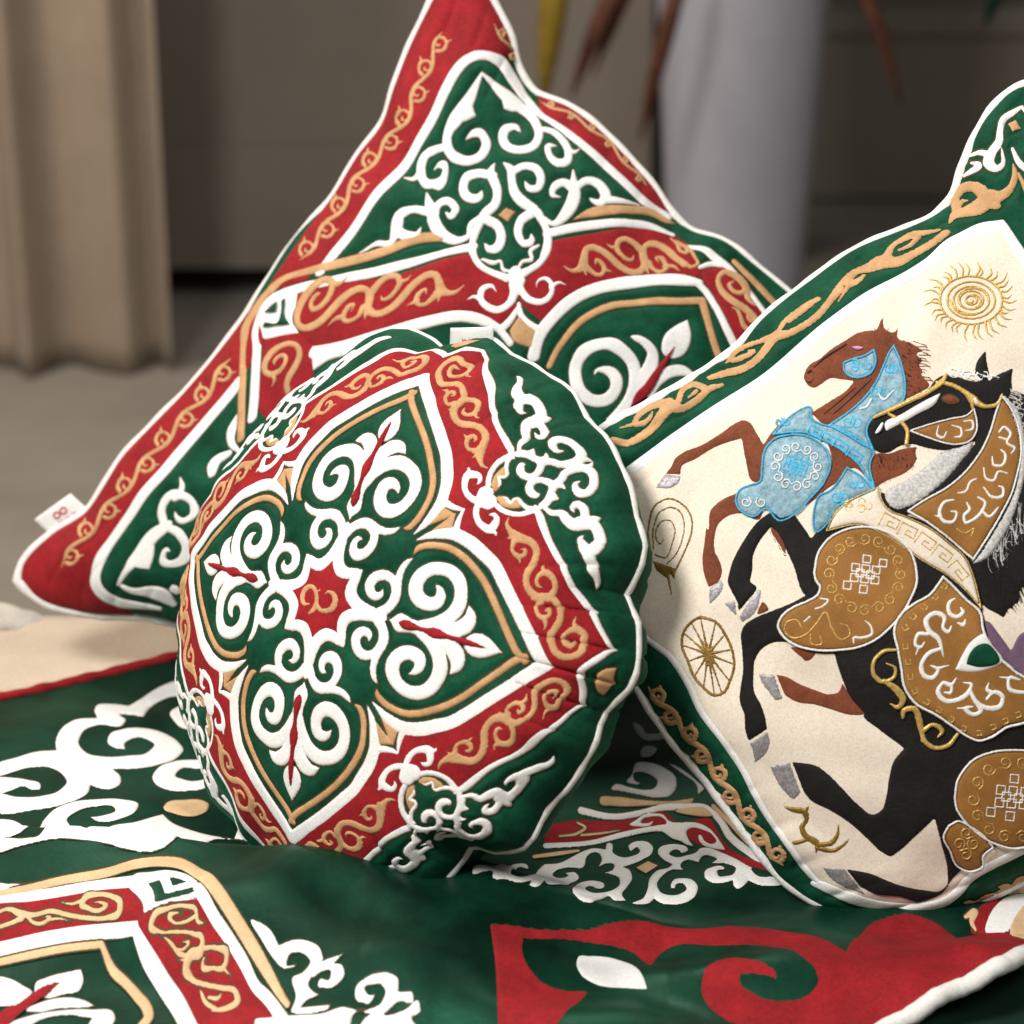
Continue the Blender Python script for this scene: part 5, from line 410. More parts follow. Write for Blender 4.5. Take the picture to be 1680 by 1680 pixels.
 ('brown_mane_fringe','mane',0,[('S',[],[-1246,222,4.7,-1208,254,3.2,-1168,285,0.8]),('S',[],[-1198,262,4.7,-1168,284,3.3,-1146,276,0.9]),('S',[],[-1206,222,4.8,-1151,281,3.6,-1137,266,1]),('S',[],[-1172,242,4.8,-1125,291,3.3,-1104,288,0.9]),('S',[],[-1148,247,4.7,-1115,275,3.2,-1102,278,0.8]),('S',[],[-1149,218,4.8,-1092,281,3.7,-1079,257,1]),('S',[],[-1133,214,4.7,-1093,250,3.2,-1077,250,0.9]),('S',[],[-1136,182,4.7,-1066,260,3.1,-1033,270,0.8]),('S',[],[-1099,205,4.6,-1058,242,3.2,-1037,242,0.9]),('S',[],[-1087,194,4.7,-1031,254,3.4,-1013,242,1]),('S',[],[-1090,164,4.6,-1032,225,3.1,-1004,234,0.8]),('S',[],[-1040,205,4.8,-1022,210,3.1,-979,238,0.8]),('S',[],[-1060,152,4.5,-1011,198,3.1,-965,228,0.8]),('S',[],[-1012,191,4.6,-971,227,3.4,-960,220,1]),('S',[],[-1015,160,4.6,-949,230,3.9,-950,210,0.9]),('S',[],[-672,-296,5.2,-649,-303,3.6,-635,-315,0.9]),('S',[],[-668,-281,5.3,-645,-288,3.5,-627,-296,0.9]),('S',[],[-664,-265,5.2,-641,-273,3.7,-630,-290,0.9]),('S',[],[-659,-250,5.2,-636,-258,3.7,-627,-276,0.9]),('S',[],[-655,-235,5.2,-632,-243,3.7,-621,-260,0.9]),('S',[],[-651,-220,5.2,-627,-228,3.6,-613,-240,0.9]),('S',[],[-646,-205,5.2,-623,-212,3.6,-608,-225,0.9]),('S',[],[-642,-189,5.2,-619,-197,3.6,-608,-214,0.9]),('S',[],[-638,-174,5.1,-615,-182,3.6,-604,-199,0.9]),('S',[],[-634,-159,5.1,-611,-168,3.5,-596,-180,0.9]),('S',[],[-629,-145,5.1,-606,-153,3.5,-591,-164,0.9]),('S',[],[-625,-130,5.1,-602,-138,3.5,-586,-149,0.9]),('S',[],[-621,-115,5.1,-598,-123,3.4,-582,-134,0.9]),('S',[],[-617,-100,5,-594,-109,3.6,-584,-127,0.9]),('S',[],[-613,-85,5,-590,-94,3.5,-576,-107,0.9])]),
 ('forelock','wthread',0,[('S',[],[-946,331,3.2,-903,348,3.2,-887,363,1.3]),('S',[],[-965,360,3.3,-884,374,3.6,-887,381,1.4]),('S',[],[-964,359,3.3,-928,386,3.3,-896,403,1.2]),('S',[],[-951,384,3.3,-867,404,3.3,-851,398,1.3]),('S',[],[-911,387,3.3,-841,416,3.4,-853,416,1.2]),('S',[],[-924,416,3.3,-900,423,3.3,-867,440,1.2]),('S',[],[-904,411,3.3,-838,438,3.7,-865,457,1.3]),('S',[],[-888,422,3.6,-870,456,3.4,-828,456,1.2]),('S',[],[-871,432,3.3,-810,450,3.3,-800,459,1.3]),('S',[],[-859,437,3.5,-830,489,3.8,-837,496,1.4]),('S',[],[-861,466,3.3,-785,484,3.7,-813,502,1.3]),('S',[],[-845,472,3.3,-783,499,3.8,-793,509,1.4]),('S',[],[-840,489,3.4,-783,524,3.8,-813,538,1.3]),('S',[],[-831,506,3.5,-801,543,3.4,-792,545,1.3]),('S',[],[-813,508,3.4,-757,553,3.6,-776,555,1.3]),('S',[],[-807,544,3.5,-747,535,3.5,-788,579,1.4]),('S',[],[-785,548,3.4,-776,551,3.4,-753,579,1.3]),('S',[],[-771,550,3.7,-766,566,3.5,-716,577,1.3]),('S',[],[-760,565,3.5,-751,578,3.5,-707,591,1.3]),('S',[],[-743,581,3.4,-734,586,3.4,-708,610,1.3])]),
 ('hoof','silver',0,[('P',[0,1],[-744,-1440,-763,-1346,-705,-1352,-661,-1403,-645,-1466])]),
 ('hoof','silver',0,[('P',[0,1,2],[-623,-1398,-605,-1318,-484,-1351,-553,-1377])]),
 ('hoof','silver',0,[('P',[1,5,6],[-542,-1289,-602,-1188,-573,-1170,-524,-1193,-460,-1258,-446,-1347,-496,-1351])]),
 ('hoof','silver',0,[('P',[0,1,2],[-130,-1406,-75,-1330,92,-1368,87,-1406,10,-1419,-72,-1420])]),
 ('hoof','silver',0,[('P',[0,1,4],[267,-1673,228,-1540,307,-1566,383,-1636,422,-1729,332,-1691])]),
 ('hoof','silver',0,[('P',[0,1,2],[456,-1663,477,-1546,698,-1594,729,-1656,640,-1682,533,-1677])]),
 ('hoof','silver',0,[('P',[0,1,3],[1225,-1754,1271,-1641,1458,-1671,1552,-1696,1478,-1731,1355,-1770])]),
 ('hoof','silver',0,[('P',[0,1,2],[-1473,-1551,-1533,-1471,-1467,-1376,-1430,-1404,-1423,-1468])]),
 ('ochre_neck_cover','ochre',0,[('P',[0,9,13],[-618,549,-543,560,-439,555,-333,524,-233,470,-140,382,-61,284,-14,176,33,51,85,-89,-31,-118,-166,-155,-306,-199,-409,-247,-392,-137,-361,17,-358,163,-397,290,-467,392,-552,477])]),
 ('ochre_shoulder_cover','ochre',0,[('P',[],[-499,-869,-581,-806,-615,-713,-592,-613,-527,-511,-425,-423,-310,-368,-196,-352,-106,-378,-29,-430,12,-507,40,-585,52,-683,53,-787,33,-875,-27,-985,-103,-1085,-185,-1153,-271,-1182,-335,-1176,-373,-1132,-382,-1061,-371,-980,-375,-910,-409,-878,-454,-881])]),
 ('ochre_saddle','ochre',0,[('P',[0],[40,-286,117,-270,251,-251,371,-235,442,-271,558,-291,774,-249,921,-198,1080,-291,1046,-367,1004,-438,984,-542,950,-613,877,-658,795,-687,648,-742,506,-806,387,-807,284,-762,176,-712,78,-667,41,-608,46,-508,69,-397,56,-337])]),
 ('ochre_rump_cover','ochre',0,[('P',[],[1141,-896,1053,-822,1020,-717,1056,-594,1137,-480,1244,-381,1714,-742,1660,-832,1545,-893,1416,-922,1284,-931,1202,-923])]),
 ('ochre_flap','ochre',0,[('P',[4],[1275,-1018,1279,-963,1341,-932,1460,-905,1561,-915,1574,-984,1655,-1056,1643,-1127,1574,-1144,1434,-1105,1312,-1071])]),
 ('ochre_cheek_piece','ochre',0,[('P',[0,4],[-790,-14,-739,110,-681,235,-639,330,-649,375,-570,354,-518,325,-489,267,-518,194,-582,128,-680,58])]),
 ('cream_collar','creamp',0,[('P',[0,4,12],[-666,-702,-706,-636,-708,-542,-675,-431,-643,-331,-575,-349,-506,-343,-394,-275,-251,-200,-97,-154,58,-120,166,-143,346,-215,210,-222,63,-256,-76,-310,-241,-367,-408,-432,-551,-521])]),
 ('white_stitching','wthread2',0,[('S',[0,9,13,20],[-618,549,5.7,-543,560,5.7,-439,555,5.8,-333,524,6.1,-233,470,6.2,-140,382,6.3,-61,284,6.4,-14,176,6.5,33,51,6.4,85,-89,5.8,-31,-118,5.2,-166,-155,5.2,-306,-199,5.1,-409,-247,6.1,-392,-137,6,-361,17,6.1,-358,163,6.3,-397,290,6.3,-467,392,6.3,-552,477,6.4,-618,549,6.6]),('S',[],[-499,-869,7,-581,-806,7.5,-615,-713,7.5,-592,-613,6.6,-527,-511,6.1,-425,-423,6,-310,-368,6.1,-196,-352,6.3,-106,-378,6.8,-29,-430,7.2,12,-507,7.4,40,-585,7.3,52,-683,7.1,53,-787,7.1,33,-875,7.1,-27,-985,7.1,-103,-1085,6.9,-185,-1153,6.6,-271,-1182,6.2,-335,-1176,6.3,-373,-1132,7,-382,-1061,7.1,-371,-980,7.1,-375,-910,7.1,-409,-878,6.4,-454,-881,6.3,-499,-869,6.6]),('S',[0,25],[40,-286,6.6,117,-270,6.7,251,-251,6.6,371,-235,7.1,442,-271,7.3,558,-291,7,774,-249,6.7,921,-198,7.1,1080,-291,8.3,1046,-367,7.1,1004,-438,7.3,984,-542,7.4,950,-613,6.7,877,-658,6.5,795,-687,6.5,648,-742,6.5,506,-806,6.6,387,-807,6.7,284,-762,6.9,176,-712,6.9,78,-667,7.3,41,-608,7.7,46,-508,7.3,69,-397,7.6,56,-337,7.8,40,-286,7.9]),('S',[],[1141,-896,6.5,1053,-822,6.9,1020,-717,6.9,1056,-594,6.4,1137,-480,6.1,1244,-381,6,1714,-742,9.8,1660,-832,9.1,1545,-893,7.5,1416,-922,6.7,1284,-931,6.3,1202,-923,6.2,1141,-896,6.3]),('S',[4],[1275,-1018,6.2,1279,-963,6.2,1341,-932,5.8,1460,-905,5.5,1561,-915,5.1,1574,-984,5.6,1655,-1056,5.9,1643,-1127,8.7,1574,-1144,5.9,1434,-1105,5,1312,-1071,5,1275,-1018,5.5]),('S',[0,4,11],[-790,-14,4.7,-739,110,4.7,-681,235,4.8,-639,330,5.2,-649,375,4.5,-570,354,4.8,-518,325,5,-489,267,5.1,-518,194,4.7,-582,128,4.4,-680,58,4.3,-790,-14,4.2]),('S',[0,1,2,3,4],[-391,-585,3.6,-355,-553,3.8,-326,-579,4.2,-361,-611,3.8,-391,-585,4.5]),('S',[0,1,2,3,4],[-399,-665,3.6,-364,-633,3.8,-334,-658,4.2,-369,-690,3.8,-399,-665,4.4]),('S',[0,1,2,3,4],[-351,-621,3.6,-315,-588,3.8,-286,-614,4.2,-321,-646,3.8,-351,-621,4.5]),('S',[0,1,2,3,4],[-301,-576,3.6,-265,-544,3.8,-237,-570,4.2,-273,-602,3.8,-301,-576,4.5]),('S',[0,1,2,3,4],[-354,-660,3.6,-319,-628,3.8,-290,-654,4.2,-325,-686,3.8,-354,-660,4.4]),('S',[0,1,2,3,4],[-304,-618,3.6,-268,-586,3.8,-240,-612,4.2,-275,-644,3.8,-304,-618,4.4]),('S',[0,1,2,3,4],[-357,-700,3.7,-323,-668,3.8,-293,-694,4.2,-327,-725,3.7,-357,-700,4.3]),('S',[0,1,2,3,4],[-310,-656,3.7,-275,-624,3.8,-246,-650,4.2,-280,-682,3.8,-310,-656,4.4]),('S',[0,1,2,3,4],[-262,-612,3.6,-226,-580,3.8,-197,-606,4.2,-233,-638,3.8,-262,-612,4.5]),('S',[0,1,2,3,4],[-269,-691,3.7,-235,-660,3.8,-205,-686,4.2,-238,-717,3.7,-269,-691,4.3]),('S',[0,1,2,3,4],[-303,-521,3.6,-268,-489,3.8,-239,-515,4.2,-275,-547,3.8,-303,-521,4.5]),('S',[0,1,2,3,4],[-351,-754,3.7,-318,-722,3.7,-286,-747,4.2,-318,-778,3.7,-351,-754,4.2]),('S',[0,1,2,3,4],[1245,-565,3.9,1288,-528,4.1,1324,-561,4.6,1281,-597,4.1,1245,-565,4.7]),('S',[0,1,2,3,4],[1237,-666,4,1278,-629,4.1,1316,-662,4.7,1275,-697,4,1237,-666,4.6]),('S',[0,1,2,3,4],[1298,-612,4.1,1340,-577,4.1,1376,-611,4.6,1335,-646,4.1,1298,-612,4.6]),('S',[0,1,2,3,4],[1360,-561,4.1,1403,-526,4.1,1438,-562,4.6,1396,-596,4.1,1360,-561,4.6]),('S',[0,1,2,3,4],[1294,-663,4.1,1336,-627,4.1,1374,-662,4.7,1333,-696,4,1294,-663,4.5]),('S',[0,1,2,3,4],[1358,-614,4.2,1400,-579,4.1,1437,-615,4.7,1395,-649,4.1,1358,-614,4.5]),('S',[0,1,2,3,4],[1293,-712,4.2,1333,-677,4,1373,-711,4.7,1333,-745,4,1293,-712,4.4]),('S',[0,1,2,3,4],[1352,-662,4.2,1394,-627,4.1,1432,-663,4.7,1391,-696,4,1352,-662,4.4]),('S',[0,1,2,3,4],[1413,-612,4.2,1455,-579,4.1,1492,-616,4.8,1451,-648,4.1,1413,-612,4.5]),('S',[0,1,2,3,4],[1410,-712,4.4,1450,-680,4,1491,-716,4.8,1451,-748,4,1410,-712,4.2]),('S',[0,1,2,3,4],[1356,-490,4.1,1399,-455,4.1,1434,-491,4.6,1391,-525,4.1,1356,-490,4.6]),('S',[0,1,2,3,4],[1307,-781,4.4,1345,-747,4,1387,-781,4.8,1349,-814,4,1307,-781,4.2])]),
 ('white_stitching','wthread2',0,[('S',[],[-268,412,3.7,-281,451,7.8,-340,431,8.4,-378,480,9.3,-439,465,8.8,-428,429,7.3]),('S',[],[-399,411,6.6,-361,439,7.5]),('S',[],[-324,314,4.2,-277,294,8,-243,335,9.8,-290,385,8.4,-327,378,4.9]),('S',[],[-302,239,4.2,-237,216,7,-201,244,8.6,-225,291,7.9,-179,335,3.3]),('S',[],[-208,176,3.9,-127,184,8.4,-92,236,10.9,-133,262,8,-157,247,3.9]),('S',[],[-293,36,3.9,-264,80,7.7,-287,136,7.9,-277,171,5.1]),('S',[],[-278,-5,4.8,-306,-60,10.4,-283,-105,11.2,-220,-114,9.7,-180,-68,10.4,-207,-30,7.7,-237,-52,4.5]),('S',[],[-206,52,4.8,-162,43,10.5,-159,0,11.5,-121,-15,8.8,-99,31,10.1,-103,95,10.7,-131,134,8.2,-186,120,4.5]),('S',[],[-103,95,7.5,-48,110,8.6,-50,153,8.2,-57,180,3.7]),('S',[],[-280,-137,3,-257,-121,6.7]),('S',[],[-696,140,4.8,-660,110,7.3,-617,138,7.6,-633,168,5.7]),('S',[],[-645,216,3.8,-585,253,7.9,-550,233,9.2,-571,195,4.1]),('S',[],[-618,290,4.1,-586,332,7,-542,308,8.2,-562,270,4.2]),('S',[],[193,-301,5.6,189,-343,13.6,230,-373,13,283,-354,12,291,-308,12.2,261,-303,5.1]),('S',[],[335,-323,5.7,350,-345,12,317,-368,5]),('S',[],[302,-409,5.8,316,-436,10.7,273,-452,10.6,238,-414,13.4,175,-439,14.4,166,-503,16.6,227,-524,14.5,301,-507,13.6,349,-518,10.7,404,-538,3.6]),('S',[],[234,-541,10,194,-582,12.1,233,-626,9.9,263,-607,9,255,-579,4.9]),('S',[],[253,-617,9.7,276,-655,3.9]),('S',[],[356,-522,10.7,324,-604,14.4,349,-664,15,412,-684,14,457,-647,14.6,441,-603,12.6,387,-623,4.9]),('S',[],[434,-598,10.6,466,-539,3.5]),('S',[],[558,-543,5,570,-585,12.5,524,-623,11.7,541,-668,15.1,609,-666,13.8,660,-609,13.9,678,-528,15.9,656,-491,10.5,609,-524,3.2]),('S',[],[570,-585,11.6,602,-611,11.5,573,-644,4.2]),('S',[],[677,-516,12.2,753,-519,13.1,835,-478,13.8,874,-410,16.2,845,-380,13.6,784,-411,12,785,-458,9.9]),('S',[],[784,-411,9.6,743,-431,10.6,722,-406,5.1]),('S',[],[753,-519,12,816,-523,14.4,797,-568,11.4,736,-587,12.2,761,-546,4.3]),('S',[],[736,-587,8.3,700,-627,3.4]),('S',[],[949,-216,10.2,900,-282,11.4,830,-323,12.4,788,-295,11.7,844,-246,4.9]),('S',[],[788,-295,8.1,740,-336,3.2]),('S',[],[-346,-911,4.4,-312,-880,6.7,-298,-922,6.6,-307,-966,5.6]),('S',[],[-7,-891,4.2,-34,-875,8.4,-8,-841,9.1,11,-781,8.3,-39,-761,5.7,-82,-771,3.3]),('S',[],[-276,-1050,4.6,-284,-1013,5.6])]),
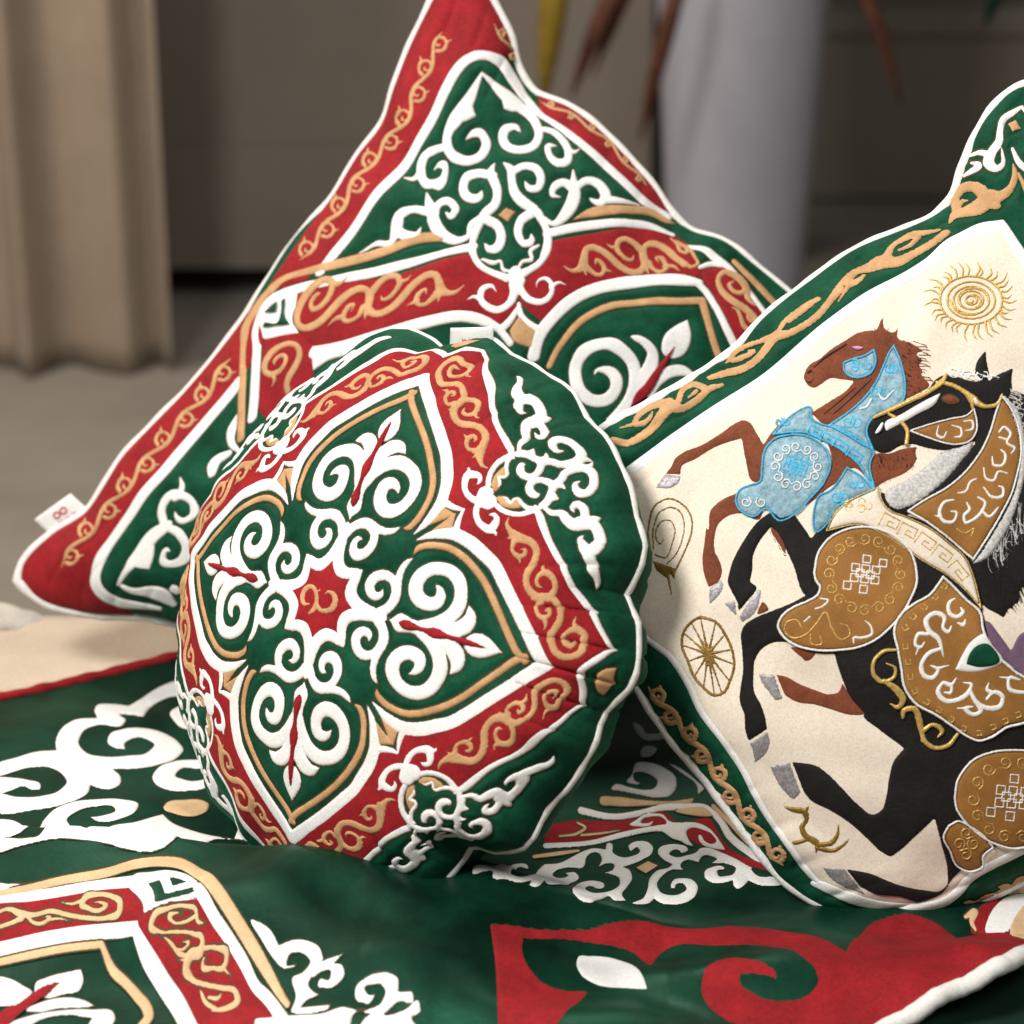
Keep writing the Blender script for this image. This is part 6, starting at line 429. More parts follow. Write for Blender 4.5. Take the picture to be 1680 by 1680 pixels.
 ('gold_stitching','thread2',0,[('S',[],[-167,-493,4.3,-137,-494,3.8,-116,-475,4,-118,-453,4.1,-137,-445,3.3,-154,-454,3.1,-159,-469,3.4,-150,-477,2.8,-139,-474,0.9]),('S',[],[-167,-493,5,-186,-462,2]),('S',[],[-126,-539,4.6,-121,-512,4,-97,-496,3.7,-74,-502,4.1,-70,-521,3.6,-83,-535,3,-99,-536,3.2,-105,-527,3.1,-101,-517,0.9]),('S',[],[-126,-539,4.8,-97,-562,1.9]),('S',[],[-110,-600,4.9,-94,-620,4.3,-66,-618,3.6,-50,-599,3.8,-55,-581,3.8,-72,-576,3.1,-86,-585,3,-88,-598,3.2,-79,-602,1]),('S',[],[-110,-600,4.4,-97,-562,1.8]),('S',[],[-122,-665,4.1,-98,-645,3.8,-71,-648,4.2,-62,-667,4,-73,-684,3.2,-92,-688,3.2,-103,-679,3.4,-100,-667,2.7,-90,-663,0.8]),('S',[],[-122,-665,4.7,-121,-702,1.9]),('S',[],[-158,-724,4.6,-162,-751,4.6,-142,-766,3.8,-118,-760,3.5,-108,-743,3.8,-116,-728,3.4,-132,-727,2.8,-142,-737,3,-140,-746,1]),('S',[],[-158,-724,4.1,-122,-702,1.6]),('S',[],[-214,-770,4.1,-183,-769,4.1,-167,-787,4.3,-174,-808,3.6,-195,-816,3.3,-211,-808,3.5,-211,-794,3.1,-201,-786,2.6,-190,-788,0.9]),('S',[],[-214,-770,4.3,-240,-801,1.7]),('S',[],[-282,-796,4.2,-305,-815,4.3,-303,-839,4.1,-282,-849,3.5,-261,-841,3.5,-257,-825,3.5,-267,-815,3,-280,-816,2.7,-286,-824,0.9]),('S',[],[-282,-796,4.2,-241,-801,1.7]),('S',[],[-354,-799,4.5,-333,-816,4.5,-336,-840,3.9,-358,-852,3.5,-378,-846,3.7,-382,-830,3.4,-371,-819,2.8,-358,-819,2.9,-353,-827,1]),('S',[],[-354,-799,4.1,-396,-807,1.6]),('S',[],[-420,-778,4.2,-450,-779,3.9,-469,-799,4.1,-464,-820,4,-444,-826,3.3,-427,-816,3.3,-425,-802,3.4,-435,-795,2.8,-446,-798,0.9]),('S',[],[-420,-778,4.8,-397,-806,1.9]),('S',[],[-467,-735,4.8,-469,-762,4.1,-492,-779,3.7,-516,-776,4.1,-523,-758,3.7,-511,-743,3,-495,-740,3.2,-487,-749,3.1,-491,-758,0.9]),('S',[],[-467,-735,4.8,-499,-715,1.9]),('S',[],[-487,-676,5.1,-504,-657,4.4,-533,-663,3.5,-549,-683,3.9,-543,-701,4,-525,-703,3,-511,-693,3,-510,-680,3.4,-519,-676,1]),('S',[],[-487,-676,4.5,-499,-714,1.8]),('S',[],[-475,-610,3.9,-500,-632,3.7,-527,-632,4.4,-537,-614,4,-524,-595,3.1,-505,-589,3.4,-494,-597,3.6,-497,-610,2.6,-508,-615,0.8]),('S',[],[-475,-610,4.8,-474,-573,1.9]),('S',[],[-435,-548,4.5,-428,-520,4.9,-447,-506,4,-472,-513,3.3,-484,-532,3.8,-477,-546,3.6,-461,-546,2.7,-450,-536,2.9,-451,-527,1.1]),('S',[],[-435,-548,3.9,-473,-572,1.5]),('S',[],[-373,-498,4.1,-404,-501,4.5,-418,-483,4.4,-408,-461,3.4,-386,-452,3.4,-371,-460,3.8,-373,-474,2.9,-384,-483,2.6,-394,-481,1]),('S',[],[-373,-498,4,-343,-466,1.6]),('S',[],[-301,-470,4,-275,-451,4,-274,-426,4.5,-293,-416,3.6,-315,-424,3.2,-322,-441,3.7,-314,-451,3.2,-300,-450,2.6,-293,-441,0.9]),('S',[],[-301,-470,4.4,-342,-466,1.7]),('S',[],[-229,-468,4.9,-247,-450,4.7,-240,-425,3.7,-217,-414,3.5,-198,-421,3.9,-196,-438,3.3,-209,-449,2.8,-222,-448,3.1,-226,-440,1]),('S',[],[-229,-468,4.1,-186,-462,1.6]),('S',[],[1540,-487,5.3,1577,-494,5,1604,-475,5.6,1603,-449,5.3,1580,-436,4.3,1557,-443,4.2,1551,-460,4.3,1561,-471,3.5,1575,-470,1.1]),('S',[],[1540,-487,6,1519,-448,2.4]),('S',[],[1591,-559,6.3,1599,-527,5.6,1632,-516,4.8,1661,-530,5.1,1665,-554,5.4,1647,-567,4.1,1626,-563,3.9,1618,-550,4.2,1624,-540,1.3]),('S',[],[1591,-559,5.7,1627,-594,2.3]),('S',[],[1604,-644,5.8,1624,-674,4.9,1661,-682,5,1685,-667,6.2,1680,-644,4.6,1656,-632,3.9,1636,-637,4.5,1634,-650,3.9,1644,-659,1.1]),('S',[],[1604,-644,6.5,1625,-606,2.6]),('S',[],[1575,-725,5.7,1608,-713,4.9,1643,-728,4.8,1654,-755,6.1,1637,-770,4.6,1611,-765,3.7,1598,-750,4.4,1603,-737,3.9,1617,-737,1.1]),('S',[],[1575,-725,6.5,1572,-767,2.6]),('S',[],[1511,-787,6.3,1501,-815,5.6,1522,-840,4.4,1553,-846,4.9,1569,-831,5.3,1562,-811,3.8,1542,-802,3.6,1529,-808,4.2,1529,-819,1.3]),('S',[],[1511,-787,5.3,1560,-778,2.2]),('S',[],[1422,-819,4.9,1458,-832,4.8,1471,-859,5.6,1456,-879,4.8,1429,-877,3.9,1414,-861,4.3,1417,-845,4.1,1432,-842,3.2,1444,-849,1]),('S',[],[1422,-819,5.6,1382,-840,2.2]),('S',[],[1324,-820,5.1,1291,-830,5.3,1284,-856,5.1,1302,-876,4.2,1328,-877,4.3,1341,-862,4.5,1334,-846,3.6,1318,-842,3.3,1309,-848,1.2]),('S',[],[1324,-820,5,1368,-843,2]),('S',[],[1237,-789,5.6,1251,-817,5.5,1236,-840,4.7,1208,-843,4.2,1190,-828,4.5,1194,-809,3.9,1210,-802,3.4,1224,-808,3.6,1225,-819,1.2]),('S',[],[1237,-789,5,1191,-779,2]),('S',[],[1180,-731,5.4,1152,-717,4.7,1122,-730,4.4,1115,-754,4.8,1130,-770,4.1,1151,-767,3.7,1162,-753,3.9,1156,-741,3.5,1145,-740,1.1]),('S',[],[1180,-731,5.7,1186,-771,2.3]),('S',[],[1167,-651,5.1,1147,-679,4.5,1116,-685,4.8,1098,-669,4.9,1105,-647,3.9,1125,-636,3.8,1140,-642,4.1,1141,-656,3.3,1131,-664,1]),('S',[],[1167,-651,5.9,1154,-613,2.4]),('S',[],[1199,-565,5.7,1199,-534,5.8,1173,-523,4.5,1146,-536,4.1,1137,-558,4.7,1149,-571,4.1,1168,-568,3.3,1178,-556,3.7,1174,-546,1.3]),('S',[],[1199,-565,4.8,1162,-599,1.9]),('S',[],[1270,-491,4.9,1234,-497,5.1,1214,-479,5.4,1222,-454,4.2,1246,-442,4,1265,-449,4.5,1266,-465,3.7,1254,-475,3.2,1242,-474,1.1]),('S',[],[1270,-491,5.1,1300,-454,2.1]),('S',[],[1362,-449,5,1389,-428,5.2,1388,-400,5.3,1365,-388,4.3,1340,-397,4.1,1334,-416,4.4,1345,-428,3.7,1360,-426,3.2,1367,-417,1.1]),('S',[],[1362,-449,5.1,1314,-445,2]),('S',[],[1458,-448,5.7,1435,-425,5.7,1443,-397,4.8,1471,-385,4.4,1494,-395,4.8,1496,-414,4.3,1481,-427,3.6,1465,-425,3.7,1460,-415,1.3]),('S',[],[1458,-448,5.1,1508,-444,2.1]),('S',[],[1444,-1005,4.9,1481,-1012,5.4,1499,-995,6,1490,-970,4.2,1465,-957,4.1,1446,-964,4.9,1446,-979,3.8,1459,-990,3.2,1471,-989,1.1]),('S',[],[1444,-1005,5,1412,-967,2.1]),('S',[],[1470,-1028,5.8,1502,-1022,4.7,1533,-1041,4.5,1542,-1066,6.2,1525,-1078,4.4,1501,-1070,3.5,1490,-1054,4.4,1495,-1044,4,1508,-1045,1.1]),('S',[],[1470,-1028,6.7,1463,-1066,2.7]),('S',[],[1437,-1014,4.9,1401,-1007,5.3,1383,-1026,5.7,1393,-1050,4.2,1418,-1061,4.1,1436,-1054,5.1,1436,-1039,3.7,1422,-1029,3.1,1410,-1030,1.1]),('S',[],[1437,-1014,5,1471,-1051,2]),('S',[],[1412,-990,5.7,1381,-998,4.7,1352,-983,4.6,1346,-959,5.3,1363,-946,4.2,1385,-951,3.7,1394,-966,4.3,1388,-977,3.7,1376,-976,1.1]),('S',[],[1412,-990,6.4,1421,-952,2.5]),('S',[],[-250,-1078,4.1,-307,-1081,5.2,-326,-1127,5.6,-292,-1159,4.8,-225,-1142,5.4,-205,-1078,5.7,-226,-1010,5.5,-259,-929,5.4,-149,-947,5,-67,-934,5.4,-62,-888,5.5,-114,-868,4.1,-156,-894,4.3]),('S',[],[-191,-1057,4.1,-137,-1076,5,-109,-1035,5.4,-155,-1020,4.1]),('S',[0,4,12,19],[-666,-702,4.3,-706,-636,4.3,-708,-542,3.8,-675,-431,3.6,-643,-331,3.2,-575,-349,3.6,-506,-343,3.3,-394,-275,3.2,-251,-200,3.2,-97,-154,3.3,58,-120,3.3,166,-143,3.5,346,-215,3.9,210,-222,3.3,63,-256,3.3,-76,-310,3.2,-241,-367,3.2,-408,-432,3.2,-551,-521,3.1,-666,-702,3.4]),('S',[0,1,2,3,4,5,6],[-470,-428,5.1,-501,-369,4.2,-399,-314,4.2,-375,-359,4.4,-435,-391,4.1,-446,-370,4.3,-416,-354,4]),('S',[0,1,2,3,4,5,6],[-350,-365,5,-381,-305,4.3,-281,-254,4.1,-257,-300,4.4,-316,-328,4.1,-327,-307,4.4,-298,-293,4]),('S',[0,1,2,3,4,5,6],[-236,-307,4.8,-254,-241,4.2,-149,-210,4.3,-137,-260,4.3,-198,-278,4.1,-204,-255,4.3,-173,-246,4]),('S',[0,1,2,3,4,5,6],[-114,-271,4.8,-131,-205,4.2,-25,-172,4.4,-13,-223,4.3,-75,-242,4.3,-81,-218,4.3,-50,-209,4.1]),('S',[0,1,2,3,4,5,6],[12,-236,4.8,15,-169,4.1,141,-159,4.3,140,-208,4.2,65,-214,4.4,66,-191,4.1,103,-188,4.1]),('S',[],[-618,-451,3.5,-593,-449,3,-577,-432,3.2,-579,-415,3.5,-594,-411,2.7,-608,-419,2.5,-611,-431,2.9,-604,-436,2.3,-595,-433,0.7]),('S',[],[-618,-451,4.3,-634,-428,1.7]),('S',[],[-640,-470,3.1,-619,-453,3,-598,-455,3.7,-592,-470,3.2,-602,-485,2.5,-618,-489,2.8,-626,-481,2.9,-622,-472,2,-614,-467,0.7]),('S',[],[-640,-470,3.8,-643,-501,1.5]),('S',[],[-669,-506,3.1,-693,-522,3,-698,-542,3.9,-685,-551,3.1,-666,-545,2.4,-658,-532,2.9,-662,-522,2.8,-673,-523,2,-680,-530,0.7]),('S',[],[-669,-506,3.7,-638,-512,1.5]),('S',[],[-665,-509,3.6,-675,-531,3,-697,-543,3.1,-713,-536,3.7,-713,-521,2.7,-699,-509,2.4,-687,-510,2.9,-683,-518,2.4,-689,-525,0.7]),('S',[],[-665,-509,4.3,-683,-488,1.7]),('S',[],[-633,-474,3.3,-621,-452,3.7,-630,-437,3.5,-650,-438,2.7,-664,-451,2.8,-662,-465,3.2,-651,-468,2.3,-641,-462,2.1,-639,-454,0.8]),('S',[],[-633,-474,3.2,-667,-488,1.3]),('S',[],[-131,-76,3.3,-71,-48,5.1,-54,7,4.9,-31,-30,4.8]),('S',[0,1,2,3],[75,-303,3.3,103,-293,3.7,109,-317,3.5,82,-326,3.3]),('S',[0,1,2,3],[85,-379,3.3,113,-370,3.7,119,-394,3.5,92,-403,3.3]),('S',[0,1,2,3],[88,-462,3.3,116,-453,3.7,121,-477,3.4,94,-486,3.3]),('S',[0,1,2,3],[84,-538,3.3,112,-532,3.7,115,-557,3.4,87,-563,3.3]),('S',[0,1,2,3],[103,-603,3.4,131,-604,3.8,126,-629,3.3,98,-627,3.3]),('S',[0,1,2,3],[196,-657,3.6,219,-670,3.8,202,-691,3.3,179,-678,3.6]),('S',[0,1,2,3],[278,-695,3.5,301,-708,3.9,285,-729,3.3,261,-716,3.5]),('S',[0,1,2,3],[359,-734,3.5,384,-745,3.8,370,-767,3.3,345,-756,3.5]),('S',[0,1,2,3],[437,-760,3.3,465,-761,3.7,463,-786,3.5,435,-785,3.3]),('S',[0,1,2,3],[533,-741,3.3,561,-733,3.6,567,-757,3.5,539,-765,3.3]),('S',[0,1,2,3],[617,-708,3.2,645,-698,3.6,654,-720,3.6,626,-731,3.2]),('S',[0,1,2,3],[712,-676,3.2,740,-666,3.6,748,-689,3.6,720,-699,3.2]),('S',[0,1,2,3],[806,-648,3.2,832,-633,3.5,845,-653,3.7,819,-668,3.2]),('S',[0,1,2,3],[891,-595,3.4,911,-573,3.3,933,-586,4,913,-608,3.4]),('S',[0,1,2,3],[923,-518,3.6,933,-493,3.2,962,-495,4.2,952,-521,3.6]),('S',[0,1,2,3],[948,-441,3.6,959,-415,3.2,987,-418,4.3,977,-444,3.6]),('S',[0,1,2,3],[974,-363,3.6,985,-336,3.2,1014,-338,4.4,1003,-365,3.6])]),
 ('drop_patch','white2',0,[('P',[3],[472,-287,452,-371,477,-454,513,-527,578,-475,653,-374,683,-276,558,-279])]),
 ('drop_centre','green2',0.0012,[('P',[3],[523,-303,492,-364,502,-415,534,-456,606,-402,661,-291,575,-285])]),
 ('horse_blaze','white2',0,[('P',[0],[-857,243,-828,196,-846,60,-884,-124,-889,-143,-927,-140,-906,-12,-883,130])]),
 ('bridle','thread2',0,[('S',[],[-1007,-181,8.5,-979,-79,12.8,-941,56,12.9,-910,195,13.6,-919,301,15.2,-937,324,5.6]),('S',[],[-930,246,7.9,-858,320,12,-769,373,13.4,-695,395,26.6]),('S',[],[-962,-87,8.9,-882,-44,11.2,-803,-30,12.5,-741,-66,15.5]),('S',[],[-695,395,20.6,-617,442,12.5,-592,506,12.2,-623,554,7.5]),('S',[],[-685,380,11.6,-651,369,8.3])]),
 ('bridle_bead','white2',0.001,[('S',[],[-699,404,9.6,-673,403,9.6])]),
 ('nostril_patch','white2',0.001,[('S',[],[-939,-155,9.8,-925,-186,13.4,-922,-212,4.6])]),  # white piece sewn on the nostril
 ('horse_eye','brown',0.0028,[('P',[],[-826,238,-815,280,-746,317,-768,268])]),
 ('scroll_stitching','thread2',0,[('S',[],[182,-718,7.9,140,-782,12.1,156,-860,11.4,219,-900,11.4,287,-885,12.8,302,-825,11.2,261,-789,8.3,209,-811,4.3]),('S',[],[287,-876,11.9,389,-848,19,454,-854,17.4,470,-894,13.3,428,-916,4.3]),('S',[],[544,-903,8.7,509,-876,16.2,530,-829,16.1,608,-832,16.7,679,-858,13.9,739,-884,10.5]),('S',[],[580,-833,11.5,677,-859,13.6,755,-875,13.6,817,-847,13.2,850,-776,14.1,829,-700,11.4]),('S',[],[683,-851,15.3,683,-787,12.1,757,-764,13.5,770,-801,5.5])]),
 ('mauve_panel','mauve',-0.0002,[('P',[0,3],[397,-242,438,-212,528,-201,662,-190,631,-110,658,-31,914,-193,767,-245,635,-281,495,-274])]),
 ('sun_emblem','thread',0,[('S',[],[-1278,686,7.5,-1269,680,7.7,-1263,670,7.9,-1262,659,7.9,-1264,646,7.8,-1271,635,7.5,-1280,625,7.3,-1291,619,7.1,-1302,617,7.1,-1313,619,7.3,-1322,625,7.6,-1327,634,7.9,-1329,646,7.9,-1326,658,7.8,-1320,670,7.6,-1311,679,7.4,-1300,685,7.2,-1288,688,7.1,-1278,686,7.2]),('S',[],[-1258,722,7.6,-1240,709,7.7,-1229,690,8,-1226,666,7.9,-1231,640,7.8,-1244,616,7.4,-1264,597,7.2,-1287,584,7,-1311,579,7.1,-1333,583,7.4,-1350,595,7.6,-1361,615,7.8,-1365,639,7.9,-1360,664,7.9,-1347,688,7.7,-1328,708,7.4,-1305,721,7.1,-1280,726,7.1,-1258,722,7.2]),('S',[],[-1238,756,7.7,-1211,737,7.9,-1195,708,8,-1191,672,8,-1199,634,7.7,-1220,599,7.3,-1249,570,7,-1284,550,6.9,-1320,543,7,-1353,549,7.3,-1378,568,7.7,-1394,597,7.8,-1399,633,7.9,-1392,671,7.9,-1373,706,7.7,-1344,735,7.2,-1308,755,6.9,-1271,762,7,-1238,756,7.2]),('S',[],[-1215,790,7.9,-1181,765,8.1,-1161,726,8.1,-1156,678,7.9,-1167,628,7.7,-1195,581,7.2,-1235,542,6.9,-1282,516,6.9,-1329,506,7,-1373,515,7.2,-1407,540,7.5,-1428,579,7.8,-1434,627,8,-1425,678,8,-1400,725,7.7,-1360,763,7,-1310,788,6.7,-1260,798,6.9,-1215,790,7.2]),('S',[],[-1185,831,8.3,-1143,799,8.3,-1119,748,8.1,-1114,686,7.9,-1129,621,7.6,-1166,560,7.1,-1218,509,6.9,-1278,475,6.9,-1339,463,6.9,-1396,475,7.1,-1441,509,7.4,-1468,560,7.8,-1476,622,8,-1465,687,8.1,-1431,746,7.6,-1376,795,6.8,-1309,828,6.5,-1242,841,6.9,-1185,831,7.4]),('S',[],[-1291,660,6.1,-1283,659,6.4,-1279,647,6.8,-1287,631,6.3,-1307,621,6.1,-1328,630,6.5,-1334,658,6.8,-1317,690,6.4,-1281,707,6.1,-1246,694,6.6,-1234,653,6.8,-1256,604,6.3,-1307,574,6,-1357,586,6.5,-1380,638,6.8,-1358,706,6.6,-1295,751,5.9,-1224,745,6.5,-1187,685,6.8,-1208,600,6.4,-1282,536,5.9,-1369,531,6]),('S',[],[-1186,831,6.6,-1130,872,5.8,-1112,913,2.7]),('S',[],[-1156,813,6.6,-1095,845,5.7,-1068,886,2.5]),('S',[],[-1140,795,6.8,-1099,806,5.9,-1083,835,2.6]),('S',[],[-1130,778,6.9,-1063,797,5.9,-1027,837,2.4]),('S',[],[-1118,743,7.1,-1047,749,6.1,-1004,784,2.5]),('S',[],[-1113,703,7.2,-1042,694,6,-994,721,2.5]),('S',[],[-1115,677,7.2,-1043,659,5.9,-991,680,2.5]),('S',[],[-1124,635,7.3,-1063,604,5.9,-1011,616,2.4]),('S',[],[-1133,612,7.5,-1082,576,6,-1032,583,2.4]),('S',[],[-1155,575,7.8,-1109,526,6.2,-1057,523,2.4]),('S',[],[-1188,536,7.9,-1173,496,6.4,-1138,492,2.5]),('S',[],[-1207,518,7.8,-1197,475,6.5,-1163,466,2.5]),('S',[],[-1238,496,7.7,-1236,449,6.6,-1206,435,2.6]),('S',[],[-1274,477,7.5,-1282,436,6.6,-1258,419,2.7]),('S',[],[-1298,469,7.5,-1311,418,6.6,-1289,391,2.7]),('S',[],[-1328,463,7.4,-1350,418,6.6,-1335,389,2.7]),('S',[],[-1373,467,7.3,-1413,415,6.6,-1411,371,2.7]),('S',[],[-1391,473,7.2,-1421,450,6.6,-1418,423,2.7]),('S',[],[-1425,494,7.2,-1485,459,6.6,-1501,416,2.8]),('S',[],[-1444,512,7,-1485,503,6.5,-1496,475,2.8]),('S',[],[-1457,533,7,-1526,520,6.5,-1557,485,2.9]),('S',[],[-1472,574,7,-1511,583,6.2,-1533,561,2.8]),('S',[],[-1474,593,7,-1529,606,6.2,-1562,585,2.8]),('S',[],[-1476,629,7,-1541,652,6.1,-1588,638,2.8]),('S',[],[-1471,665,7,-1533,699,5.8,-1584,692,2.6]),('S',[],[-1461,695,7.2,-1508,731,5.8,-1554,728,2.5]),('S',[],[-1435,741,7.7,-1473,788,6.2,-1522,795,2.4]),('S',[],[-1422,756,8,-1439,792,6.4,-1474,795,2.4]),('S',[],[-1385,789,8.3,-1392,836,7.3,-1427,848,2.7]),('S',[],[-1356,808,8.2,-1353,859,7.8,-1382,877,3]),('S',[],[-1316,826,7.9,-1294,894,7.7,-1314,930,3.6]),('S',[],[-1286,835,7.3,-1256,889,7.3,-1268,920,3.4]),('S',[],[-1250,840,6.9,-1210,892,6.7,-1212,926,3.3]),('S',[],[-1209,838,6.5,-1170,870,6.2,-1167,899,3.1])]),
 ('shield_emblem','oldgold',0,[('S',[],[-1107,-1687,6.6,-1281,-1643,6.9,-1370,-1578,7.4,-1376,-1502,6.7,-1298,-1427,6.1,-1194,-1402,6.3,-1106,-1430,6.9,-1020,-1498,7,-938,-1575,7]),('S',[],[-1126,-1662,4.8,-1259,-1618,5.1,-1320,-1562,6.1,-1317,-1501,5.5,-1264,-1454,5.1,-1188,-1451,4.7,-1098,-1490,5,-1023,-1558,5.2,-998,-1614,5.3]),('S',[],[-1085,-1662,4.4,-1038,-1610,5,-1108,-1548,5,-1172,-1514,4.7,-1239,-1524,4.4,-1260,-1564,5.1,-1224,-1614,5,-1170,-1630,4.5,-1133,-1614,4.9,-1153,-1589,2.4]),('P',[0,1,2,3,4,5],[-1057,-1686,-945,-1572,-880,-1599,-931,-1610,-918,-1640,-989,-1682]),('S',[],[-931,-1625,8.8,-776,-1644,1.7])]),
 ('wheel_emblem','oldgold',0,[('S',[],[-603,-1533,8.4,-532,-1468,8.1,-437,-1451,7.9,-332,-1457,7.8,-239,-1488,7.8,-153,-1557,8,-99,-1629,9.1,-107,-1669,9.9,-179,-1697,8.6,-265,-1709,8.1,-370,-1696,7.9,-484,-1684,8,-552,-1649,8.6,-595,-1589,9.2,-603,-1533,9.3]),('S',[],[-367,-1581,11.4,-485,-1554,5.7,-603,-1533,4.1]),('S',[],[-367,-1581,11.7,-450,-1523,6,-532,-1468,4.4]),('S',[],[-367,-1581,12.6,-403,-1516,6.4,-437,-1451,4.6]),('S',[],[-367,-1581,13.7,-350,-1519,6.8,-332,-1457,4.8]),('S',[],[-367,-1581,12.9,-303,-1534,6.5,-239,-1488,4.6]),('S',[],[-367,-1581,11.8,-260,-1568,6,-153,-1557,4.2]),('S',[],[-367,-1581,11.5,-233,-1603,5.7,-99,-1629,4.1]),('S',[],[-367,-1581,11.4,-238,-1623,5.7,-107,-1669,4]),('S',[],[-367,-1581,11.6,-274,-1637,5.7,-179,-1697,4.1]),('S',[],[-367,-1581,12.2,-316,-1644,6,-265,-1709,4.3]),('S',[],[-367,-1581,13.6,-369,-1638,6.8,-370,-1696,4.9]),('S',[],[-367,-1581,13,-425,-1631,6.5,-484,-1684,4.6]),('S',[],[-367,-1581,12.2,-459,-1613,6,-552,-1649,4.2]),('S',[],[-367,-1581,11.6,-481,-1582,5.7,-595,-1589,4.1])]),
 ('deer_emblem','oldgold',0,[('S',[],[759,-1724,5.3,797,-1680,20.9,814,-1649,21.2,879,-1659,12.4,929,-1712,14.5,994,-1721,20.6,1043,-1695,23.7,1074,-1690,15.6]),('S',[],[797,-1606,3.7,830,-1642,12.9]),('S',[],[1020,-1800,13.4,1017,-1743,11.6,1011,-1709,9]),('S',[],[1069,-1688,15.1,1079,-1621,16.2,1039,-1561,9.3,979,-1526,2.7]),('S',[],[1090,-1698,16.2,1130,-1637,12.6,1116,-1569,8.4,1091,-1519,3.1]),('S',[],[1081,-1704,10.8,1113,-1723,3.6])]),
]
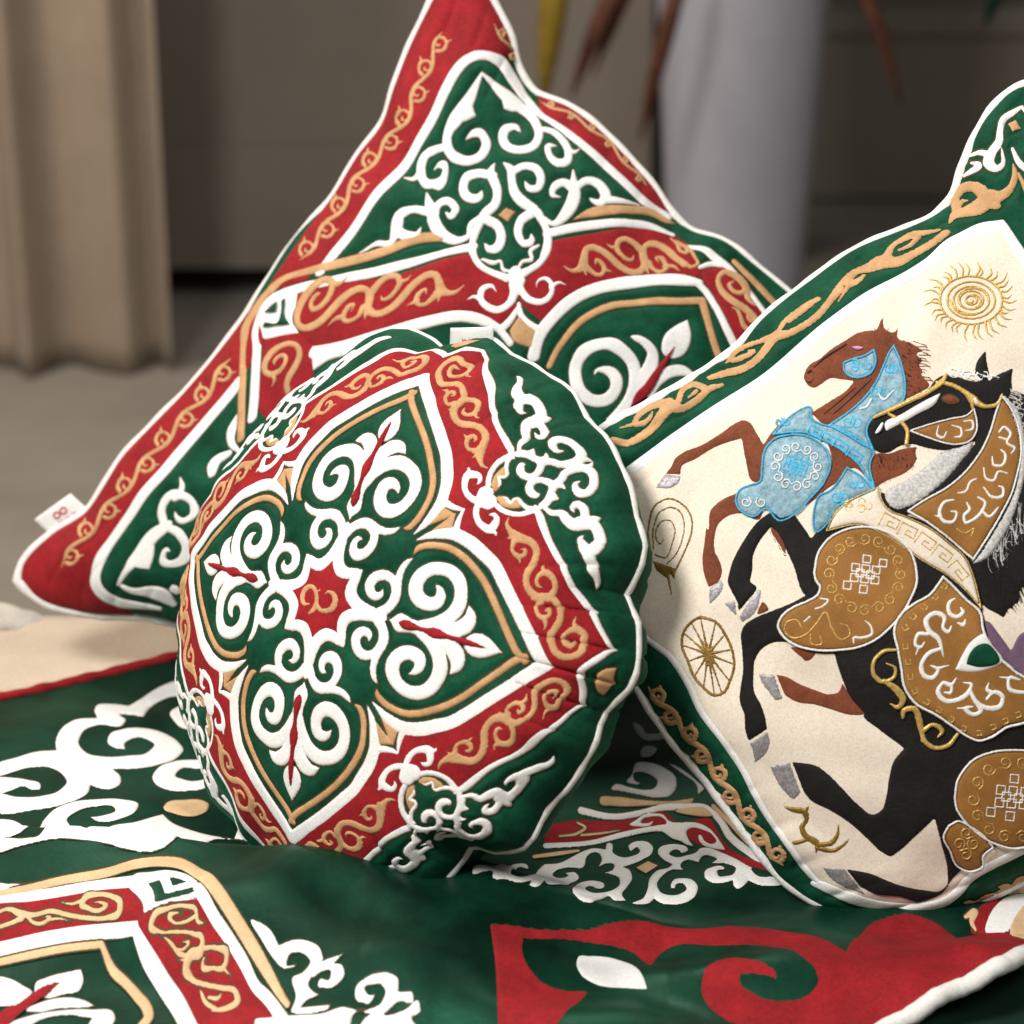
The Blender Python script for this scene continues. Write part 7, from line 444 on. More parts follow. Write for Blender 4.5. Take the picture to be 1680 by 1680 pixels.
COVER_PARTS = [
 ('white_scroll','flatwhite',0,[('P',[3,7,11,18,33,45,50],[-3934,8043,-3792,8119,-3678,8169,-3521,8196,-3549,8257,-3540,8346,-3470,8419,-3287,8450,-3341,8538,-3343,8610,-3236,8626,-3090,8607,-2997,8720,-2879,8805,-2729,8838,-2644,8730,-2804,8689,-2909,8611,-2935,8492,-3124,8490,-3061,8439,-3068,8409,-3268,8390,-3361,8341,-3377,8268,-3302,8201,-3148,8181,-2966,8201,-2827,8233,-2791,8281,-2849,8312,-2971,8311,-3023,8265,-3003,8242,-3087,8244,-3154,8279,-3152,8326,-3069,8368,-2899,8391,-2743,8370,-2602,8302,-2559,8255,-2591,8207,-2712,8155,-2863,8119,-3063,8100,-2985,8044,-2965,7961,-3008,7913,-3111,7911,-3171,7932,-3166,7845,-3236,7787,-3354,7753,-3514,7735,-3818,7755,-3846,7828,-3674,7818,-3494,7822,-3378,7859,-3346,7921,-3402,7996,-3527,8049,-3653,8036,-3906,7977])]),
 ('white_scroll','flatwhite',0,[('P',[],[-3890,7936,-3749,7945,-3639,7931,-3533,7899,-3523,7871,-3574,7863,-3661,7886,-3741,7856,-3850,7838])]),
 ('white_scroll','flatwhite',0,[('P',[],[-2252,8196,-2413,8192,-2611,8178,-2719,8130,-2745,8062,-2692,7988,-2603,7952,-2445,7951,-2320,7975,-2264,8036,-2290,8083,-2345,8107,-2366,8100,-2343,8057,-2414,8035,-2511,8050,-2575,8076,-2555,8119,-2424,8130,-2237,8129])]),
 ('white_scroll','flatwhite',0,[('P',[],[-2738,8546,-2692,8593,-2571,8613,-2488,8506,-2493,8413,-2602,8408,-2686,8465])]),
 ('white_scroll','flatwhite',0,[('P',[13,24,28],[-3519,7110,-3305,7111,-3216,7128,-3202,7173,-3426,7656,-3381,7721,-3270,7771,-3087,7802,-2900,7819,-2767,7786,-2772,7737,-2856,7678,-3025,7651,-3084,7675,-2999,7688,-2918,7730,-2943,7755,-3057,7750,-3187,7717,-3253,7661,-3220,7626,-2914,7180,-2937,7612,-2750,7664,-2575,7741,-2503,7688,-2337,7634,-1997,7587,-1881,7577,-2194,7567,-2315,7163,-2891,7112,-3112,7104,-3236,7086,-3348,7069,-3498,7058])]),
 ('white_scroll','flatwhite',0,[('P',[],[-3788,7680,-3644,7670,-3559,7632,-3356,7152,-3420,7130,-3531,7138])]),
 ('white_scroll','flatwhite',0,[('P',[0,5,6],[-2240,7877,-2110,7922,-2001,7847,-1920,7765,-1879,7693,-1881,7588,-2016,7585,-2003,7703,-2054,7791,-2146,7852])]),
 ('gold_bar','flatgold',0,[('P',[],[-2586,7792,-2571,7839,-2448,7864,-2317,7862,-2259,7828,-2259,7771,-2300,7743,-2493,7746])]),
 ('border_trim','flatgold',0,[('S',[],[-3469,6856,15.8,-3249,6887,18.2,-3012,6935,21,-2724,6987,25.7,-2535,7042,27.1,-2386,7059,28.6,-2226,7042,36.7,-2061,6926,43.3,-1959,6838,34.6,-1854,6765,30.4,-1743,6696,28.4,-1655,6639,28.7,-1565,6572,26.3,-1420,6439,17.5])]),
 ('band_edging','flatwhite',0,[('S',[],[-3461,6836,24.8,-3094,6876,28.5,-2803,6915,34.6,-2544,6935,44.5])]),
 ('corner_key','flatwhite',0,[('P',[7,9],[-2548,6899,-2547,6976,-2420,7000,-2320,7008,-2184,6964,-2064,6856,-2032,6805,-2069,6794,-2258,6785,-2408,6754,-2418,6782,-2474,6838])]),
 ('band_edging','flatwhite',0,[('S',[],[-2069,6837,35,-1948,6735,31,-1838,6673,29.5,-1728,6601,32.5,-1635,6517,34.4,-1570,6479,37.9,-1405,6327,43.1])]),
 ('key_patch','greenflat',0.0008,[('P',[0,1,2,3,4,5],[-2417,6894,-2339,6906,-2281,6818,-2105,6841,-2082,6819,-2341,6788,-2354,6824]),('P',[0,2,3],[-2284,6926,-2223,6904,-2152,6877,-2243,6856])]),
 ('red_band','flatred',0,[('P',[4,8],[-3436,6820,-3185,6848,-2894,6883,-2700,6910,-2542,6901,-2474,6838,-2413,6782,-2404,6735,-2457,6719,-2742,6721,-3039,6711,-3389,6687])]),
 ('red_band','flatred',0,[('P',[0,2,7,8],[-2410,6752,-2258,6786,-2060,6796,-1946,6726,-1838,6669,-1639,6539,-1492,6380,-1473,6280,-1964,6281,-2097,6495,-2268,6607,-2457,6719])]),
 ('petal_border','flatwhite',0,[('S',[4],[-3399,6658,31.3,-3129,6683,32.8,-2835,6699,31.6,-2557,6702,28.2,-2448,6705,26.8,-2361,6628,38.7,-2245,6547,41.8,-2126,6459,51,-1986,6291,53.7])]),
 ('petal_trim','flatgold',0,[('S',[3],[-3381,6609,15.7,-3113,6634,16.8,-2919,6648,16,-2656,6656,13.6,-2563,6571,20.4,-2463,6526,21.6,-2383,6481,25.8,-2308,6427,29.9,-2281,6376,30.6,-2311,6316,30.4])]),
 ('petal_scroll','flatwhite',0,[('P',[4],[-3028,6473,-3037,6522,-2983,6541,-2844,6564,-2768,6573,-2740,6534,-2744,6496,-2840,6466,-2948,6443]),('P',[],[-3313,6558,-3220,6548,-3118,6510,-3041,6469,-3032,6450,-3077,6405,-3158,6393,-3247,6399]),('P',[4],[-3050,6373,-2942,6428,-2806,6451,-2697,6440,-2630,6417,-2686,6407,-2852,6390,-2957,6365]),('P',[8],[-3155,6289,-3006,6345,-2830,6381,-2645,6398,-2504,6390,-2485,6359,-2518,6299,-2649,6295,-2625,6355,-2776,6362,-2951,6323,-3029,6277])]),
 ('petal_stem','flatred',0.0012,[('P',[5],[-3213,6293,-3168,6370,-3103,6398,-3047,6452,-2968,6499,-2883,6515,-2928,6469,-3002,6409,-3073,6346,-3153,6283])]),
 ('gold_scroll','flatgold',0.0006,[('S',[],[-3404,6787,7.9,-3311,6807,9.1,-3236,6792,14.7,-3133,6785,11,-3037,6798,11.5,-2909,6776,11.1,-2772,6755,11,-2650,6748,11.4,-2570,6767,19.7,-2576,6806,18.3,-2650,6850,14.9,-2746,6866,15,-2823,6852,21.8,-2834,6822,17.9,-2786,6799,11.8,-2700,6784,12.1,-2665,6799,12.6,-2718,6823,6,-2753,6823,2.6]),('S',[],[-2820,6844,14.1,-2896,6826,7.7,-2982,6837,2.2]),('S',[],[-3386,6735,8.5,-3274,6756,10.2,-3210,6774,13.7]),('S',[],[-3182,6780,8.1,-3133,6755,7.9,-3053,6755,9.8,-3028,6769,9.6,-3071,6778,1.9]),('S',[],[-3036,6763,7.6,-2955,6763,5,-2889,6749,1.9])]),
 ('gold_scroll','flatgold',0.0006,[('S',[],[-1994,6714,1.4,-2050,6725,9.9,-2060,6749,10.7,-2134,6769,8.4,-2253,6762,10.3,-2337,6738,16.9,-2348,6709,17.2,-2286,6690,7.2,-2187,6690,7,-2078,6686,7.9,-2005,6666,14.6,-2006,6646,18,-2085,6620,20.5,-2096,6589,24.6,-2053,6557,13.6,-1961,6539,11,-1861,6528,11.6,-1759,6506,15.6,-1743,6471,20.9,-1810,6427,19.7,-1885,6419,11.2]),('S',[],[-2058,6737,8.6,-2133,6718,6.8,-2214,6722,7.9,-2235,6736,12.8,-2199,6746,5.8,-2149,6744,2.3]),('S',[],[-2076,6624,9.4,-2156,6631,8.7,-2200,6654,8.8,-2248,6672,3.7,-2273,6675,1.1]),('S',[],[-2177,6641,5.5,-2110,6647,6.2,-2092,6659,7.3,-2137,6663,1.7]),('S',[],[-2006,6646,8.6,-1913,6649,8.7,-1841,6631,15.4,-1848,6601,13.2,-1923,6592,8.2,-1993,6601,10.6,-1991,6616,6.3,-1965,6622,1.5]),('S',[],[-1860,6599,9.6,-1832,6581,5.9,-1799,6569,1.7]),('S',[],[-2098,6612,6.2,-2160,6612,1.4]),('S',[],[-1867,6423,13.7,-1951,6470,12.4,-1981,6507,7.7,-1994,6522,1.9]),('S',[],[-1931,6488,8.1,-1863,6490,9.5,-1854,6504,3.8])]),
 ('white_scroll','flatwhite',0,[('P',[3,7,11,13,14,15,26],[-1706,6734,-1632,6727,-1563,6702,-1511,6657,-1418,6673,-1320,6666,-1239,6632,-1212,6593,-1281,6539,-1299,6518,-1262,6485,-1221,6471,-1310,6449,-1335,6424,-1147,6431,-1162,6412,-1343,6393,-1389,6404,-1372,6474,-1407,6545,-1337,6561,-1295,6591,-1323,6613,-1379,6629,-1443,6619,-1452,6597,-1384,6588,-1426,6578,-1481,6587,-1540,6618,-1624,6675]),('P',[1,2],[-1227,6584,-1083,6596,-1143,6570,-1082,6554,-1068,6528,-1105,6502,-1178,6493,-1236,6510,-1232,6521,-1160,6523,-1155,6541,-1218,6551,-1281,6539,-1285,6573])]),
 ('white_scroll','flatwhite',0,[('P',[3,12],[-619,6429,-627,6445,-676,6453,-718,6455,-720,6485,-775,6509,-850,6515,-934,6505,-993,6478,-991,6450,-938,6432,-894,6432,-864,6455,-917,6459,-935,6475,-879,6485,-824,6479,-800,6459,-822,6432,-873,6417,-967,6410,-1074,6421,-1197,6396,-1342,6386,-1497,6376,-1618,6354,-1601,6272,-1020,6319,-1002,6389,-819,6393,-716,6428]),('P',[],[-586,6422,-575,6399,-629,6383,-553,6337,-979,6323,-923,6384,-766,6393,-662,6407])]),
 ('white_scroll','flatwhite',0,[('P',[2],[-3433,6896,-3346,6908,-3232,6911,-3302,6895,-3426,6878])]),
 ('corner_panel','flatred',0,[('P',[0,15,22,26,27,32,33],[-143,6757,89,6783,354,6807,509,6820,644,6846,801,6873,959,6888,1092,6875,1317,6886,1499,6957,1479,6950,1642,6891,1807,6850,2006,6813,2091,6784,2189,6732,2260,6812,2428,6981,2555,7013,2702,7031,2816,7013,2902,6984,2992,6906,3125,6945,3290,6950,3372,6922,3416,6768,3395,6719,3090,6583,2862,6553,2617,6481,2386,6436,2125,6287,-75,6235,-88,6351,-106,6559])]),
 ('corner_inset','greenflat',0,[('P',[0,5,26,38,39,42],[61,6733,309,6777,530,6788,695,6785,804,6765,902,6692,969,6764,1060,6797,1149,6802,1301,6785,1465,6780,1447,6780,1595,6775,1779,6727,1900,6662,1971,6621,1983,6586,1947,6555,1887,6532,1773,6518,1627,6518,1518,6537,1452,6563,1456,6588,1516,6602,1617,6599,1692,6593,1619,6615,1533,6633,1447,6658,1532,6622,1422,6664,1308,6633,1236,6579,1224,6541,1259,6506,1359,6460,1482,6425,1470,6363,186,6245,270,6298,357,6379,461,6490,330,6484,224,6500,140,6537,76,6596,51,6669])]),
 ('lozenge_patch','flatwhite',0.0008,[('P',[6],[411,6659,429,6716,505,6732,691,6726,796,6682,852,6598,874,6546,728,6538,514,6539,441,6575])]),
 ('white_scroll','flatwhite',0,[('P',[4,11,16,24,34,39,60,64,77,83,85,86],[-270,7072,-111,7100,18,7385,106,7379,119,7338,62,7359,6,7108,-8,7069,38,7052,113,7076,183,7333,228,7386,340,7402,432,7457,513,7505,593,7532,674,7522,696,7577,723,7572,726,7497,779,7464,858,7471,920,7512,910,7542,853,7509,841,7550,892,7588,949,7593,976,7589,1018,7542,998,7485,938,7448,898,7426,852,7407,786,7384,831,7364,844,7306,802,7230,760,7155,781,7110,691,7086,674,7114,600,7028,529,6925,446,6940,414,7000,423,7131,486,7236,575,7261,641,7237,638,7202,590,7175,549,7199,506,7156,532,7108,609,7136,700,7190,751,7249,750,7300,700,7323,655,7334,715,7363,726,7403,674,7409,614,7378,640,7444,624,7491,579,7494,529,7447,515,7389,503,7371,405,7366,315,7336,284,7295,312,7256,367,7270,393,7297,372,7317,447,7325,469,7289,419,7211,315,7062,239,7036,219,7062,175,6993,115,6991,130,7035,59,7008,-36,7021,-133,7031,-132,7063,-184,7056,-269,7050])]),
 ('white_scroll','flatwhite',0,[('P',[6,13,28,32,36,50,54,58,68,78],[826,7101,908,7162,946,7236,965,7303,1018,7360,1122,7395,1142,7411,1073,7455,1048,7499,1066,7538,1120,7558,1210,7558,1265,7530,1267,7507,1215,7496,1204,7514,1159,7514,1129,7486,1164,7466,1255,7476,1325,7497,1357,7523,1408,7527,1504,7490,1597,7445,1697,7388,1803,7362,1911,7350,2057,7303,1951,7280,1839,7267,1731,7277,1665,7305,1609,7265,1579,7255,1554,7277,1554,7309,1493,7295,1405,7294,1359,7325,1365,7365,1421,7393,1499,7395,1511,7385,1453,7365,1457,7339,1511,7336,1572,7354,1588,7383,1535,7410,1423,7421,1465,7446,1432,7465,1366,7467,1328,7426,1250,7442,1206,7418,1197,7396,1221,7378,1130,7372,1058,7327,1015,7264,1034,7221,1097,7203,1175,7217,1220,7252,1206,7279,1150,7274,1136,7246,1112,7252,1132,7302,1200,7319,1277,7304,1300,7274,1280,7213,1223,7167,1110,7137,1025,7145,985,7170,936,7123,825,7096])]),
 ('scroll_inset','greenflat',0.0008,[('P',[2],[1692,7372,1781,7360,1908,7327,1816,7317,1730,7326,1701,7351])]),
 ('gold_diamond','flatgold',0,[('P',[0,1,2,3],[877,7379,969,7433,1040,7401,945,7341])]),
 ('red_band','flatred',0,[('P',[],[249,7675,424,7740,743,7748,963,7775,1113,7818,1180,7769,1219,7732,1465,7740,1515,7604,1571,7516,1829,7399,1980,7330,1755,7377,1493,7472,1364,7546,1274,7610,1240,7672,1068,7679,733,7622,373,7550,246,7553])]),
 ('band_edging','flatwhite',0,[('S',[],[515,7814,25.3,745,7776,22.4,966,7802,21.7,1145,7837,24.3,1305,7832,26.4,1448,7816,23.5,1534,7721,24.8,1585,7600,29.6,1705,7481,27.9,1904,7358,20.4]),('S',[],[245,7540,22.4,588,7580,20.4,806,7643,22.8,1026,7685,22.3,1229,7699,30.3])]),
 ('horn_ornament','flatwhite',0.0006,[('P',[11,25,31,41],[863,7715,925,7754,974,7784,1044,7793,1124,7780,1159,7737,1220,7719,1301,7721,1390,7702,1452,7657,1497,7583,1538,7497,1462,7511,1378,7546,1353,7591,1361,7621,1379,7616,1394,7577,1446,7548,1476,7561,1456,7615,1394,7654,1317,7673,1280,7655,1282,7589,1314,7534,1255,7556,1224,7579,1170,7600,1098,7657,983,7654,867,7631,880,7656,998,7681,1102,7693,1138,7726,1110,7759,1030,7768,971,7756,951,7729,1002,7725,1051,7746,1024,7709,953,7697])]),
 ('gold_patch','flatgold',0,[('P',[],[1211,7806,1334,7831,1435,7822,1487,7768,1311,7774])]),
 ('gold_patch','flatgold',0,[('P',[4],[659,7895,768,7908,977,7886,1187,7874,1367,7888,1348,7860,1184,7852,973,7846,763,7847,657,7867])]),
 ('gold_patch','flatgold',0,[('S',[],[159,7445,14.5,328,7475,17.8,477,7504,11.3])]),
 ('gold_patch','flatgold',0,[('S',[],[1501,7826,17.9,1580,7733,21.4,1704,7550,20.7])]),
 ('gold_scroll','flatgold',0.0006,[('S',[],[347,7612,9.8,477,7640,11.7,537,7687,10.4,481,7721,7.1]),('S',[],[505,7626,9.8,649,7644,9.7,787,7669,4.7])]),
 ('white_scroll','flatwhite',0,[('P',[19],[954,8133,1050,8133,1165,8092,1243,8028,1242,7968,1191,7913,1096,7900,957,7922,842,7944,752,7965,774,7987,891,7970,1008,7953,1080,7965,1104,8001,1064,8043,995,8068,926,8057,931,8015,990,7994,940,7988,869,8011,910,8047])]),
 ('white_scroll','flatwhite',0,[('P',[],[996,8220,1027,8256,1124,8232,1105,8196,1054,8172,998,8181])]),
 ('white_scroll','flatwhite',0,[('P',[0,4],[1180,8137,1295,8080,1392,8007,1447,7948,1400,7914,1394,7975,1302,8045])]),
 ('white_scroll','flatwhite',0,[('P',[],[963,8473,1033,8428,1052,8378,1149,8365,1250,8389,1269,8345,1142,8303,1045,8309,989,8361])]),
 ('band_edging','flatwhite',0,[('P',[],[3434,7179,3548,7206,3609,7208,3306,6933,3200,6945])]),
 ('gold_patch','flatgold',0,[('P',[],[3492,7089,3599,7156,3427,6766,3349,6922])]),
 ('red_band','flatred',0,[('P',[],[3192,7071,3356,7153,3421,7163,3196,6950,3105,6956])]),
 ('gold_scroll','flatgold',0,[('S',[],[3082,7027,8.6,3161,7051,21.5,3121,7003,16.5,3134,6971,13.2])]),
]
COVER_PIPE = [(0.3456,1.4684),(0.3353,1.457),(0.3091,1.432),(0.2863,1.4256),(0.2618,1.4097),(0.2388,1.4002),(0.2029,1.3512)]
COVER_BACK = [(-0.443,1.8739),(-0.4163,1.889),(-0.353,1.928),(-0.2817,1.9635),(-0.1981,2.0052),(-0.0751,2.0714)]
# ---------------------------------------------------------------- object helpers
def mesh_obj(name, verts, faces, mat, parent=None, smooth=True):
    me = bpy.data.meshes.new(name)
    verts = np.asarray(verts, np.float32)
    if isinstance(faces, np.ndarray):
        n, k = faces.shape
        me.vertices.add(len(verts)); me.vertices.foreach_set("co", verts.ravel())
        me.loops.add(n*k); me.loops.foreach_set("vertex_index", faces.astype(np.int32).ravel())
        me.polygons.add(n); me.polygons.foreach_set("loop_start", np.arange(0, n*k, k, dtype=np.int32))
        me.polygons.foreach_set("loop_total", np.full(n, k, np.int32)); me.update(calc_edges=True)
    else:
        me.from_pydata([tuple(map(float, v)) for v in verts], [], faces)
    if smooth: me.polygons.foreach_set("use_smooth", np.ones(len(me.polygons), bool))
    me.materials.append(M[mat] if isinstance(mat, str) else mat)
    me.validate()
    o = bpy.data.objects.new(name, me); COL.objects.link(o)
    if parent: o.parent = parent
    return o
def thing(name, label, cat, group=None, loc=(0, 0, 0)):
    o = bpy.data.objects.new(name, None); COL.objects.link(o); o["label"] = label; o["category"] = cat
    o.empty_display_size = .05
    if group: o["group"] = group
    o.location = loc
    return o
def part(o, parent):
    o.parent = parent; o.matrix_parent_inverse = __import__('mathutils').Matrix.Translation([-c for c in parent.location])
    return o
def grid_faces(n, m, wrap):
    i = np.arange(n*m).reshape(n, m)
    if wrap: i = np.concatenate([i, i[:, :1]], 1)
    return np.stack([i[:-1, :-1].ravel(), i[1:, :-1].ravel(), i[1:, 1:].ravel(), i[:-1, 1:].ravel()], 1)
def cover(S, name, mat, parent, side=1, quilt=None, res=()):
    """front or back cloth; between the sewn-on pieces the padding lifts the cloth a little"""
    U, V, wrap = S.grid(*res)
    P = S.P(U, V, side)
    if quilt:
        D, gx, gy = shapes_sdf(smooth_shapes(quilt), .0014, .009)
        i = np.clip((U-gx[0])/.0014, 0, len(gx)-2); j = np.clip((V-gy[0])/.0014, 0, len(gy)-2)
        a, c = i.astype(int), j.astype(int); fa, fc = i-a, j-c
        d = D[a, c]*(1-fa)*(1-fc)+D[a+1, c]*fa*(1-fc)+D[a, c+1]*(1-fa)*fc+D[a+1, c+1]*fa*fc
        d = np.clip(d, 0, .02)
        P = P + normals(S, U, V)*(.0021*(1-np.exp(-(d/.0042)**1.5)))[..., None]
    f = grid_faces(*U.shape, wrap)
    if side < 0: f = f[:, ::-1]
    return part(mesh_obj(name, P.reshape(-1, 3), f, mat), parent)
def tube(name, path, rad, mat, parent, closed=True, n=10, wob=0.):
    path = np.asarray(path, float); m = len(path)
    t = (np.roll(path, -1, 0)-np.roll(path, 1, 0)) if closed else np.gradient(path, axis=0)
    t /= np.maximum(np.linalg.norm(t, axis=1, keepdims=True), 1e-9)
    up = np.tile(np.array([.31, -.5, .81]), (m, 1)); a = np.cross(t, up); a /= np.linalg.norm(a, axis=1, keepdims=True); b = np.cross(t, a)
    ang = np.arange(n)*2*math.pi/n
    r = rad*(1+wob*np.sin(np.arange(m)*.9)*np.sin(np.arange(m)*.23+1))
    P = path[:, None]+r[:, None, None]*(np.cos(ang)[None, :, None]*a[:, None]+np.sin(ang)[None, :, None]*b[:, None])
    f = []
    i = np.arange(m*n).reshape(m, n)
    if closed: i = np.concatenate([i, i[:1]], 0)
    i = np.concatenate([i, i[:, :1]], 1)
    f = np.stack([i[:-1, :-1].ravel(), i[1:, :-1].ravel(), i[1:, 1:].ravel(), i[:-1, 1:].ravel()], 1)
    return part(mesh_obj(name, P.reshape(-1, 3), f, mat), parent)
# look of a sewn-on piece: material, grid cell, height of its edge, puff above it, roundness, ragged edge, stitched outline
STYLE = dict(
    white=('white', .0008, .0, .0014, .0008, .00018, 1), line=('white', .0008, .0, .0012, .0008, .00015, 1),
    gold=('gold', .0006, .0004, .0010, .0006, .00026, 0), goldflat=('gold', .0007, .0002, .0012, .0008, .00018, 1),
    red=('red', .0012, .0001, .0011, .0020, 0., 0), needle=('red', .0006, .0017, .0020, .0006, .0002, 0),
    green=('green', .0008, .0010, .0020, .0015, 0., 0),
    flatwhite=('white', .0007, .0001, .0012, .0009, .00004, .6), flatgold=('litgold', .0005, .0003, .0013, .0009, .00008, .7), flatred=('red', .0009, .0001, .0009, .0012, .0001, .5),
    brown=('brown', .0009, .0006, .0012, .0010, .0001, 1), black=('black', .0010, .0003, .0022, .0012, .0001, 0),
    ochre=('ochre', .0009, .0014, .0024, .0010, 0., 0), creamp=('cream', .0008, .0014, .0024, .0010, 0., 0), blue=('blue', .0008, .0008, .0022, .0010, 0., 0),
    silver=('silver', .0007, .0002, .0014, .0008, .0003, 0), mauve=('mauve', .0008, .0001, .0020, .0010, 0., 0),
    thread=('thread', .0004, 0.0010, .0012, .0004, .0001, 0), oldgold=('oldgold', .0004, 0.0010, .0012, .0004, .0002, 0),
    thread2=('thread', .0004, 0.0036, .0010, .0004, .0001, 0), wthread2=('wthread', .0004, 0.0036, .0010, .0004, .0001, 0), cyan2=('cyan', .0004, 0.0029, .0010, .0004, .0001, 0),
    wthread=('wthread', .0004, .0020, .0012, .0005, .0002, 0), black2=('black', .0006, .0026, .0012, .0006, .0001, 0), green2=('green', .0007, 0.0036, .0016, .0010, 0., 0), white2=('white', .0007, 0.0034, .0016, .0010, 0., 0), pink2=('pink', .0004, 0.0030, .0010, .0005, 0., 0), dbrown=('black', .0004, .0012, .0004, .0004, 0., 0),
)
STYLE.update(panel=('cream', .0022, .0002, .0008, .0020, 0., 0), fline=('white', .0009, .0004, .0012, .0012, 0., 0), fwhite=('white', .0007, .0001, .0014, .0010, .0001, 1),
    mane=('brown', .0005, .0009, .0012, .0006, 0., 0), silverw=('fur', .0007, .0018, .0022, .0010, .0003, 0), greenflat=('cgreen', .0014, .0008, .0006, .0015, .0002, 0))
STYLE.update(blackhair=('black', .0005, .0020, .0010, .0006, 0., 0), greyhair=('fur', .0004, .0026, .0008, .0004, 0., 0))
JIT = [0]
def smooth_shapes(shapes):
    out = []
    for kind, p in shapes:
        n = 7
        if kind == 'S': out.append(('S', catmull(p, False, n=n)))
        else: out.append(('P', catmull(p, True, n=n)[:, :2]))
    return out
def applique(S, shapes, style, name, parent, dz=0., outline=True):
    mat, cell, lo, puff, rnd, rag, st = STYLE[style]
    JIT[0] = (JIT[0]*7+3) % 11
    lo = lo + dz + JIT[0]*.00002
    D, gx, gy = shapes_sdf(smooth_shapes(shapes), cell, .0022)
    if rag:
        X, Y = gx[:, None], gy[None, :]
        D = D + rag*(np.sin(X*2900+3*np.sin(Y*700))*np.sin(Y*3100+2*np.sin(X*800))+.6*np.sin(X*1300+1)*np.sin(Y*1500))
    u, v, z, f = iso_mesh(D, gx, gy)
    if len(f) == 0: print('EMPTY', name); return None
    n = normals(S, u, v); h = lo + puff*(1-np.exp(-z/rnd))
    o = part(mesh_obj(name, S.P(u, v)+n*h[:, None], f, mat), parent)
    if any(k in name for k in ('stitching', 'fur', 'mane', 'forelock', '_line', 'vine')): o['kind'] = 'stuff'
    if st and outline:
        u, v, z, f = iso_mesh(np.abs(D-.0003*st)-.00052*st, gx, gy)
        if len(f):
            n = normals(S, u, v)
            q = part(mesh_obj('stitching', S.P(u, v)+n*(max(lo-dz, 0)+dz*.9+.00028+.00012*np.minimum(z/.0004, 1))[:, None], f, 'stitch'), parent)
            q.parent = o; q['kind'] = 'stuff'
    return o
def unpack(rows):
    out = []
    for r in rows:
        kind, cor, vals = r[0], r[1], r[2]
        a = np.array(vals, float).reshape(-1, 3 if kind == 'S' else 2)*1e-4
        out.append((kind, [tuple(p)+((0.,) if kind == 'P' else ())+((1.,) if i in cor else (0.,)) for i, p in enumerate(a)]))
    return out
def turned(shapes, ang, mirror=False):
    c, s = math.cos(ang), math.sin(ang); out = []
    for kind, p in shapes:
        q = []
        for x, y, w, k in p:
            if mirror: y = -y
            q.append((x*c-y*s, x*s+y*c, w, k))
        out.append((kind, q))
    return out
# ---------------------------------------------------------------- the room behind
def slab(name, x0, x1, y0, y1, z0, z1, mat, parent=None):
    v = [(x0,y0,z0),(x1,y0,z0),(x1,y1,z0),(x0,y1,z0),(x0,y0,z1),(x1,y0,z1),(x1,y1,z1),(x0,y1,z1)]
    o = mesh_obj(name, v, [(0,3,2,1),(4,5,6,7),(0,1,5,4),(1,2,6,5),(2,3,7,6),(3,0,4,7)], mat, smooth=False)
    if parent: part(o, parent)
    return o
FLOOR = -.6
M['floor'] = material("grey_concrete_floor", (.24, .215, .185), .7, 0., None, .12, 2.5, .1, 60., fleck=.06)
M['taupe'] = material("taupe_painted_wood", (.19, .163, .135), .6, 0., None, .06, 3., .05, 80., fleck=.06)
M['drape'] = material("tan_linen", (.30, .238, .178), .9, .1, None, .06, 8., .1, 300.)
M['wall'] = material("brown_wall_paint", (.135, .113, .085), .85, 0., None, .1, 1.5, .05, 40., fleck=.06)
M['vase'] = material("grey_glazed_ceramic", (.34, .335, .385), .45, 0., None, .05, 3., .03, 40., fleck=.06)
M['leafbrown'] = material("dry_brown_leaf", (.09, .03, .016), .7, 0., None, .3, 30., .2, 120.)
M['leafyellow'] = material("yellow_leaf", (.22, .14, .015), .6, 0., None, .3, 30., .2, 120.)
M['throwm'] = material("off_white_fleece", (.50, .46, .40), .95, .2, None, .1, 60., .5, 300.)
M['shadow'] = material("plinth_shadow", (.012, .011, .010), .7)  # near-black colour paints the shade of the gap under the sideboard
o = slab('floor', -4, 4, 1.0, 6.6, FLOOR-.1, FLOOR, 'floor'); o['kind'] = 'structure'
o = slab('back_wall', -4, 4, 6.6, 6.8, FLOOR, 2.6, 'wall'); o['kind'] = 'structure'
# low platform with a canvas cover; softly rounded edge
def platform():
    n = 60; x = np.linspace(-1.3, 1.3, n); prof = [(.55, FLOOR+.002), (.55, -.05), (.56, -.03), (.58, -.018), (2.08, -.018), (2.105, -.022), (2.12, -.035), (2.13, -.06), (2.135, FLOOR+.002)]
    U, K = np.meshgrid(x, np.arange(len(prof)), indexing='ij')
    Y = np.array([p[0] for p in prof])[K] + .006*np.sin(U*9); Z = np.array([p[1] for p in prof])[K] + np.where(K == 4, .003*np.sin(U*14), 0)
    o = mesh_obj('platform', np.stack([U, Y, Z], -1).reshape(-1, 3), grid_faces(n, len(prof), False), 'beige'); o['kind'] = 'structure'
platform()
# folded fluffy throw lying at the far edge of the platform
def throw():
    n, m = 60, 26
    U, V = np.meshgrid(np.linspace(-.80, -.415, n), np.linspace(0, math.pi, m), indexing='ij')
    r = (.020 + .004*np.sin(U*40) + .003*np.sin(U*131+V*5))*np.sqrt(np.clip((-.413-U)/.06, .002, 1))
    Y = 2.09 - np.cos(V)*r*1.5; Z = -.022 + np.sin(V)*r*.75
    o = mesh_obj('folded_throw', np.stack([U, Y, Z], -1).reshape(-1, 3), grid_faces(n, m, False), 'throwm')
    o['label'] = 'white fluffy folded throw lying at the far edge of the beige platform'; o['category'] = 'throw'
throw()
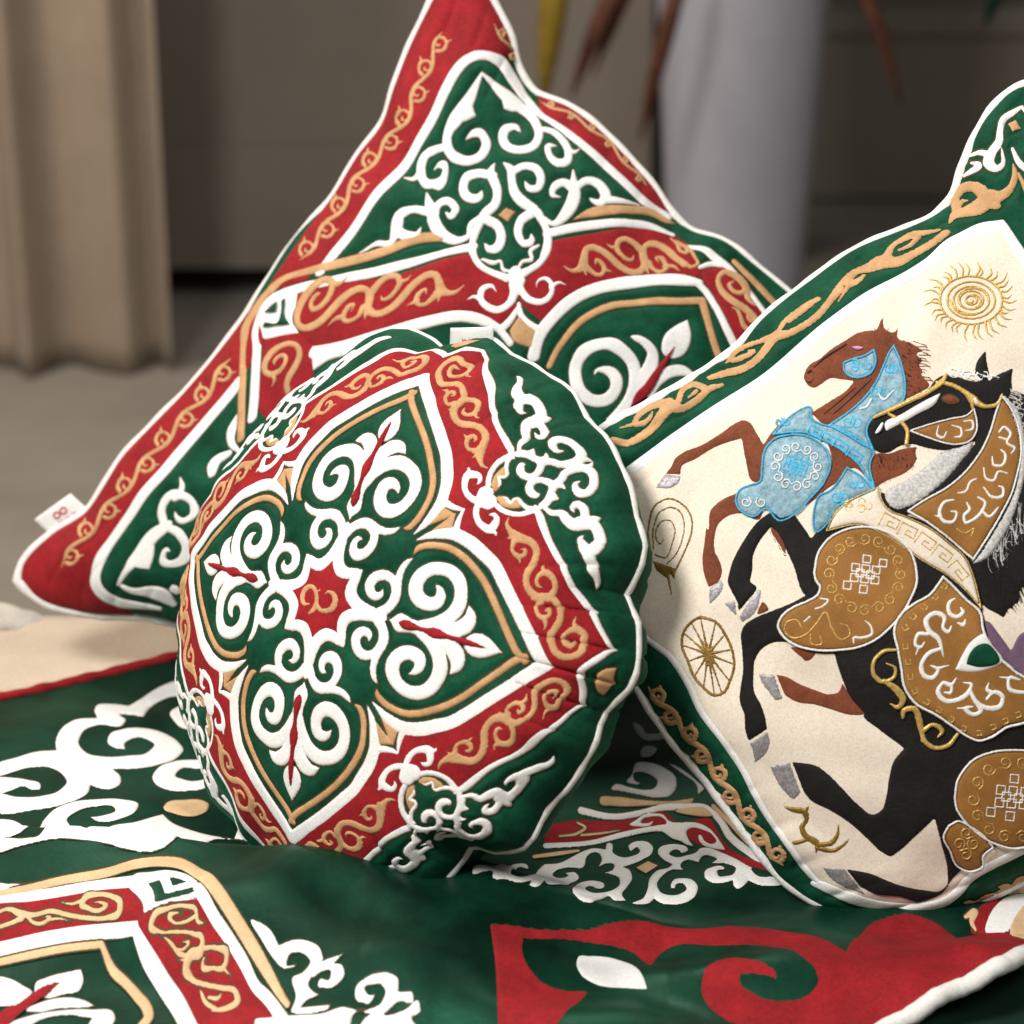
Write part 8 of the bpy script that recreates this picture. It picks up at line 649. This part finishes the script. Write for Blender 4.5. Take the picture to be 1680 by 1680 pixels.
# linen drape hanging at the left
def drape():
    t = thing('linen_drape', 'tan linen drape hanging to the floor in deep folds', 'drape', loc=(-1.1, 4.62, FLOOR))
    n, m = 200, 40
    U, K = np.meshgrid(np.linspace(0, 1, n), np.linspace(0, 1, m), indexing='ij')
    X = -1.55 + U*.905; Z = FLOOR + .004 + K*2.2
    fold = np.clip((U-.42)/.15, 0, 1)
    Y = 4.66 - .06*U + fold*(.030*np.sin(U*31 + 3*U*U + .3*np.sin(K*3))*(1.25-.5*K) + .016*np.sin(U*67+K*2+np.sin(U*19))) + .01*np.sin(U*9)
    o = part(mesh_obj('cloth', np.stack([X, Y, Z], -1).reshape(-1, 3), grid_faces(n, m, False), 'drape'), t)
    sm = o.modifiers.new('thickness', 'SOLIDIFY'); sm.thickness = .004
def tube_mesh(path, rad, n=14):
    path = np.array(path, float); t = np.gradient(path, axis=0); t /= np.linalg.norm(t, axis=1, keepdims=True)
    a = np.cross(t, np.array([.1, 1, .05])); a /= np.linalg.norm(a, axis=1, keepdims=True); b = np.cross(t, a)
    g = np.arange(n)*2*math.pi/n
    return (path[:, None] + np.array(rad)[:, None, None]*(np.cos(g)[None, :, None]*a[:, None] + np.sin(g)[None, :, None]*b[:, None])).reshape(-1, 3)
def tube_faces(m, n=14): return grid_faces(m, n, True)
drape()
# sideboard
t = thing('sideboard', 'low taupe sideboard with a lighter bottom rail and plinth darkened as a shadow gap', 'sideboard', loc=(-.1, 5.4, FLOOR))
slab('carcass', -1.15, .28, 5.10, 5.6, FLOOR+.327, 1.3, 'taupe', t)
slab('bottom_rail', -1.15, .28, 5.09, 5.6, FLOOR+.07, FLOOR+.327, 'taupe', t)
slab('plinth', -1.10, .25, 5.18, 5.55, FLOOR, FLOOR+.067, 'shadow', t)
# tall planter with drooping plant
def planter():
    t = thing('planter', 'tall tapered grey ceramic planter with a drooping dry plant behind the cushions', 'planter', loc=(.37, 4.5, FLOOR))
    n, m = 48, 20
    A, K = np.meshgrid(np.linspace(0, 2*math.pi, n, endpoint=False), np.linspace(0, 1, m))
    prof = .105 + .065*K**.9; prof[-1] -= .02; 
    Z = FLOOR + K*1.07
    P = np.stack([.405 + prof*np.cos(A), 4.5 + prof*np.sin(A), Z], -1)
    part(mesh_obj('pot', P.reshape(-1, 3), grid_faces(m, n, True), 'vase'), t)
    rim = .15*np.stack([np.cos(A[0]), np.sin(A[0]), 0*A[0]], -1) + np.array([.405, 4.5, FLOOR+1.05])
    tube('rim', rim, .016, 'vase', t)
    rnd = random.Random(3)
    def leaf(name, x0, z0, x1, z1, w, mat, dy=0.):
        k = np.linspace(0, 1, 12); s = np.array([-1, -.5, 0, .5, 1])
        Kk, S_ = np.meshgrid(k, s, indexing='ij'); ww = w*np.sin(np.pi*np.clip(Kk, .04, .98))**.7
        X = x0 + (x1-x0)*Kk + S_*ww*.9; Z_ = z0 + (z1-z0)*Kk**1.4 + abs(S_)*ww*.25; Y_ = 4.36 + dy - .05*np.sin(Kk*3) + abs(S_)*ww*.5
        o = part(mesh_obj(name, np.stack([X, Y_-.12, Z_], -1).reshape(-1, 3), grid_faces(12, 5, False), mat), t)
        md = o.modifiers.new('thickness', 'SOLIDIFY'); md.thickness = .002
    leaf('dry_leaf', .215, .25, .10, .005, .020, 'leafbrown'); leaf('dry_leaf', .295, .25, .213, -.065, .017, 'leafbrown', -.03)
    leaf('yellow_leaf', .085, .28, .052, -.01, .026, 'leafyellow', -.02); leaf('dry_leaf', .52, .26, .65, -.01, .013, 'leafbrown'); leaf('dry_leaf', .24, .26, .135, .03, .013, 'leafbrown', .03)
    leaf('green_leaf', .83, .27, .785, .115, .020, 'cgreen', .02)
    for k in range(5):
        a = k*1.3
        part(mesh_obj('stem', tube_mesh([(.405+.05*math.cos(a), 4.5+.05*math.sin(a), .4), (.405+.08*math.cos(a), 4.46+.08*math.sin(a), .52), (.405+.12*math.cos(a), 4.42+.1*math.sin(a), .6)], [.006, .005, .003], 8), tube_faces(3, 8), 'leafbrown'), t)
planter()
# dark bench against the wall at the right
t = thing('wooden_bench', 'long dark brown wooden bench standing against the back wall', 'bench', loc=(1.2, 6.2, FLOOR))
slab('seat', .55, 2.2, 5.9, 6.45, FLOOR+.40, FLOOR+.46, 'taupe', t)
slab('front_panel', .6, 2.15, 5.92, 6.4, FLOOR+.012, FLOOR+.40, 'taupe', t)
for x in (.6, 2.07): slab('leg', x, x+.08, 5.97, 6.05, FLOOR, FLOOR+.012, 'taupe', t)
# ---------------------------------------------------------------- coverlet
SC = Sheet(-.62, .62, 1.15, 2.2)
def build_coverlet():
    t = thing('coverlet', 'green velvet coverlet with white scrolls, red corner and white piping, spread under the cushions', 'coverlet', loc=(0, 1.4, 0))
    bx, by = zip(*COVER_BACK); px, py = zip(*COVER_PIPE)
    U, V, _ = SC.grid()
    P = SC.P(U, V).reshape(-1, 3); f = grid_faces(*U.shape, False)
    # trim: behind the back hem, and beyond the piped front edge
    sb = (by[-1]-by[0])/(bx[-1]-bx[0])
    keep_b = P[:, 1] < np.interp(P[:, 0], bx, by, left=by[0], right=by[-1]) + 1e-4
    o = np.argsort(px); line = np.interp(P[:, 0], np.array(px)[o], np.array(py)[o], left=-9, right=py[0]+.2)
    keep = keep_b & (P[:, 1] > line)
    f = f[keep[f].all(1)]
    part(mesh_obj('cloth', P, f, 'cgreen'), t)
    q = catmull([(x, y, 0) for x, y in COVER_PIPE], n=16)[:, :2]
    tube('piping', SC.P(q[:, 0], q[:, 1]*.46) + np.array([0, 0, -.001]), .0062, 'cord', t, closed=False, wob=.05)
    q = catmull([(x, y, 0) for x, y in COVER_BACK], n=20)[:, :2]
    tube('hem', SC.P(q[:, 0], q[:, 1]*.46) + np.array([0, 0, .001]), .0042, 'red', t, closed=False, wob=.2)
    for nm, st, dz, rows in COVER_PARTS: applique(SC, unpack(rows), st, nm, t, dz)
build_coverlet()

# dark velvet blanket under the coverlet's piped edge
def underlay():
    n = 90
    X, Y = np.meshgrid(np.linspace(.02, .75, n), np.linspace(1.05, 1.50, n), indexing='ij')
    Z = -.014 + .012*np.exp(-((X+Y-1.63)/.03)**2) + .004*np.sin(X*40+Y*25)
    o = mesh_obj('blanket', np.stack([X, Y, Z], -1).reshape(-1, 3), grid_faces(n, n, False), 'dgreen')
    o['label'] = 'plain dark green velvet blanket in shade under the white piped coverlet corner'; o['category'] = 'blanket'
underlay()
# ---------------------------------------------------------------- square cushions
def build_square(args, parts, name, label, back_mat, front_mat='green', pipe_r=.0052):
    S = Square(**args)
    t = thing(name, label, 'cushion', loc=tuple(S.P(np.array(0.), np.array(0.), 0)))
    cover(S, 'front_cover', front_mat, t, 1, sum([unpack(r) for n_, s_, z_, r in parts], []), (300, 300)); cover(S, 'back_cover', back_mat, t, -1)
    e = np.linspace(-1, 1, 90)[:-1]*S.half; h = np.full(len(e), S.half)
    u = np.concatenate([e, h, -e, -h]); v = np.concatenate([-h, e, h, -e])
    tube('piping', S.P(u, v), pipe_r, 'cord', t, wob=.10)
    for nm, st, dz, rows in parts: applique(S, unpack(rows), st, nm, t, dz)
    return t, S
back_cushion, SB = build_square(BACK_ARGS, BACK_PARTS, 'square_cushion', 'large square green velvet cushion with red border, leaning behind the round cushion', 'dgreen')
horse_cushion, SH = build_square(HORSE_ARGS, HORSE_PARTS, 'horse_cushion', 'square cream cushion with galloping brown and black horses and green border', 'green', pipe_r=.0046)
# ---------------------------------------------------------------- round cushion
def build_round():
    S = Round(*ROUND_ARGS, ROUND_SEAM)
    t = thing('round_cushion', 'round green velvet cushion with red octagonal band and four white scroll petals', 'cushion', loc=tuple(S.O-S.N*.02))
    cover(S, 'back_cover', 'green', t, -1)
    a = np.linspace(0, 2*math.pi, 360, endpoint=False)
    pipe = S.P(S.S*np.cos(a), S.S*np.sin(a))
    tube('piping', pipe, .0038, 'cord', t, wob=.10)
    W = {k: unpack(v) for k, v in ROUND_W.items()}
    def pair(key, ang, both=True): return turned(W[key], ang) + (turned(W[key], ang, True) if both else [])
    q = math.pi/2
    for i in range(4):
        r = i*q
        applique(S, pair('band_red', r), 'red', 'red_band', t)
        applique(S, pair('border', r), 'white', 'petal_border', t)
        applique(S, pair('petal', r), 'white', 'petal_scroll', t)
        applique(S, pair('inner', r), 'white', 'inner_scroll', t)
        applique(S, pair('line', r), 'line', 'band_edging', t)
        applique(S, turned(W['needle'], r), 'needle', 'petal_stem', t)
        applique(S, pair('petal_gold', r), 'goldflat', 'petal_trim', t)
        for mir in (False, True):
            applique(S, turned(W['band_gold'], r, mir), 'gold', 'gold_scroll', t, .0008)
        m = turned(W['horn'], r) + turned(W['horn'], r+q, True)
        applique(S, m, 'white', 'horn_ornament', t, .0006)
        m = turned(W['cup'], r) + turned(W['cup'], r+q, True) + turned(W['tree'], r) + turned(W['tree'], r+q, True)
        applique(S, m, 'white', 'rosette_scroll', t)
        applique(S, turned(W['kite_gold'], r) + turned(W['kite_gold'], r+q, True), 'goldflat', 'gold_diamond', t)
        applique(S, turned(W['cup_gold'], r) + turned(W['cup_gold'], r+q, True), 'goldflat', 'rosette_patch', t, -.0004)
        applique(S, pair('corner_gold', r), 'goldflat', 'corner_patch', t)
    applique(S, W['star'], 'red', 'star_patch', t, .0002)
    q8 = [sh for k in ('band_red', 'border', 'petal', 'inner', 'line', 'petal_gold', 'horn', 'cup', 'tree', 'kite_gold', 'cup_gold', 'corner_gold') for i in range(4) for mir in (False, True) for sh in turned(W[k], i*q, mir)]
    cover(S, 'front_cover', 'green', t, 1, q8 + W['star'], (190, 620))
    applique(S, W['logo'], 'gold', 'horn_emblem', t, .0009)
    return t
build_round()
# ---------------------------------------------------------------- sewn-in labels
def fabric_label(S, u0, v0, du, dv, out, wide, parent, texts, name='care_label'):
    """folded satin tape standing out of the seam; the print is laid on its face"""
    base = S.P(np.array(u0), np.array(v0)); tip = S.P(np.array(u0+du), np.array(v0+dv))
    a = tip - base; a = a/np.linalg.norm(a)
    n = np.array(out, float); n = n/np.linalg.norm(n); b = np.cross(a, n); b /= np.linalg.norm(b)
    if b @ (np.array([0, 0, .887])-base) < 0: b = -b
    w, h = wide
    k, m = 14, 8
    U, V = np.meshgrid(np.linspace(0, 1, k), np.linspace(0, 1, m), indexing='ij')
    P = base + (U*w)[..., None]*a + (V*h)[..., None]*n + (.0016*np.sin(U*3.1)*np.sin(V*2.6)+.0012)[..., None]*b
    o = part(mesh_obj(name, P.reshape(-1, 3), grid_faces(k, m, False), 'label'), parent)
    md = o.modifiers.new('thickness', 'SOLIDIFY'); md.thickness = .0006; md.offset = -1
    for txt, tx, ty, size in texts:
        c = bpy.data.curves.new('print', 'FONT'); c.body = txt; c.size = size; c.align_x = 'CENTER'; c.align_y = 'CENTER'
        q = bpy.data.objects.new('print', c); COL.objects.link(q); c.materials.append(M['rtext'])
        import mathutils
        ex = mathutils.Vector(a); ez = mathutils.Vector(b); ey = ez.cross(ex)
        p = base + a*w*tx + n*h*ty + b*(.0016*math.sin(tx*3.1)*math.sin(ty*2.6)+.0012+.0006)
        Mx = mathutils.Matrix((ex, ey, ez)).transposed().to_4x4(); Mx.translation = mathutils.Vector(p)
        bpy.context.view_layer.update(); me = bpy.data.meshes.new_from_object(q); bpy.data.objects.remove(q)
        q = bpy.data.objects.new('print', me); COL.objects.link(q)
        q.parent = o; q.matrix_parent_inverse = o.matrix_world.inverted(); q.matrix_world = Mx
    return o

RS = Round(*ROUND_ARGS, ROUND_SEAM)
rc = next(o for o in COL.objects if o.name == 'round_cushion')
def seam_uv(S, deg): return S.S*math.cos(math.radians(deg)), S.S*math.sin(math.radians(deg))
a0, a1 = seam_uv(RS, 97), seam_uv(RS, 84)
fabric_label(RS, a0[0], a0[1], a1[0]-a0[0], a1[1]-a0[1], RS.V*.9 + RS.N*.35 + np.array([0, 0, .2]), (.038, .017), rc, [('Made In', .5, .44, .0042), ('Qazaqstan', .5, .17, .0046)])
b0, b1 = SB.half*-1, None
fabric_label(SB, -SB.half, SB.half*LABEL_T[0], 0, SB.half*(LABEL_T[1]-LABEL_T[0]), -SB.U*.75 + SB.V*.6, (.038, .020), back_cushion, [('\u221e', .52, .55, .016), ('Made In', .55, .20, .0055)])
